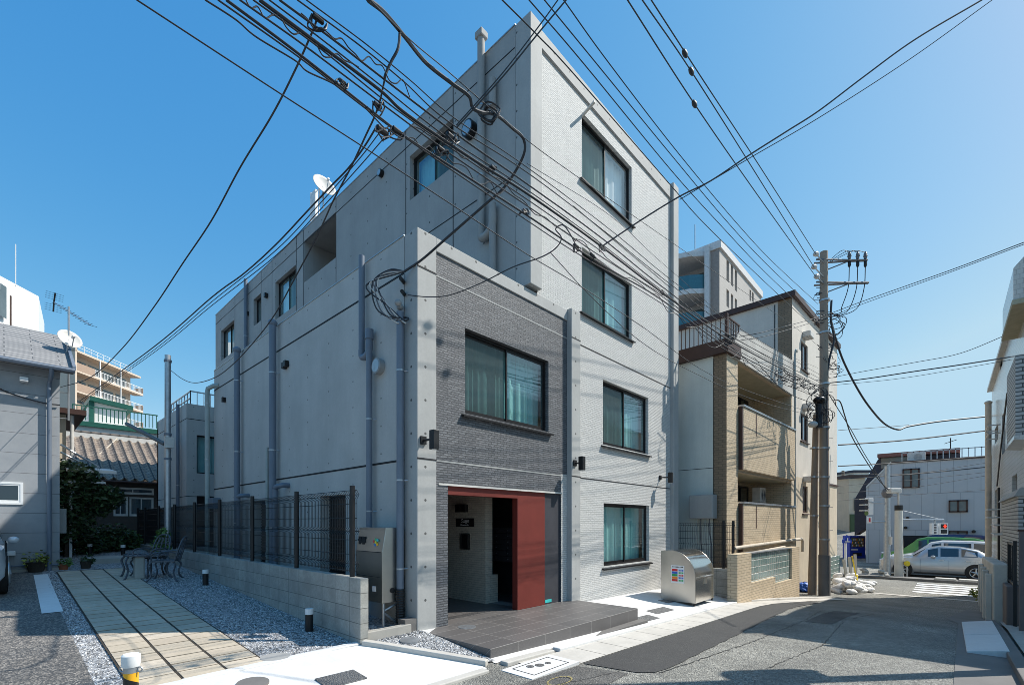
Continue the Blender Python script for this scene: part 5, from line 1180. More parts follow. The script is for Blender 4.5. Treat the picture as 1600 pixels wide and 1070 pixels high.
cable('straight wire under the twisted pair to the top right', vp([(1062, 312), (1170, 248), (1280, 184), (1420, 94), (1551, 0)], X3), .005, grp='wires to the right side')
X11 = ((-1.6, -2.45), (-.9, -3.4))
cable('left of two thin wires rising over the roof corner', vp([(713, 196), (784, 116), (843, 40), (872, 0)], X11), .005); cable('right of two thin wires rising over the roof corner', vp([(713, 200), (784, 122), (843, 50), (885, 0)], X11), .006)
def P(px, py): v = hv(px, py, *PB); return (v.x, v.y)
G6 = (P(497, 30), (-3.2, 10.0)); cable('long drop cable sagging to the grey house on the left', vp([(495, 30), (488, 50), (460, 112), (425, 180), (375, 262), (330, 345), (285, 412), (240, 480), (190, 545), (140, 590), (94, 605)], G6), .0075, grp='service drops')
G7 = (P(595, 190), (-3.1, 11.5))
cable('twisted cable, topmost of three running down to the left roofs', vp([(590, 195), (570, 228), (545, 262), (518, 290), (480, 330), (430, 383), (380, 428), (330, 465), (240, 542), (125, 626)], G7), .008, grp='service drops')
cable('middle of three cables running down to the left roofs', vp([(594, 206), (560, 250), (500, 318), (430, 392), (330, 472), (240, 547), (125, 629)], G7), .0045, grp='service drops')
cable('lowest of three cables running down to the left roofs', vp([(600, 216), (560, 262), (500, 328), (430, 400), (330, 478), (240, 551), (125, 631)], G7), .0045, grp='service drops')
G10 = (P(600, 120), (pp.x, pp.y)); zpl = hv(268, 580, (pp.x, pp.y), (pp.x+1, pp.y-1))
cable('cable dropping past the roof dish to the steel pole', vp([(602, 120), (590, 170), (570, 215), (548, 262), (520, 315), (495, 370), (462, 432), (430, 490), (400, 530), (365, 568), (335, 590), (305, 598), (285, 592), (266, 578)], G10), .008, grp='service drops')
cable('thick service cable looping down to the mast on the corner', [ht(*q) for q in ((575, 0, 3.6), (600, 20, 3.8), (630, 55, 4.1), (665, 98, 4.5), (705, 130, 4.8), (732, 150, 5.0), (738, 168, 5.1), (752, 176, 5.2), (775, 180, 5.4), (800, 200, 5.7), (818, 218, 5.9), (817, 245, 6.0), (790, 290, 6.3), (755, 322, 6.45), (700, 370, 6.7), (660, 405, 6.95), (632, 424, 7.05))], .018, grp='service drops')
cable('thin messenger wire beside the thick service cable', [ht(*q) for q in ((578, 0, 3.6), (640, 62, 4.15), (700, 112, 4.75), (760, 165, 5.3))], .005, grp='service drops')
cable('short pigtail hanging from the thick cable to the bundle', [ht(*q) for q in ((625, 48, 4.05), (622, 75, 4.0), (612, 95, 4.0), (604, 112, 4.0), (600, 125, 4.0))], .012, grp='service drops')
mb = MB(); c = ht(764, 176, 5.3); rt = Vector((.679, -.734, 0)); rnd = random.Random(2)
for k in range(5):
    o_ = Vector((rnd.uniform(-.03, .03), rnd.uniform(-.03, .03), rnd.uniform(-.03, .02))); rr = rnd.uniform(.08, .12)
    mb.tube([c+o_+rt*math.cos(a)*rr+Vector((.02*math.sin(3*a), 0, math.sin(a)*rr*.8)) for a in [2*math.pi*j/20 for j in range(21)]], .009, 6)
tag(mb.build('cable_coil', 'cable', smooth=True, origin=True), 'coil of spare cable tied before the tall side wall', 'cable coil', 'service drops')
cable('thin drop wire from mast head across the dark tile facade', [ht(*q) for q in ((637, 461, 7.0), (670, 464, 6.95), (703, 461, 6.8), (750, 443, 6.4), (800, 418, 6.0), (845, 402, 5.7), (868, 388, 5.5), (877, 372, 5.4), (868, 358, 5.4), (880, 352, 5.35), (892, 368, 5.3), (900, 384, 5.3))], .007, grp='service drops')
# head of the service mast
for k in range(7):
    s_ = ht(632, 424, 7.05); e_ = Vector((-.1, .26, 4.8)); w_ = k*.05
    MB().tube(spline([s_+Vector((0, 0, -.0)), ht(608-k*6, 422+k*4, 7.05), ht(582+k*4, 442+k*6, 7.05), ht(588+k*7, 482+k*3, 7.05), ht(614+k*4, 497+(k % 3)*4, 7.05), e_+Vector((.0, .02*k, -.05))], 6), .012, 6).build('mast_lead', ('cable', 'cable_gr', 'insul')[k % 3], B, smooth=True)
for dx, dz in ((-.05, .06), (.05, .06)): MB().ell((-.12+dx, .26+dx, 4.82+dz), .055, .055, .05, 10, 6).build('weather_head', 'vent', B, smooth=True)
for q in ((626, 435), (628, 455)): h = ht(*q, 7.05); MB().tube([h, Vector((0, h.y+.1, h.z+.02))], .03, 8).build('anchor_insulator', 'frame', B, smooth=True)
# right side lines
tm = lambda t: t+3.6*clamp((t-10)/3.9, 0, 1)*clamp((26-t)/12, 0, 1)
R_ = lambda *q: [ht(a[0], a[1], a[2] if a[0] < 1220 and a[2] < 13.7 else tm(a[2])) for a in q]
cable('upper of two wires from terrace corner past the pole to the right', R_((1155, 526, 13.6), (1200, 517, 13.6), (1290, 492, 13.5), (1350, 470, 13), (1480, 424, 11.5), (1602, 378, 10)), .010, grp='wires to the right side')
cable('lower of two wires from terrace corner past the pole to the right', R_((1155, 532, 13.6), (1200, 524, 13.6), (1290, 497, 13.5), (1350, 474, 13), (1480, 427, 11.5), (1602, 381, 10)), .008, grp='wires to the right side')
for l, q, r in (('highest wire from the pole to the right building', ((1288, 592, 13.9), (1350, 580, 13.5), (1430, 566, 13), (1500, 552, 12.5), (1580, 520, 11.5)), .009), ('thick bundled cable to the right building', ((1288, 599, 13.9), (1350, 592, 13.5), (1430, 580, 13), (1500, 570, 12.5), (1602, 554, 11)), .018), ('thin wire under the thick bundled cable on the right', ((1288, 603, 13.9), (1400, 592, 13.3), (1500, 576, 12.5), (1602, 558, 11)), .007)):
    cable(l, R_(*q), r, grp='wires to the right side')
cable('heavy cable sagging low from the pole and rising to the right', R_((1298, 500, 13.8), (1306, 530, 13.8), (1318, 565, 14), (1340, 608, 14.5), (1360, 638, 15), (1382, 662, 15.6), (1403, 671, 16), (1420, 666, 16.4), (1470, 658, 17.5), (1548, 650, 19)), .034, grp='wires to the right side')
cable('thin wire meeting the heavy sagging cable', R_((1310, 672, 16), (1380, 667, 16), (1420, 664, 16.4)), .010, grp='wires to the right side')
for i, (a, b, c_, t_, r) in enumerate(((695, 687, 672, 21, .035), (728, 722, 712, 23, .03), (738, 740, 722, 24, .012), (748, 741, 729, 24, .03), (759, 750, 737, 25, .012), (770, 762, 742, 25, .012), (782, 773, 765, 26, .012))):
    cable(('%s wire over the main road' % ('highest thick', 'second thick', 'thin third', 'fourth thick', 'thin fifth', 'thin sixth', 'lowest thin')[i]), R_((1310, a, t_), (1420, b, t_+.5), (1546, c_, t_+1)), r, grp='wires over the main road')
cable('left of two cables drooping from pole to the traffic light', R_((1290, 608, 13.8), (1310, 640, 14.5), (1330, 672, 16.5), (1350, 708, 18.5), (1370, 740, 21), (1386, 768, 23)), .016, grp='cables to the traffic light')
cable('right of two cables drooping from pole to the traffic light', R_((1300, 625, 13.8), (1312, 627, 14), (1320, 650, 15), (1330, 680, 16.5), (1350, 715, 19), (1372, 748, 21), (1388, 765, 23)), .022, grp='cables to the traffic light')
# dish and equipment on the roof
dp = hx(505, 293, 2.75); D_ = dish('white satellite dish on the roof edge of the grey building', dp+Vector((0, 0, -.45)), .36, (-.05, -.85, .35), h0=.45)
MB().tube([(0, 0, -.2), (0, 0, .4)], .025, 8).build('mast', 'steel', D_)
ep = hx(492, 318, 2.7); E_ = thing('roof_antenna_box', 'white antenna box on a small frame beside the roof dish', 'antenna box', (ep.x, ep.y, ZT+.02))
hgt = hx(492, 300, 2.7).z-ZT
for dy in (-.3, .3): MB().tube([(0, dy, 0), (0, dy, hgt+.1)], .02, 6).build('frame_post', 'white', E_)
MB().box(-.05, .05, -.12, .22, hgt*.25, hgt).build('antenna_panel', 'white', E_, bevel=.01)
mb = MB(); mb.tube([(0, -.3, hgt*.2), (0, .3, hgt*.2)], .015, 6); mb.tube([(0, -.3, hgt*.95), (0, .3, hgt*.95)], .015, 6); mb.build('cross_bar', 'white', E_)

# transformer pole added out of view on the right pavement to shade the street
P3 = thing('utility_pole', 'unseen utility pole with transformer drums, added on the right pavement to shade the street', 'utility pole', (5.6, -7.1, -.3))
MB().tube([(0, 0, 0), (0, 0, 9.5)], [.13, .10], 16).build('shaft', 'pole', P3, smooth=True)
for s_ in (-1, 1): MB().cyl((s_*.32, 0, 5.0), (s_*.32, 0, 6.0), .27, 16).build('transformer', 'vent', P3, smooth=True)
MB().box(-.6, .6, -.06, .06, 4.92, 5.0).build('crossarm', 'steel', P3)

def tangle(label, spots, seed):
    rr = random.Random(seed); mb = MB()
    for (px, py, t_, r_) in spots:
        c = ht(px, py, t_)
        for k in range(4):
            a0_ = rr.uniform(0, 6); o_ = Vector((rr.uniform(-.2, .2), rr.uniform(-.1, .1), rr.uniform(-.12, .12))); q = r_*rr.uniform(.5, 1.2)
            mb.tube([c+o_+rt*math.cos(a0_+a)*q*1.4+Vector((.05*math.sin(2*a), .05*math.cos(3*a), math.sin(a0_+a)*q)) for a in [5.2*j/14 for j in range(15)]], rr.uniform(.007, .014), 5)
    tag(mb.build('cable_tangle', 'cable', smooth=True, origin=True), label, 'cable tangle', 'tangles of spare cable')
rt = Vector((.679, -.734, 0))
tangle('tangle of spare cable before the balcony end of the beige house', [(1222, 590, 15.6, .14), (1234, 594, 15.8, .16), (1246, 598, 16.0, .15), (1258, 604, 16.4, .14)], 4)
tangle('small tangle of cable at the terrace corner of the beige house', [(1132, 528, 12.6, .09), (1139, 534, 12.7, .08)], 8)
tangle('knots of wire around the pole below the crossarms', [(1284, 462, 17.2, .12), (1283, 500, 17.2, .16), (1290, 540, 17.2, .14), (1296, 566, 17.2, .18), (1302, 580, 17.2, .15)], 15)
for l, a, b2 in (('left sagging jumper from terrace corner to the pole', (1140, 540), (1270, 618)), ('right sagging jumper from terrace corner to the pole', (1190, 575), (1276, 632))):
    cable(l, [ht(a[0], a[1], 13.2), ht((a[0]+b2[0])/2-5, (a[1]+b2[1])/2+9, 15), ht(b2[0], b2[1], 17.1)], .010, grp='wires to the utility pole')

for l, pts, r in (('extra thin cable low in the bundle over the dark tile block', [(340, 0), (470, 92), (590, 184), (700, 262), (824, 345), (905, 398), (1033, 474), (1150, 556), (1282, 622)], .006), ('extra thin cable between the two thickest lines', [(395, 0), (500, 76), (620, 172), (740, 256), (824, 312), (930, 386), (1033, 459), (1282, 607)], .006), ('thin wire crossing the lower facade to the pole', [(860, 395), (930, 470), (1010, 540), (1090, 585), (1180, 625), (1270, 650)], .005)):
    cable(l, vp(pts), r)
# ================================================================ FAR SIDE OF THE MAIN ROAD
M['panel_gr'] = tile('grey_cladding', (.47, .475, .48), (.45, .455, .46), (.26, .27, .28), .62, 2.4, .012, .2, .6, .05)
GX = 37.0
def gy(px, py, X=GX): return hx(px, py, X)
FB = thing('grey_panel_building', 'long grey panel clad building across the main road', 'building', (GX, -2, -1.3))
a, b_, c, d = gy(1600, 716), gy(1392, 724), gy(1353, 763), gy(1353, 850); zb = -1.4
mb = MB(); mb.prism([(GX, a.y-6, zb), (GX, a.y-6, b_.z), (GX, b_.y, b_.z), (GX, c.y, c.z), (GX, d.y, zb)], (7, 0, 0)); mb.build('wall', 'panel_gr', FB, world=True)
MB().ob((GX-.06, b_.y, b_.z-.02), (0, a.y-6-b_.y, 0), (.4, 0, 0), (0, 0, .12)).build('coping', 'brown', FB, world=True)
o_ = Vector((GX-.07, b_.y, b_.z)); mb = MB(); mb.ob(o_, (0, c.y-b_.y, c.z-b_.z), (.4, 0, 0), (0, 0, .14)); mb.build('coping', 'offwhite', FB, world=True)
def fwin(px0, px1, py0, py1, fm='brown'):
    p, q = gy(px0, py0), gy(px1, py1); y0, y1 = min(p.y, q.y), max(p.y, q.y); z0, z1 = gy((px0+px1)/2, py1).z, gy((px0+px1)/2, py0).z
    f = MB(); 
    for k in ((y0, y1, z0, z0+.08), (y0, y1, z1-.08, z1), (y0, y0+.08, z0, z1), (y1-.08, y1, z0, z1), ((y0+y1)/2-.05, (y0+y1)/2+.05, z0, z1)): f.box(GX-.1, GX-.03, *k)
    w_ = f.build('window', fm, FB, world=True)
    g_ = MB(); g_.box(GX-.05, GX-.01, y0+.05, y1-.05, z0+.05, z1-.05); o = g_.build('pane', 'farglass', w_, world=False)
    o.data.transform(Matrix.Translation(-FB.location)); return w_
M['farglass'] = plain('dull_window_glass', (.10, .12, .12), .12, spec=.8, var=.3, sc=.8)
fwin(1410, 1437, 732, 762); fwin(1482, 1512, 781, 800); fwin(1482, 1512, 829, 845)
MB().box(GX-.1, GX, a.y-6, gy(1408, 850).y, -1.3, gy(1470, 837).z).build('dark_base', 'dark', FB, world=True)
for q in ((1418, 809), (1415, 824), (1521, 830)): h = gy(*q); MB().cyl((GX-.15, h.y, h.z), (GX, h.y, h.z), .1, 10).build('wall_vent', 'frame', FB, world=True)
# roof level behind the parapet
RH = GX+2.5
def rx(px, py): return hx(px, py, RH)
p, q = rx(1372, 712), rx(1500, 700)
PHs = thing('rooftop_house', 'dark penthouse with red brown roof above the grey panel building', 'penthouse', (RH, (p.y+q.y)/2, b_.z))
zr_, zl_ = rx(1496, 701).z, rx(1368, 712).z
mb = MB(); mb.prism([(RH, q.y, b_.z-.2), (RH, q.y, zr_-.3), (RH, p.y, zr_-.3), (RH, rx(1335, 780).y, rx(1335, 780).z), (RH, rx(1335, 780).y, b_.z-5)], (3, 0, 0)); M['slate_dk'] = plain('dark_slate_wall', (.05, .05, .065), .7); mb.build('wall', 'slate_dk', PHs, world=True)
M['redroof'] = plain('red_brown_roof', (.22, .09, .07), .7); mb = MB(); mb.ob((RH-.6, q.y, zr_-.25), (0, p.y-q.y, 0), (4, 0, 0), (0, 0, .25)); mb.build('roof', 'redroof', PHs, world=True)
h = rx(1404, 714); MB().box(RH-.08, RH, h.y-1, h.y+1, b_.z-.1, b_.z+1).build('window', 'farglass', PHs, world=True)
RL = thing('roof_railing', 'pale metal railing along the roof of the grey panel building', 'railing', (GX+1, a.y, b_.z))
y0, y1 = hx(1545, 700, GX+1).y, hx(1408, 700, GX+1).y; zt_ = hx(1500, 700, GX+1).z
mb = MB(); mb.box(GX+1, GX+1.06, y0, y1, zt_-.06, zt_); y = y0
while y < y1: mb.box(GX+1, GX+1.04, y, y+.05, b_.z, zt_); y += .3
mb.build('balusters', 'steel', RL, world=True)
h = hx(1432, 717, GX+.8); ac('air conditioner on the roof edge of the grey panel building', (GX+.6, h.y, b_.z+.08), R(-90), .9, .6)
h = hx(1485, 690, GX+2); A2 = thing('roof_aerial', 'thin aerial above the rooftop house across the road', 'aerial', (GX+2, h.y, b_.z)); zz = hx(1485, 684, GX+2).z-b_.z
MB().tube([(0, 0, 0), (0, 0, zz)], .03, 6).build('mast', 'frame', A2); MB().tube([(-.4, -.3, zz-.2), (.4, .3, zz-.3)], .02, 5).build('boom', 'frame', A2)
# ---- side street beyond
def bld(name, label, cat, px0, px1, pt, t, m, depth=6, base=-2, parts=()):
    p, q = ht(px0, pt, t), ht(px1, pt, t); r = thing(name, label, cat, ((p.x+q.x)/2, (p.y+q.y)/2, base), math.atan2(q.y-p.y, q.x-p.x))
    w_ = (q-p).length; MB().box(-w_/2, w_/2, 0, depth, 0, p.z-base).build('wall', m, r)
    return r, w_, p.z-base
r, w_, h_ = bld('cream_house', 'cream house on the side street behind the vending machine', 'house', 1326, 1352, 746, 46, 'stucco_b')
mb = MB(); mb.box(-w_*.2, w_*.2, -.1, 0, h_-3.2, h_-2); mb.build('window', 'farglass', r); MB().box(-w_/2-.2, w_/2+.2, -.3, 6.2, h_, h_+.25).build('roof', 'brown', r)
MB().box(-w_*.45, w_*.1, -.12, 0, 2.4, 4.4).build('garage_door', 'leaf', r)
r, w_, h_ = bld('pale_house', 'small pale house farther up the side street', 'house', 1334, 1358, 738, 60, 'stucco_g')
MB().box(-w_*.3, w_*.1, -.1, 0, h_-2.5, h_-1.4).build('window', 'farglass', r); MB().box(-w_/2-.2, w_/2+.2, -.2, 6, h_, h_+.3).build('roof', 'slate_dk', r)
r, w_, h_ = bld('low_house', 'low house with brown door under dark eaves up the side street', 'house', 1300, 1334, 792, 58, 'stucco_b')
MB().box(-w_/2-.3, w_/2+.3, -.5, 6, h_, h_+.35).build('roof', 'redroof', r); MB().box(.2, 1.6, -.1, 0, h_-3.2, h_-.9).build('door', 'brown', r); MB().box(-1.6, -.4, -.1, 0, h_-2.4, h_-1.2).build('window', 'farglass', r)
# trees up the side street
for px, py, t_, s, l in ((1312, 800, 66, 2.2, 'round green tree far up the side street'), (1322, 806, 54, 1.3, 'small bush at the bend of the side street')):
    p = ht(px, py, t_); shrub('street_tree', l, 'tree', (p.x, p.y, p.z-s), [((0, 0, s), s), ((s*.6, 0, s*.8), s*.7)], 300, .22, 'leaf', [([(0, 0, -1.5), (0, 0, s)], [.2, .1])], 55)
fp = ht(1317, 850, 60)
UP = thing('distant_pole', 'distant utility pole with crossarm seen against the sky', 'utility pole', (fp.x, fp.y, -1)); zz = ht(1317, 735, 60).z+1
MB().tube([(0, 0, 0), (0, 0, zz)], .16, 8).build('shaft', 'pole', UP)
for k in (.3, 1.1): MB().box(-1.2, 1.2, -.08, .08, zz-k-.1, zz-k).build('crossarm', 'frame', UP)
MB().cyl((.4, 0, zz-3), (.4, 0, zz-2), .35, 10).build('transformer', 'frame', UP)
# ---- vending machine and bins
vm = ht(1340, 863, 37); V = thing('vending_machine', 'blue drinks vending machine beside the dark stairs', 'vending machine', (vm.x, vm.y, g(vm.x, vm.y)), R(-47))
k = 37/FPX; M['vblue'] = plain('vending_blue', (.015, .05, .40), .35); M['orange'] = plain('orange_paint', (.75, .22, .01), .5)
hV = 1.75; MB().box(-12.5*k, 12.5*k, 0, .8, 0, hV).build('cabinet', 'vblue', V, bevel=.02); MB().box(-10*k, 10*k, -.03, 0, hV*.5, hV*.93).build('display_window', 'farglass', V)
for i in range(3):
    for j in range(8): MB().cyl((-9*k+j*2.3*k, -.05, hV*(.54+.13*i)), (-9*k+j*2.3*k, -.05, hV*(.54+.13*i)+.13), .035, 8).build('drink_can', ('p_silver', 'orange', 'leaf_l', 'white')[(i+j) % 4], V)
MB().box(-8*k, 6*k, -.02, 0, hV*.1, hV*.25).build('pick_up_flap', 'dark', V); MB().box(-10*k, 0, -.03, 0, hV*.36, hV*.42).build('brand_band', 'white', V)
sm = ht(1360, 863, 36.5); r = thing('recycling_bin', 'small blue recycling bin next to the vending machine', 'bin', (sm.x, sm.y, g(sm.x, sm.y)), R(-47)); MB().tube([(0, 0, 0), (0, 0, .8), (0, 0, .95)], [.26, .3, .2], 12).build('body', 'vblue', r); MB().cyl((0, -.3, .7), (0, -.31, .7), .1, 10).build('slot', 'white', r)
om = ht(1377, 866, 36.3); r = thing('orange_locker', 'orange cabinet under a bent orange pipe frame', 'cabinet', (om.x, om.y, g(om.x, om.y)), R(-47))
MB().box(-.55, .55, 0, .6, 0, 1.8).build('cabinet', 'orange', r, bevel=.02); MB().box(-.01, .01, -.01, 0, .05, 1.75).build('door_seam', 'dark', r)
MB().tube(spline([(-1.0, -.1, 0), (-1.0, -.1, 2.3), (-.85, -.1, 2.55), (1.2, -.1, 2.75)], 5), .06, 8).build('pipe_frame', 'orange', r, smooth=True)
M['yellow'] = plain('yellow_paint', (.65, .48, .02), .5)
ym = ht(1412, 850, 36); r = thing('yellow_board', 'yellow board standing behind the traffic light pole', 'board', (ym.x, ym.y, -1.25), R(-47)); MB().box(-.5, .5, 0, .06, .9, 2.6).build('panel', 'yellow', r); MB().box(-.04, .04, 0, .05, 0, .9).build('leg', 'steel', r)
# ================================================================ STREET FURNITURE AT THE CROSSING
def at(px, py, t): p = ht(px, py, t); return Vector((p.x, p.y, g(p.x, p.y)))
s0 = at(1386, 900, 24.6); S1 = thing('traffic_light_pole', 'grey steel pole carrying vehicle signal and cables at the crossing', 'traffic light', s0)
def zs(py, t=24.6): return zt(py, t)-s0.z
MB().tube([(0, 0, 0), (0, 0, zs(728))], [.16, .12], 14).build('shaft', 'steel', S1, smooth=True)
rt = Vector((.679, -.734, 0)); kk = 24.6/FPX
MB().tube([Vector((0, 0, zs(815))), rt*(-24*kk)+Vector((0, 0, zs(815)))], .05, 8).build('signal_arm', 'steel', S1)
MB().tube([Vector((0, 0, zs(786))), rt*(-30*kk)+Vector((0, 0, zs(784)))], .04, 8).build('signal_arm', 'steel', S1)
mb = MB(); c = rt*(-29*kk); mb.ob(c+Vector((0, 0, zs(804))), rt*(8*kk), (.2, .18, 0), (0, 0, 27*kk)); mb.build('signal_box', 'white', S1, bevel=.03)
for j in range(3):
    zc = zs(780+j*9); mb = MB(); mb.ob(c+rt*(-9*kk)+Vector((0, 0, zc)), rt*(9*kk), (.2, .18, 0), (0, 0, .05)); mb.build('visor', 'offwhite', S1)
    MB().cyl(c+Vector((.08, .08, zc-.12)), c+rt*(-.05)+Vector((.08, .08, zc-.12)), .11, 12).build('lens', ('slate_dk', 'slate_dk', 'leaf_l')[j], S1)
sg = MB(); sg.ob(rt*(-31*kk)+Vector((0, 0, zs(817))), rt*(7*kk), (.02, .02, 0), (0, 0, 10*kk)); sb = sg.build('plate_sign', 'white', S1)
sg = MB(); sg.ob(rt*(-28.6*kk)+Vector((-.01, -.01, zs(815))), rt*(2.0*kk), (-.01, -.01, 0), (0, 0, 6*kk)); sg.build('red_mark', 'sticker_0', sb)
MB().ell(Vector((0, 0, zs(770))), .35, .25, .3, 8, 6).build('cable_tangle', 'cable_gr', S1, smooth=True)
MB().box(-.15, .15, -.2, -.1, zs(850), zs(838)).build('control_box', 'offwhite', S1)
s1 = at(1404, 903, 23.7); S2 = thing('crossing_signal_post', 'white concrete post with black cap holding the pedestrian signal arm', 'signal post', s1)
z1 = lambda py: zt(py, 23.7)-s1.z; k1 = 23.7/FPX
M['post_w'] = concrete('whitewashed_post', (.62, .60, .54), False, .2); MB().tube([(0, 0, 0), (0, 0, z1(797))], [.19, .16], 14).build('shaft', 'post_w', S2, smooth=True); MB().tube([(0, 0, z1(797)), (0, 0, z1(789))], .17, 14).build('cap', 'black', S2)
MB().tube([(0, 0, z1(789)), (0, 0, z1(770))], .05, 8).build('mast', 'steel', S2)
mb = MB(); mb.ob(rt*(-12*k1)+Vector((0, 0, z1(770))), rt*(18*k1), (.25, .23, 0), (0, 0, .25)); mb.build('camera_housing', 'offwhite', S2, bevel=.05)
MB().tube([Vector((0, 0, z1(811))), rt*(70*k1)+Vector((0, 0, z1(811)))], .035, 8).build('signal_arm', 'steel', S2)
MB().tube([Vector((0, 0, z1(796))), rt*(62*k1)+Vector((0, 0, z1(810)))], .012, 5).build('stay_wire', 'steel', S2)
def panel(a, b, p0, p1, m, nm, par, fwd=0):
    mb = MB(); mb.ob(rt*(a*k1)+Vector((-fwd, -fwd, z1(p1))), rt*((b-a)*k1), (.12, .11, 0), (0, 0, (p1-p0)*k1)); return mb.build(nm, m, par, bevel=.0)
sp_ = panel(64, 77, 817, 835, 'white', 'pedestrian_signal', S2); panel(66, 75, 818.5, 825, 'black', 'red_lens', sp_, .02); panel(66, 75, 827, 833, 'black', 'green_lens', sp_, .02)
t = NT('lit_red_man'); t.b.inputs['Emission Color'].default_value = (1, .05, .02, 1); t.b.inputs['Emission Strength'].default_value = 1.2; M['litred'] = t.set((.6, .02, .02), .4)
panel(70, 72.5, 819, 824.5, 'litred', 'standing_figure', sp_, .04); panel(69, 73.5, 821, 822.4, 'litred', 'standing_figure', sp_, .045)
sp_ = panel(52.5, 61, 817, 834.5, 'white', 'notice_panel', S2)
for j in range(4): panel(55.2, 58.4, 818.5+j*4, 821+j*4, 'cable_gr', 'character_mark', sp_, .02)
MB().tube([rt*(70*k1)+Vector((0, 0, z1(811))), rt*(70*k1)+Vector((0, 0, z1(817)))], .03, 6).build('hanger', 'steel', S2); MB().tube([rt*(57*k1)+Vector((0, 0, z1(811))), rt*(57*k1)+Vector((0, 0, z1(817)))], .03, 6).build('hanger', 'steel', S2)
y0_ = at(1417, 903, 23.4); r = thing('yellow_marker', 'small round yellow marker on a short post by the silver car wheel', 'road marker', y0_); MB().tube([(0, 0, 0), (0, 0, .6)], .03, 8).build('post', 'steel', r)
zc = zt(880, 23.4)-y0_.z; MB().cyl((.03, .03, zc), (-.03, -.03, zc), .13, 14).build('disc', 'yellow', r)
bs = at(1321, 880, 26); r = thing('direction_sign', 'blue arrow shaped road sign on a white post', 'road sign', bs); zc = zt(848, 26)-bs.z; k2 = 26/FPX
MB().tube([(0, 0, 0), (0, 0, zc+.1)], .06, 8).build('post', 'white', r)
mb = MB(); pts = [rt*(x*k2)+Vector((0, 0, zc+z_*k2)) for x, z_ in ((-7, 0), (7, 0), (7, 5), (3, 7), (0, 13), (-3, 7), (-7, 5))]; mb.prism([p+Vector((-.05, -.05, 0)) for p in pts], (-.04, -.04, 0)); sg = mb.build('sign_plate', 'vblue', r)
mb = MB(); mb.ob(rt*(-.8*k2)+Vector((-.1, -.1, zc+2*k2)), rt*(1.6*k2), (-.01, -.01, 0), (0, 0, 6*k2)); mb.ob(rt*(-4*k2)+Vector((-.1, -.1, zc+1.6*k2)), rt*(8*k2), (-.012, -.012, 0), (0, 0, 1.4*k2)); mb.build('white_symbol', 'white', sg)
for i, (px, py) in enumerate(((1377, 896), (1350, 897))):
    p = at(px, py, 23.4+i); mb = MB(); rnd = random.Random(i+9)
    for q in range(4): mb.ell((rnd.uniform(-.3, .3), rnd.uniform(-.2, .2), .1+.08*q), .22, .16, .1, 8, 6, lambda v: v*rnd.uniform(.85, 1.1))
    o = mb.build('stone_heap', 'conc_soft', smooth=True); o.location = p; tag(o, ('small heap of stones at the foot of the traffic light pole', 'small heap of rubble left of the traffic light pole')[i], 'stone heap')
# sandbags, shovel and planks by the pole
t = NT('sandbag_cloth'); M['bag'] = t.set(t.ramp(t.noise(5, 5), [(.3, (.62, .60, .56)), (.7, (.85, .83, .8))]), .85); t.bump(t.noise(9, 5), .8, .04)
rnd = random.Random(21); bags = []
for i in range(46):
    px = rnd.uniform(1302, 1370); lvl = 0 if i < 24 else (1 if i < 38 else 2); py = 920+rnd.uniform(-9, 8)-(0 if lvl == 0 else 0)
    if lvl: px = rnd.uniform(1308, 1352-8*lvl)
    p = hg(px, py); sx, sy, sz = rnd.uniform(.2, .29), rnd.uniform(.14, .2), rnd.uniform(.09, .12); ph = rnd.uniform(0, 6)
    mb = MB(); mb.ell((0, 0, 0), sx, sy, sz, 14, 9, lambda v: Vector((v.x*(1+.12*math.sin(5*v.y/sy+ph)), v.y*(1+.15*math.sin(4*v.x/sx+ph)), v.z*(1+.25*math.sin(6*v.x/sx+ph)*math.cos(4*v.y/sy)))))
    o = mb.build('sandbag', 'bag', smooth=True); o.location = p+Vector((0, 0, sz*.8+lvl*.15)); o.rotation_euler = (rnd.uniform(-.3, .3), rnd.uniform(-.3, .3), ph)
    tag(o, ('white sandbag at the bottom of the heap beside the utility pole', 'white sandbag halfway up the heap beside the utility pole', 'white sandbag on top of the heap beside the utility pole')[lvl], 'sandbag', 'heap of white sandbags')
p = hg(1339, 916); r = thing('shovel', 'yellow handled shovel stuck upright among the sandbags', 'shovel', p)
e = ht(1331, 868, (p-CAM).dot(Vector((.734, .679, 0))))-p
MB().tube([(0, 0, .25), e], .025, 8).build('handle', 'yellow', r); MB().box(-.14, .14, -.02, .02, .1, .5).build('blade', 'yellow', r, bevel=.015)
for i in range(3):
    px = 1322+i*7; p = hg(px, 908); t_ = (p-CAM).dot(Vector((.734, .679, 0))); k2 = t_/FPX
    mb = MB(); mb.ob(p, rt*(4*k2), (.03, .03, 0), rt*(2*k2*(i-1))+Vector((.1, .1, (34+i*4)*k2))); o = mb.build('wooden_board', 'pipe_cream', origin=True); tag(o, ('left', 'middle', 'right')[i]+' wooden board leaning behind the sandbags', 'board', 'boards leaning behind the sandbags')
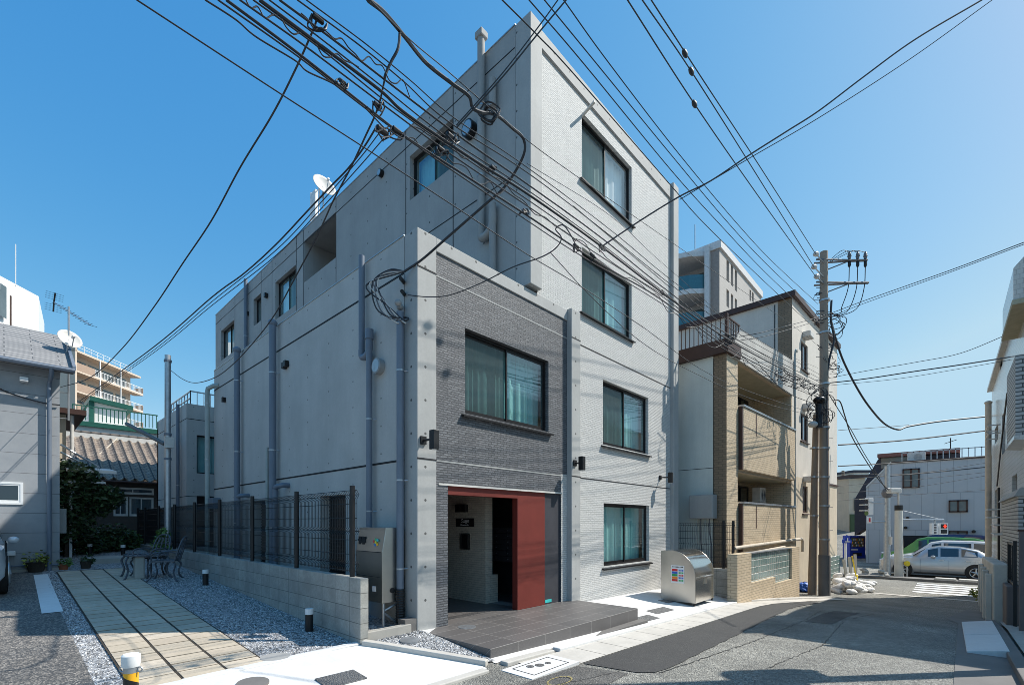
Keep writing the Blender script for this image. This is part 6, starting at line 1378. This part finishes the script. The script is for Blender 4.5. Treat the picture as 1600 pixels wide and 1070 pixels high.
# ---- cars
def carat(px, y_, t, *a, **k): 
    p = ht(px, 815, t); return car(a[0], (p.x, p.y, g(p.x, p.y)+.0), R(-90)+math.pi*0, *a[1:], **k)
car('silver crossover parked nearest along the kerb', (28.5, -5.45, -1.19), R(-90), 4.75, 1.85, 1.6, 'p_silver', SUV, 'cars on the main road', wb=.575, wr=.36)
car('white minivan behind the silver crossover', (31.0, -5.75, -1.2), R(-90), 4.85, 1.75, 1.82, 'p_white', VAN, 'cars on the main road', wr=.33)
car('bright green van behind the white minivan', (33.3, -5.1, -1.2), R(-90), 4.7, 1.7, 1.95, 'p_green', VAN, 'cars on the main road', wr=.33)
car('dark navy van against the grey building', (35.4, -5.5, -1.2), R(-90), 4.6, 1.6, 2.1, 'p_navy', VAN, 'cars on the main road', wr=.33)
car('white compact car cut off by the left picture edge', (-4.95, 7.9, .36), R(90), 3.9, 1.68, 1.5, 'p_white', VAN, name='parked_car')
# ================================================================ RIGHT BUILDING
M['tile_wh'] = tile('cream_glazed_tile', (.60, .56, .48), (.55, .51, .44), (.36, .33, .28), .24, .075, .006, .35, .3, .05)
M['tile_sm'] = tile('small_white_tile', (.62, .60, .55), (.58, .56, .51), (.42, .40, .36), .10, .10, .005, .25, .2, .05)
M['brick_gr'] = tile('pale_brick', (.50, .49, .46), (.44, .43, .40), (.06, .06, .06), .24, .08, .012, .5, .6, .08)
RB = thing('tiled_house', 'cream tiled building with bay windows on the right edge', 'building', (10.8, -7.0, -.5))
RZ = 6.6
hs = [(1554, 1559.5, 640, 690), (1565.5, 1570.5, 645, 708), (1562, 1566, 535, 575), (1554, 1558, 765, 805), (1566, 1570.5, 782, 832), (1581, 1589, 742, 776)]
hl = []
for a_, b2, c2, d2 in hs:
    q0, q1 = hy(a_, c2, -7.0), hy(b2, d2, -7.0); m2_ = hy((a_+b2)/2, (c2+d2)/2, -7.0); hh = (hy((a_+b2)/2, c2, -7).z-hy((a_+b2)/2, d2, -7).z)/2
    x0, x1 = sorted((q0.x, q1.x)); hl.append((x0-10.8, x1-10.8, m2_.z+.5-hh, m2_.z+.5+hh))
wall(RB, 'street_wall', 'tile_sm', (0, 0), (1, 0), (0, 1), 0, 10.5, -.6, 5.4, [q for q in hl if q[2] < 5.2], depth=.25)
wall(RB, 'street_wall', 'tile_sm', (0, 0), (1, 0), (0, 1), 0, 10.5, 5.4, RZ+.5, [q for q in hl if q[2] >= 5.2], depth=.25)
for q in hl:
    if q[2] < 5.2 and q[3] > 5.4: continue
    window(RB, (0, 0), (1, 0), (0, 1), *q, split=0, sill=False, fm='brown', curt=None, inset=.08, gl='glass_dk', screen=False)
mb = MB(); mb.box(.01, 10.5, -5, -4.8, -.6, RZ+.49); mb.box(10.3, 10.5, -4.8, -.01, -.6, RZ+.49); mb.box(0, .2, -4.8, -.01, -.6, RZ+.49); mb.build('rear_wall', 'tile_wh', RB)
MB().box(-.2, 10.75, -5, .12, RZ+.5, RZ+.62).build('roof', 'tile_wh', RB, bevel=.01)
mb = MB(); mb.prism([(-1.1, .0, 6.6), (-1.1, .24, 6.6), (-1.1, .24, 7.25), (-1.1, .0, 7.55)], (2.6, 0, 0)); mb.build('projecting_eave', 'tile_sm', RB, bevel=.01)
MB().box(-1.12, 1.5, .0, .26, 6.5, 6.6).build('eave_soffit', 'soffit', RB)
mb = MB(); mb.box(-1.2, .7, -.3, .22, 3.85, 5.45); mb.build('bay_window', 'brick_gr', RB, bevel=.004)
mb = MB(); mb.prism([(-1.22, -.3, 3.7), (-1.22, .24, 3.78), (-1.22, .24, 3.85), (-1.22, -.3, 3.85)], (1.95, 0, 0)); mb.build('bay_base', 'tile_sm', RB)
mb = MB(); mb.box(-1.2, .01, -4.8, -.02, -.6, 7.1); mb.build('near_wing', 'brick_gr', RB)
px_ = hy(1544, 640, -6.84); pipe_v(RB, px_.x-10.8, .16, -.4, px_.z+.75, .085, 'pipe_cream', seg=14); MB().ell((px_.x-10.8, .16, px_.z+.75), .11, .11, .07, 12, 6).build('pipe_cap', 'pipe_cream', RB, smooth=True)
for q in ((1556, 668), (1556, 796), (1568, 820)):
    h = hy(*q, -6.9); mb = MB()
    for dz in (-.25, .0): mb.tube([(h.x-10.8-.6, .03, h.z+.5+dz), (h.x-10.8-.6, .3, h.z+.5+dz), (h.x-10.8+.8, .3, h.z+.5+dz), (h.x-10.8+.8, .03, h.z+.5+dz)], .02, 6)
    mb.build('window_guard', 'offwhite', RB)
h = hy(1559, 800, -6.93); MB().tube([(h.x-10.8, .05, -.4), (h.x-10.8, .05, 3.2)], .03, 6).build('downpipe', 'frame', RB)
mb = MB(); mb.tube(spline([(h.x-9.9, .04, 3.3), (h.x-11.5, .04, 4.4), (h.x-13.5, .04, 5.6)], 4), .02, 5); mb.build('wall_cable', 'cable', RB)
# parapet wall along the pavement
q0 = (10.7, -6.52); PW = thing('parapet_wall', 'low whitewashed concrete parapet wall with buttresses on the right kerb', 'wall', (10.7, -6.65, -.54))
M['wash'] = concrete('flaking_white_concrete', (.60, .57, .50), False, .3)
zt0 = 1.24; mb = MB(); mb.add([(0, -.13, -.2), (0, .13, -.2), (0, .13, zt0), (0, -.13, zt0), (4.8, -.13, -.4), (4.8, .13, -.4), (4.8, .13, zt0-.1), (4.8, -.13, zt0-.1)], [(0, 1, 2, 3), (7, 6, 5, 4), (0, 1, 5, 4), (1, 2, 6, 5), (2, 3, 7, 6), (3, 0, 4, 7)])
mb.build('wall', 'wash', PW, bevel=.03)
for k in range(4): MB().box(.3+k*1.15, .48+k*1.15, .13, .24, -.2, zt0-.25).build('buttress', 'wash', PW, bevel=.02)
# garden wall, gate and piers near the right edge
GW = thing('brick_garden_wall', 'pale brick garden wall with sloping cap in front of the tiled building', 'garden wall', (10.0, -6.9, -.55))
MB().box(-.1, 4.0, -.08, .06, -.1, 2.7).build('wall', 'brick_gr', GW, bevel=.01); mb = MB(); mb.prism([(-.14, -.12, 2.7), (-.14, .12, 2.7), (-.14, .04, 2.86), (-.14, -.12, 2.9)], (4.2, 0, 0)); mb.build('cap', 'conc_soft', GW)
GT = thing('metal_gate', 'narrow black metal gate frame before the brick garden wall', 'gate', (9.5, -6.78, -.5))
for k in range(3): MB().box(.2+k*.35, .22+k*.35, 0, .02, .9, 1.65).build('bar', 'black', GT)
mb = MB(); mb.box(0, 1.2, 0, .03, 1.65, 1.7); mb.box(0, 1.2, 0, .03, .85, .9); mb.box(-.04, .0, -.01, .04, 0, 1.75); mb.box(1.2, 1.24, -.01, .04, 0, 1.7); mb.build('gate_frame', 'black', GT)
SP = thing('stone_pier', 'low brown stone pier under the black gate frame', 'pier', (9.7, -6.8, -.5)); M['bstone'] = concrete('brown_stone', (.16, .13, .12), False, .3); MB().box(0, .9, -.14, .14, -.1, .82).build('pier', 'bstone', SP, bevel=.02)
GP = thing('gate_post', 'dark brown gate post at the far right edge of the picture', 'gate post', (8.55, -6.8, -.45)); MB().box(-.05, .05, -.05, .05, -.1, 1.9).build('post', 'bstone', GP, bevel=.01); MB().box(-.07, .07, -.07, .07, 1.9, 1.94).build('cap', 'brown', GP)
# wedge house added out of view, its roof slope shaped to shade the street
NH = thing('shading_house', 'unseen plain rendered house added right of the street, its sloping roof line shaped to shade it', 'house', (8.6, -9.5, -.4))
mb = MB(); mb.prism([(6.6, -7.9, -.4), (7.0, -7.9, 1.0), (9.4, -7.9, 6.6), (9.55, -7.9, -.4)], (0, -4, 0)); mb.build('wall', 'stucco', NH, world=True)
MB().box(7.6, 8.4, -7.9, -7.86, 0, 1.4).build('window', 'farglass', NH, world=True)
# ================================================================ BACKGROUND TOWER (right of the grey building)
TT = 38; c0 = ht(1124, 376, TT); TWR = thing('apartment_tower', 'tall beige apartment tower with curved glass balconies behind the roofs', 'apartment tower', (c0.x, c0.y, -1))
zt_ = c0.z+1; lx = ht(1190, 455, 46.4).x-c0.x
M['tw1'] = tile('tower_tile', (.46, .42, .38), (.44, .40, .36), (.36, .33, .30), .6, .3, .01, .1, .6, .03); M['tw2'] = plain('tower_brown', (.30, .25, .22), .7); M['tw3'] = plain('tower_white', (.62, .60, .58), .6)
M['balglass'] = plain('blue_green_balcony_glass', (.04, .13, .16), .1, spec=.8)
def tz(px, py): return hy(px, py, c0.y).z+1
ws = []
for (p0, p_1, y0, y1) in ((1135, 1139, 407, 440), (1142, 1145.5, 414, 447), (1148, 1151.5, 422, 455), (1135, 1139, 453, 480), (1142, 1145.5, 460, 490), (1148, 1151.5, 467, 495), (1171, 1173.5, 453, 470), (1175, 1177.5, 457, 472)):
    xa, xb = hy(p0, y0, c0.y).x-c0.x, hy(p_1, y1, c0.y).x-c0.x; ym = (y0+y1)/2; ws.append((xa, xb, tz((p0+p_1)/2, y1), tz((p0+p_1)/2, y0)))
wall(TWR, 'front_wall', 'tw1', (0, 0), FU, FN, 0, lx, 0, zt_-.6, ws, depth=.3)
for q in ws: mb = MB(); mb.box(q[0], q[1], .25, .3, q[2], q[3]); mb.build('window', 'farglass', TWR)
MB().box(-.1, lx+.1, -.15, 12, zt_-.6, zt_).build('roof_band', 'tw3', TWR)
mb = MB(); mb.box(lx-.2, lx, .01, 12, 0, zt_-.61); mb.box(.3, lx, 11.8, 12, 0, zt_-.61); mb.build('rear_wall', 'tw1', TWR)
yb, yc, yd = [hx(q, 400, c0.x).y-c0.y for q in (1110, 1103, 1056)]
MB().box(0, .2, .01, yb, 0, zt_-.61).build('side_wall', 'tw2', TWR); MB().box(-.35, .3, yb, yc, 0, zt_-.2).build('white_column', 'tw3', TWR); MB().box(1.6, 1.7, yc, yd+4, 0, zt_-.61).build('side_wall', 'tw1', TWR)
for k in range(6):
    z = zt_-.5-k*3.05; w9 = yd-yc
    if z < 3: break
    mb = MB(); mb.prism([(1.6, yc, z-.35), (-.1, yc, z-.35), (-.9, yc+w9*.4, z-.35), (-1.3, yc+w9*.8, z-.35), (-1.4, yd+4, z-.35), (1.6, yd+4, z-.35)], (0, 0, .4)); mb.build('balcony_slab', 'tw3', TWR)
    mb = MB(); P_ = [(-.08, yc+.02), (-.86, yc+w9*.4), (-1.25, yc+w9*.8), (-1.35, yd+4)]
    for a_, b2 in zip(P_, P_[1:]): mb.ob((a_[0], a_[1], z-3.0), (b2[0]-a_[0], b2[1]-a_[1], 0), (.05, 0, 0), (0, 0, 1.15))
    mb.build('balcony_glass', 'balglass', TWR); MB().box(1.54, 1.6, yc+.8, yc+2.6, z-2.9, z-.8).build('window', 'farglass', TWR)
MB().tube([(-.2, 1.9, zt_), (-.2, 1.9, zt_+2.0)], .04, 6).build('lightning_rod', 'steel', TWR)
# ================================================================ LEFT BACKGROUND
# old house with tiled roof
t = NT('roof_tiles_old'); sp = t.n('ShaderNodeSeparateXYZ'); t.L(t.co(), sp.inputs[0])
rowf = t.m2('FRACT', t.m2('MULTIPLY', sp.outputs[1], 4.2)); c = t.ramp(t.noise(3.5, 6, .8), [(.3, (.14, .10, .075)), (.55, (.27, .215, .165)), (.8, (.40, .34, .28))]); c = t.mix(t.m2('LESS_THAN', rowf, .16), c, (.06, .05, .045)); c = t.mix(t.m2('LESS_THAN', t.m2('FRACT', t.m2('DIVIDE', t.m2('ADD', sp.outputs[0], 3.2+.03), .36)), .17), c, (.03, .025, .02)); t.bump(rowf, .7, .03); M['rooftile'] = t.set(c, .6)
OH = thing('old_house', 'old wooden house with ribbed grey tile roof behind the hedge', 'house', (-2.0, 21.4, .8)); ez2 = 3.45
W_ = 4.2; n_ = 20; mb = MB(); vs = []; NX = n_*8
for i in range(NX+1):
    f = i/8; x = -3.2+f*.36; fr = f % 1; dz = .035*math.cos(2*math.pi*fr)+(.05 if fr < .14 or fr > .9 else 0)
    for j in range(9): y = -.6+j*.5; vs.append((x, y, ez2-.8+(y+.6)*.56+dz+(.02 if j % 1 else 0)))
mb.add(vs, [(i*9+j, (i+1)*9+j, (i+1)*9+j+1, i*9+j+1) for i in range(NX) for j in range(8)]); ro = mb.build('roof', 'rooftile', OH); m_ = ro.modifiers.new('t', 'SOLIDIFY'); m_.thickness = .05; m_.offset = -1
x1 = -3.2+n_*.36; rz_ = ez2-.8+4.0*.56
mb = MB(); mb.box(-3.25, x1, 3.3, 3.57, rz_-.02, rz_+.22); mb.build('ridge', 'offwhite', ro); MB().tube([(-3.25, 3.43, rz_+.26), (x1, 3.43, rz_+.26)], .08, 8).build('ridge_tile', 'rooftile', ro)
M['oldwall'] = plain('dark_timber_wall', (.07, .055, .045), .8)
wn_ = [(hy(177, 800, 21.4).x+2.0, hy(200, 800, 21.4).x+2.0), (hy(202, 800, 21.4).x+2.0, hy(240, 800, 21.4).x+2.0)]
zw0, zw1 = hy(200, 806, 21.4).z-.8, hy(200, 776, 21.4).z-.8
wall(OH, 'wall', 'oldwall', (0, 0), FU, FN, -2.9, x1-.1, -.3, ez2-.85, [(a_, b2, zw0, zw1) for a_, b2 in wn_])
for a_, b2 in wn_: window(OH, (0, 0), FU, FN, a_, b2, zw0, zw1, sill=False, fm='offwhite', curt='curt_w', inset=.02, gl='glass_dk', screen=False)
window(OH, (0, 0), FU, FN, wn_[0][0]-.1, wn_[1][1], zw1+.12, zw1+.42, sill=False, fm='offwhite', curt=None, inset=-.07, gl='glass_dk', screen=False)
MB().tube([(-3, -.66, ez2-.86), (x1, -.66, ez2-.86)], .05, 8).build('gutter', 'brown', OH); MB().box(-2.9, x1-.1, 3.6, 3.7, -.3, rz_-.3).build('rear_wall', 'oldwall', OH)
mb = MB(); a_ = hy(150, 732, 17.5); MB().tube(spline([(hy(135, 727, 22.2).x+2, .8, hy(135, 727, 22.2).z-.72), (hy(160, 708, 23.4).x+2, 2.0, hy(160, 708, 23.4).z-.72), (hy(184, 690, 24.8).x+2, 3.4, hy(184, 690, 24.8).z-.6)], 4), .03, 6).build('roof_rope', 'pipe_cream', OH)
# canopy and fence pieces attached to the grey house side
CN = thing('carport_canopy', 'thin white edged flat canopy beside the grey house', 'canopy', (-3.0, 12.0, 2.0)); q0, q1 = hy(104, 736, 12.4), hy(182, 734, 12.4)
MB().ob((q0.x, 12.4, q0.z), (q1.x-q0.x, 0, 0), (0, 1.2, .15), (0, 0, .09)).build('roof_sheet', 'white', CN, world=True)
q0, q1 = hy(104, 752, 12.5), hy(165, 750, 12.5); MB().ob((q0.x, 12.5, q0.z-.02), (q1.x-q0.x, 0, 0), (0, 1.0, .1), (0, 0, .06)).build('roof_sheet', 'white', CN, world=True)
for i in range(3):
    a_, b2 = hy(94, 694+i*12, 13), hy(155-i*14, 730, 13); MB().tube([a_, b2], .03, 6).build('support_bar', 'steel', CN, world=True)
MB().box(q0.x+.05, q0.x+.11, 12.45, 12.5, .6, q0.z).build('support_post', 'white', CN, world=True)
SH = thing('cream_annex', 'narrow cream wall with brown eave squeezed beside the grey house', 'annex', (-3.4, 14.0, .7)); a_, b2 = hy(90, 655, 14.5), hy(120, 655, 14.5)
MB().box(a_.x-.6, b2.x-.25, 14.5, 18, .5, hy(105, 648, 14.5).z).build('wall', 'stucco_b', SH, world=True); MB().box(a_.x-.6, b2.x+.2, 14.2, 18, hy(105, 648, 14.5).z, hy(105, 640, 14.5).z).build('roof', 'brown', SH, world=True)
MB().cyl((b2.x-.12, 14.4, 1), (b2.x-.12, 14.4, hy(105, 648, 14.4).z), .05, 10).build('downpipe', 'offwhite', SH, world=True)
# white house with green trim and balcony rail
M['w_siding'] = plain('white_siding', (.66, .66, .63), .7, var=.05); M['gtrim'] = plain('green_trim', (.01, .09, .065), .5); HYY = 28.0
GH = thing('green_trim_house', 'white boarded house with dark green trim and balcony rail behind the old roof', 'house', (-3, HYY, 1)); X = lambda px, y_=HYY: hy(px, 700, y_).x
Z_ = lambda px, py, y_=HYY: hy(px, py, y_).z
MB().box(X(90), X(246)+1.5, HYY, HYY+5, .8, Z_(180, 668)).build('wall', 'w_siding', GH, world=True); MB().box(X(150), X(208), HYY+2, HYY+6, Z_(180, 668), hy(180, 632, HYY+2).z).build('upper_wall', 'w_siding', GH, world=True)
mb = MB(); mb.box(X(115), X(246)+1.5, HYY-.15, HYY, Z_(180, 671), Z_(180, 664)); mb.build('fascia', 'gtrim', GH, world=True)
zt2 = hy(180, 632, HYY+2).z; MB().ob((X(150)-.1, HYY+1.7, zt2), (X(210)-X(150)+.3, 0, -.25), (0, 4, 0), (0, 0, .25)).build('roof', 'gtrim', GH, world=True)
MB().box(X(150)-.12, X(150)+.12, HYY+1.9, HYY+2, Z_(180, 668), zt2).build('corner_board', 'gtrim', GH, world=True)
zr0, zr1 = Z_(180, 662), Z_(180, 640); mb = MB(); mb.box(X(112), X(246), HYY-.12, HYY-.07, zr1-.06, zr1); x = X(112)
while x < X(246): mb.box(x, x+.035, HYY-.11, HYY-.08, zr0, zr1-.05); x += .17
mb.build('balcony_rail', 'gtrim', GH, world=True)
a_, b2 = hy(140, 678, HYY), hy(195, 684, HYY); MB().box(a_.x, b2.x, HYY-.35, HYY, b2.z-.05, a_.z).build('shutter_case', 'panel_dk', GH, world=True)
a_, b2 = hy(198, 662, 18.5), hy(258, 694, 15.2); MB().tube([a_, b2], .08, 8).build('slanted_downpipe', 'gutter_d', GH, world=True)
# peach apartment block
PA = ht(218, 584, 85); _n = ht(120, 551, 72); dv = Vector((PA.x-_n.x, PA.y-_n.y, 0)).normalized(); pd = Vector((-dv.y, dv.x, 0))
rzp = math.atan2(-dv.y, -dv.x); PK = thing('peach_apartment_block', 'peach apartment block with long balconies in the left background', 'apartment block', (PA.x, PA.y, 0), 0)
M['peach'] = plain('peach_render', (.60, .49, .39), .8, var=.06); M['pbrick'] = tile('peach_brick', (.44, .31, .23), (.38, .27, .20), (.3, .22, .17), .4, .12, .01, .3, .7, .05)
far = PA; near = hv(120, 535, (far.x, far.y), (far.x-dv.x, far.y-dv.y)); Ln = (Vector((near.x, near.y, 0))-Vector((far.x, far.y, 0))).length
ux_ = -dv; top_ = 27.9
mb = MB(); mb.ob((far.x, far.y, 0)+Vector((0, 0, 0)) if False else Vector((far.x, far.y, 0))-pd*1.6*-1, ux_*Ln, pd*9, (0, 0, top_-.3)); mb.build('wall', 'peach', PK, world=True)
nr = Vector((far.x, far.y, 0))+ux_*Ln
mb = MB(); mb.ob(nr, ux_*.3, pd*10.6, (0, 0, top_+.8)); mb.build('end_wall', 'peach', PK, world=True)
mb = MB(); mb.ob(Vector((far.x, far.y, top_-.3))-ux_*.3, ux_*(Ln+.6), pd*10.6, (0, 0, .3)); mb.build('roof', 'peach', PK, world=True)
for k in range(5):
    z = top_-3.1*(k+1)
    e_ = .9 if k else .9
    mb = MB(); mb.ob(Vector((far.x, far.y, z-.25))-ux_*e_, ux_*(Ln+e_), pd*1.6, (0, 0, .3)); mb.build('balcony_slab', 'peach', PK, world=True)
    mb = MB(); mb.ob(Vector((far.x, far.y, z))-ux_*e_, ux_*.15, pd*1.5, (0, 0, 1.1)); mb.build('balcony_parapet', 'pbrick', PK, world=True); mb = MB(); mb.ob(nr-ux_*3.4+Vector((0, 0, z)), ux_*3.4, pd*.15, (0, 0, 1.2)); mb.build('balcony_parapet', 'pbrick', PK, world=True)
    mb = MB(); s = -e_; Lr = Ln-3.4
    mb.ob(Vector((far.x, far.y, z+1.05))-ux_*e_, ux_*(Lr+e_), pd*.08, (0, 0, .08)); mb.ob(Vector((far.x, far.y, z+.05))-ux_*e_, ux_*(Lr+e_), pd*.08, (0, 0, .08))
    while s < Lr: mb.ob(Vector((far.x, far.y, z+.05))+ux_*s, ux_*.05, pd*.06, (0, 0, 1.0)); s += .3
    mb.build('balcony_rail', 'white', PK, world=True)
    for j in range(4):
        mb = MB(); mb.ob(Vector((far.x, far.y, z+.1))+ux_*(1.2+j*(Ln-3)/3.6)+pd*1.55, ux_*2.2, pd*.1, (0, 0, 2.0)); mb.build('window', 'farglass', PK, world=True)
    mb = MB(); mb.ob(nr+ux_*.3+pd*4+Vector((0, 0, z+.9)), ux_*.05, pd*1.8, (0, 0, 1.2)); mb.build('window', 'farglass', PK, world=True)
for s in (.33, .66): mb = MB(); mb.ob(Vector((far.x, far.y, 0))+ux_*Ln*s-pd*.05, ux_*.15, pd*.15, (0, 0, top_)); mb.build('drain_pipe', 'white', PK, world=True)
mb = MB(); mb.ob(Vector((far.x, far.y, top_+.9))+ux_*2, ux_*(Ln-2), pd*.05, (0, 0, .06)); mb.ob(Vector((far.x, far.y, top_+.45))+ux_*2, ux_*(Ln-2), pd*.05, (0, 0, .05)); s = 2
while s < Ln: mb.ob(Vector((far.x, far.y, top_))+ux_*s, ux_*.06, pd*.05, (0, 0, .95)); s += 1.2
mb.build('roof_railing', 'white', PK, world=True)
# white block behind the grey house
WT = 30; a_ = ht(60, 463, WT); dw = Vector((.73*.0+.72, .69, 0)).normalized(); WB = thing('white_block', 'white windowless building wall above the grey house roof', 'building', (a_.x, a_.y, 1))
nn_ = Vector((-.679, .734, 0)); mb = MB(); 
b2 = ht(0, 436, 27.5); L2 = (Vector((b2.x, b2.y, 0))-Vector((a_.x, a_.y, 0)))
mb.ob(Vector((a_.x, a_.y, 1)), L2*1.8, Vector((.5, 5.5, 0)), (0, 0, a_.z-1)); mb.build('wall', 'white', WB, world=True)
mb = MB(); q_ = ht(16, 500, 28.2); mb.tube([Vector((q_.x, q_.y, 5))-Vector((0, .1, 0)), Vector((q_.x, q_.y-.1, zt(463, 28.2)))], .06, 6); mb.build('rust_stain_pipe', 'brown', WB, world=True)
mb = MB(); q_ = ht(0, 470, 27.3); q2 = ht(10, 470, 27.8); mb.ob(Vector((q_.x, q_.y-.15, zt(496, 27.5))), (q2-q_).xy.to_3d(), (0, .05, 0), (0, 0, 50*27.5/FPX)); mb.build('window', 'farglass', WB, world=True)
MB().tube([Vector((a_.x, a_.y, a_.z-.1))+L2*.62, Vector((a_.x, a_.y, a_.z+2.4))+L2*.62], .03, 6).build('aerial_mast', 'white', WB, world=True)
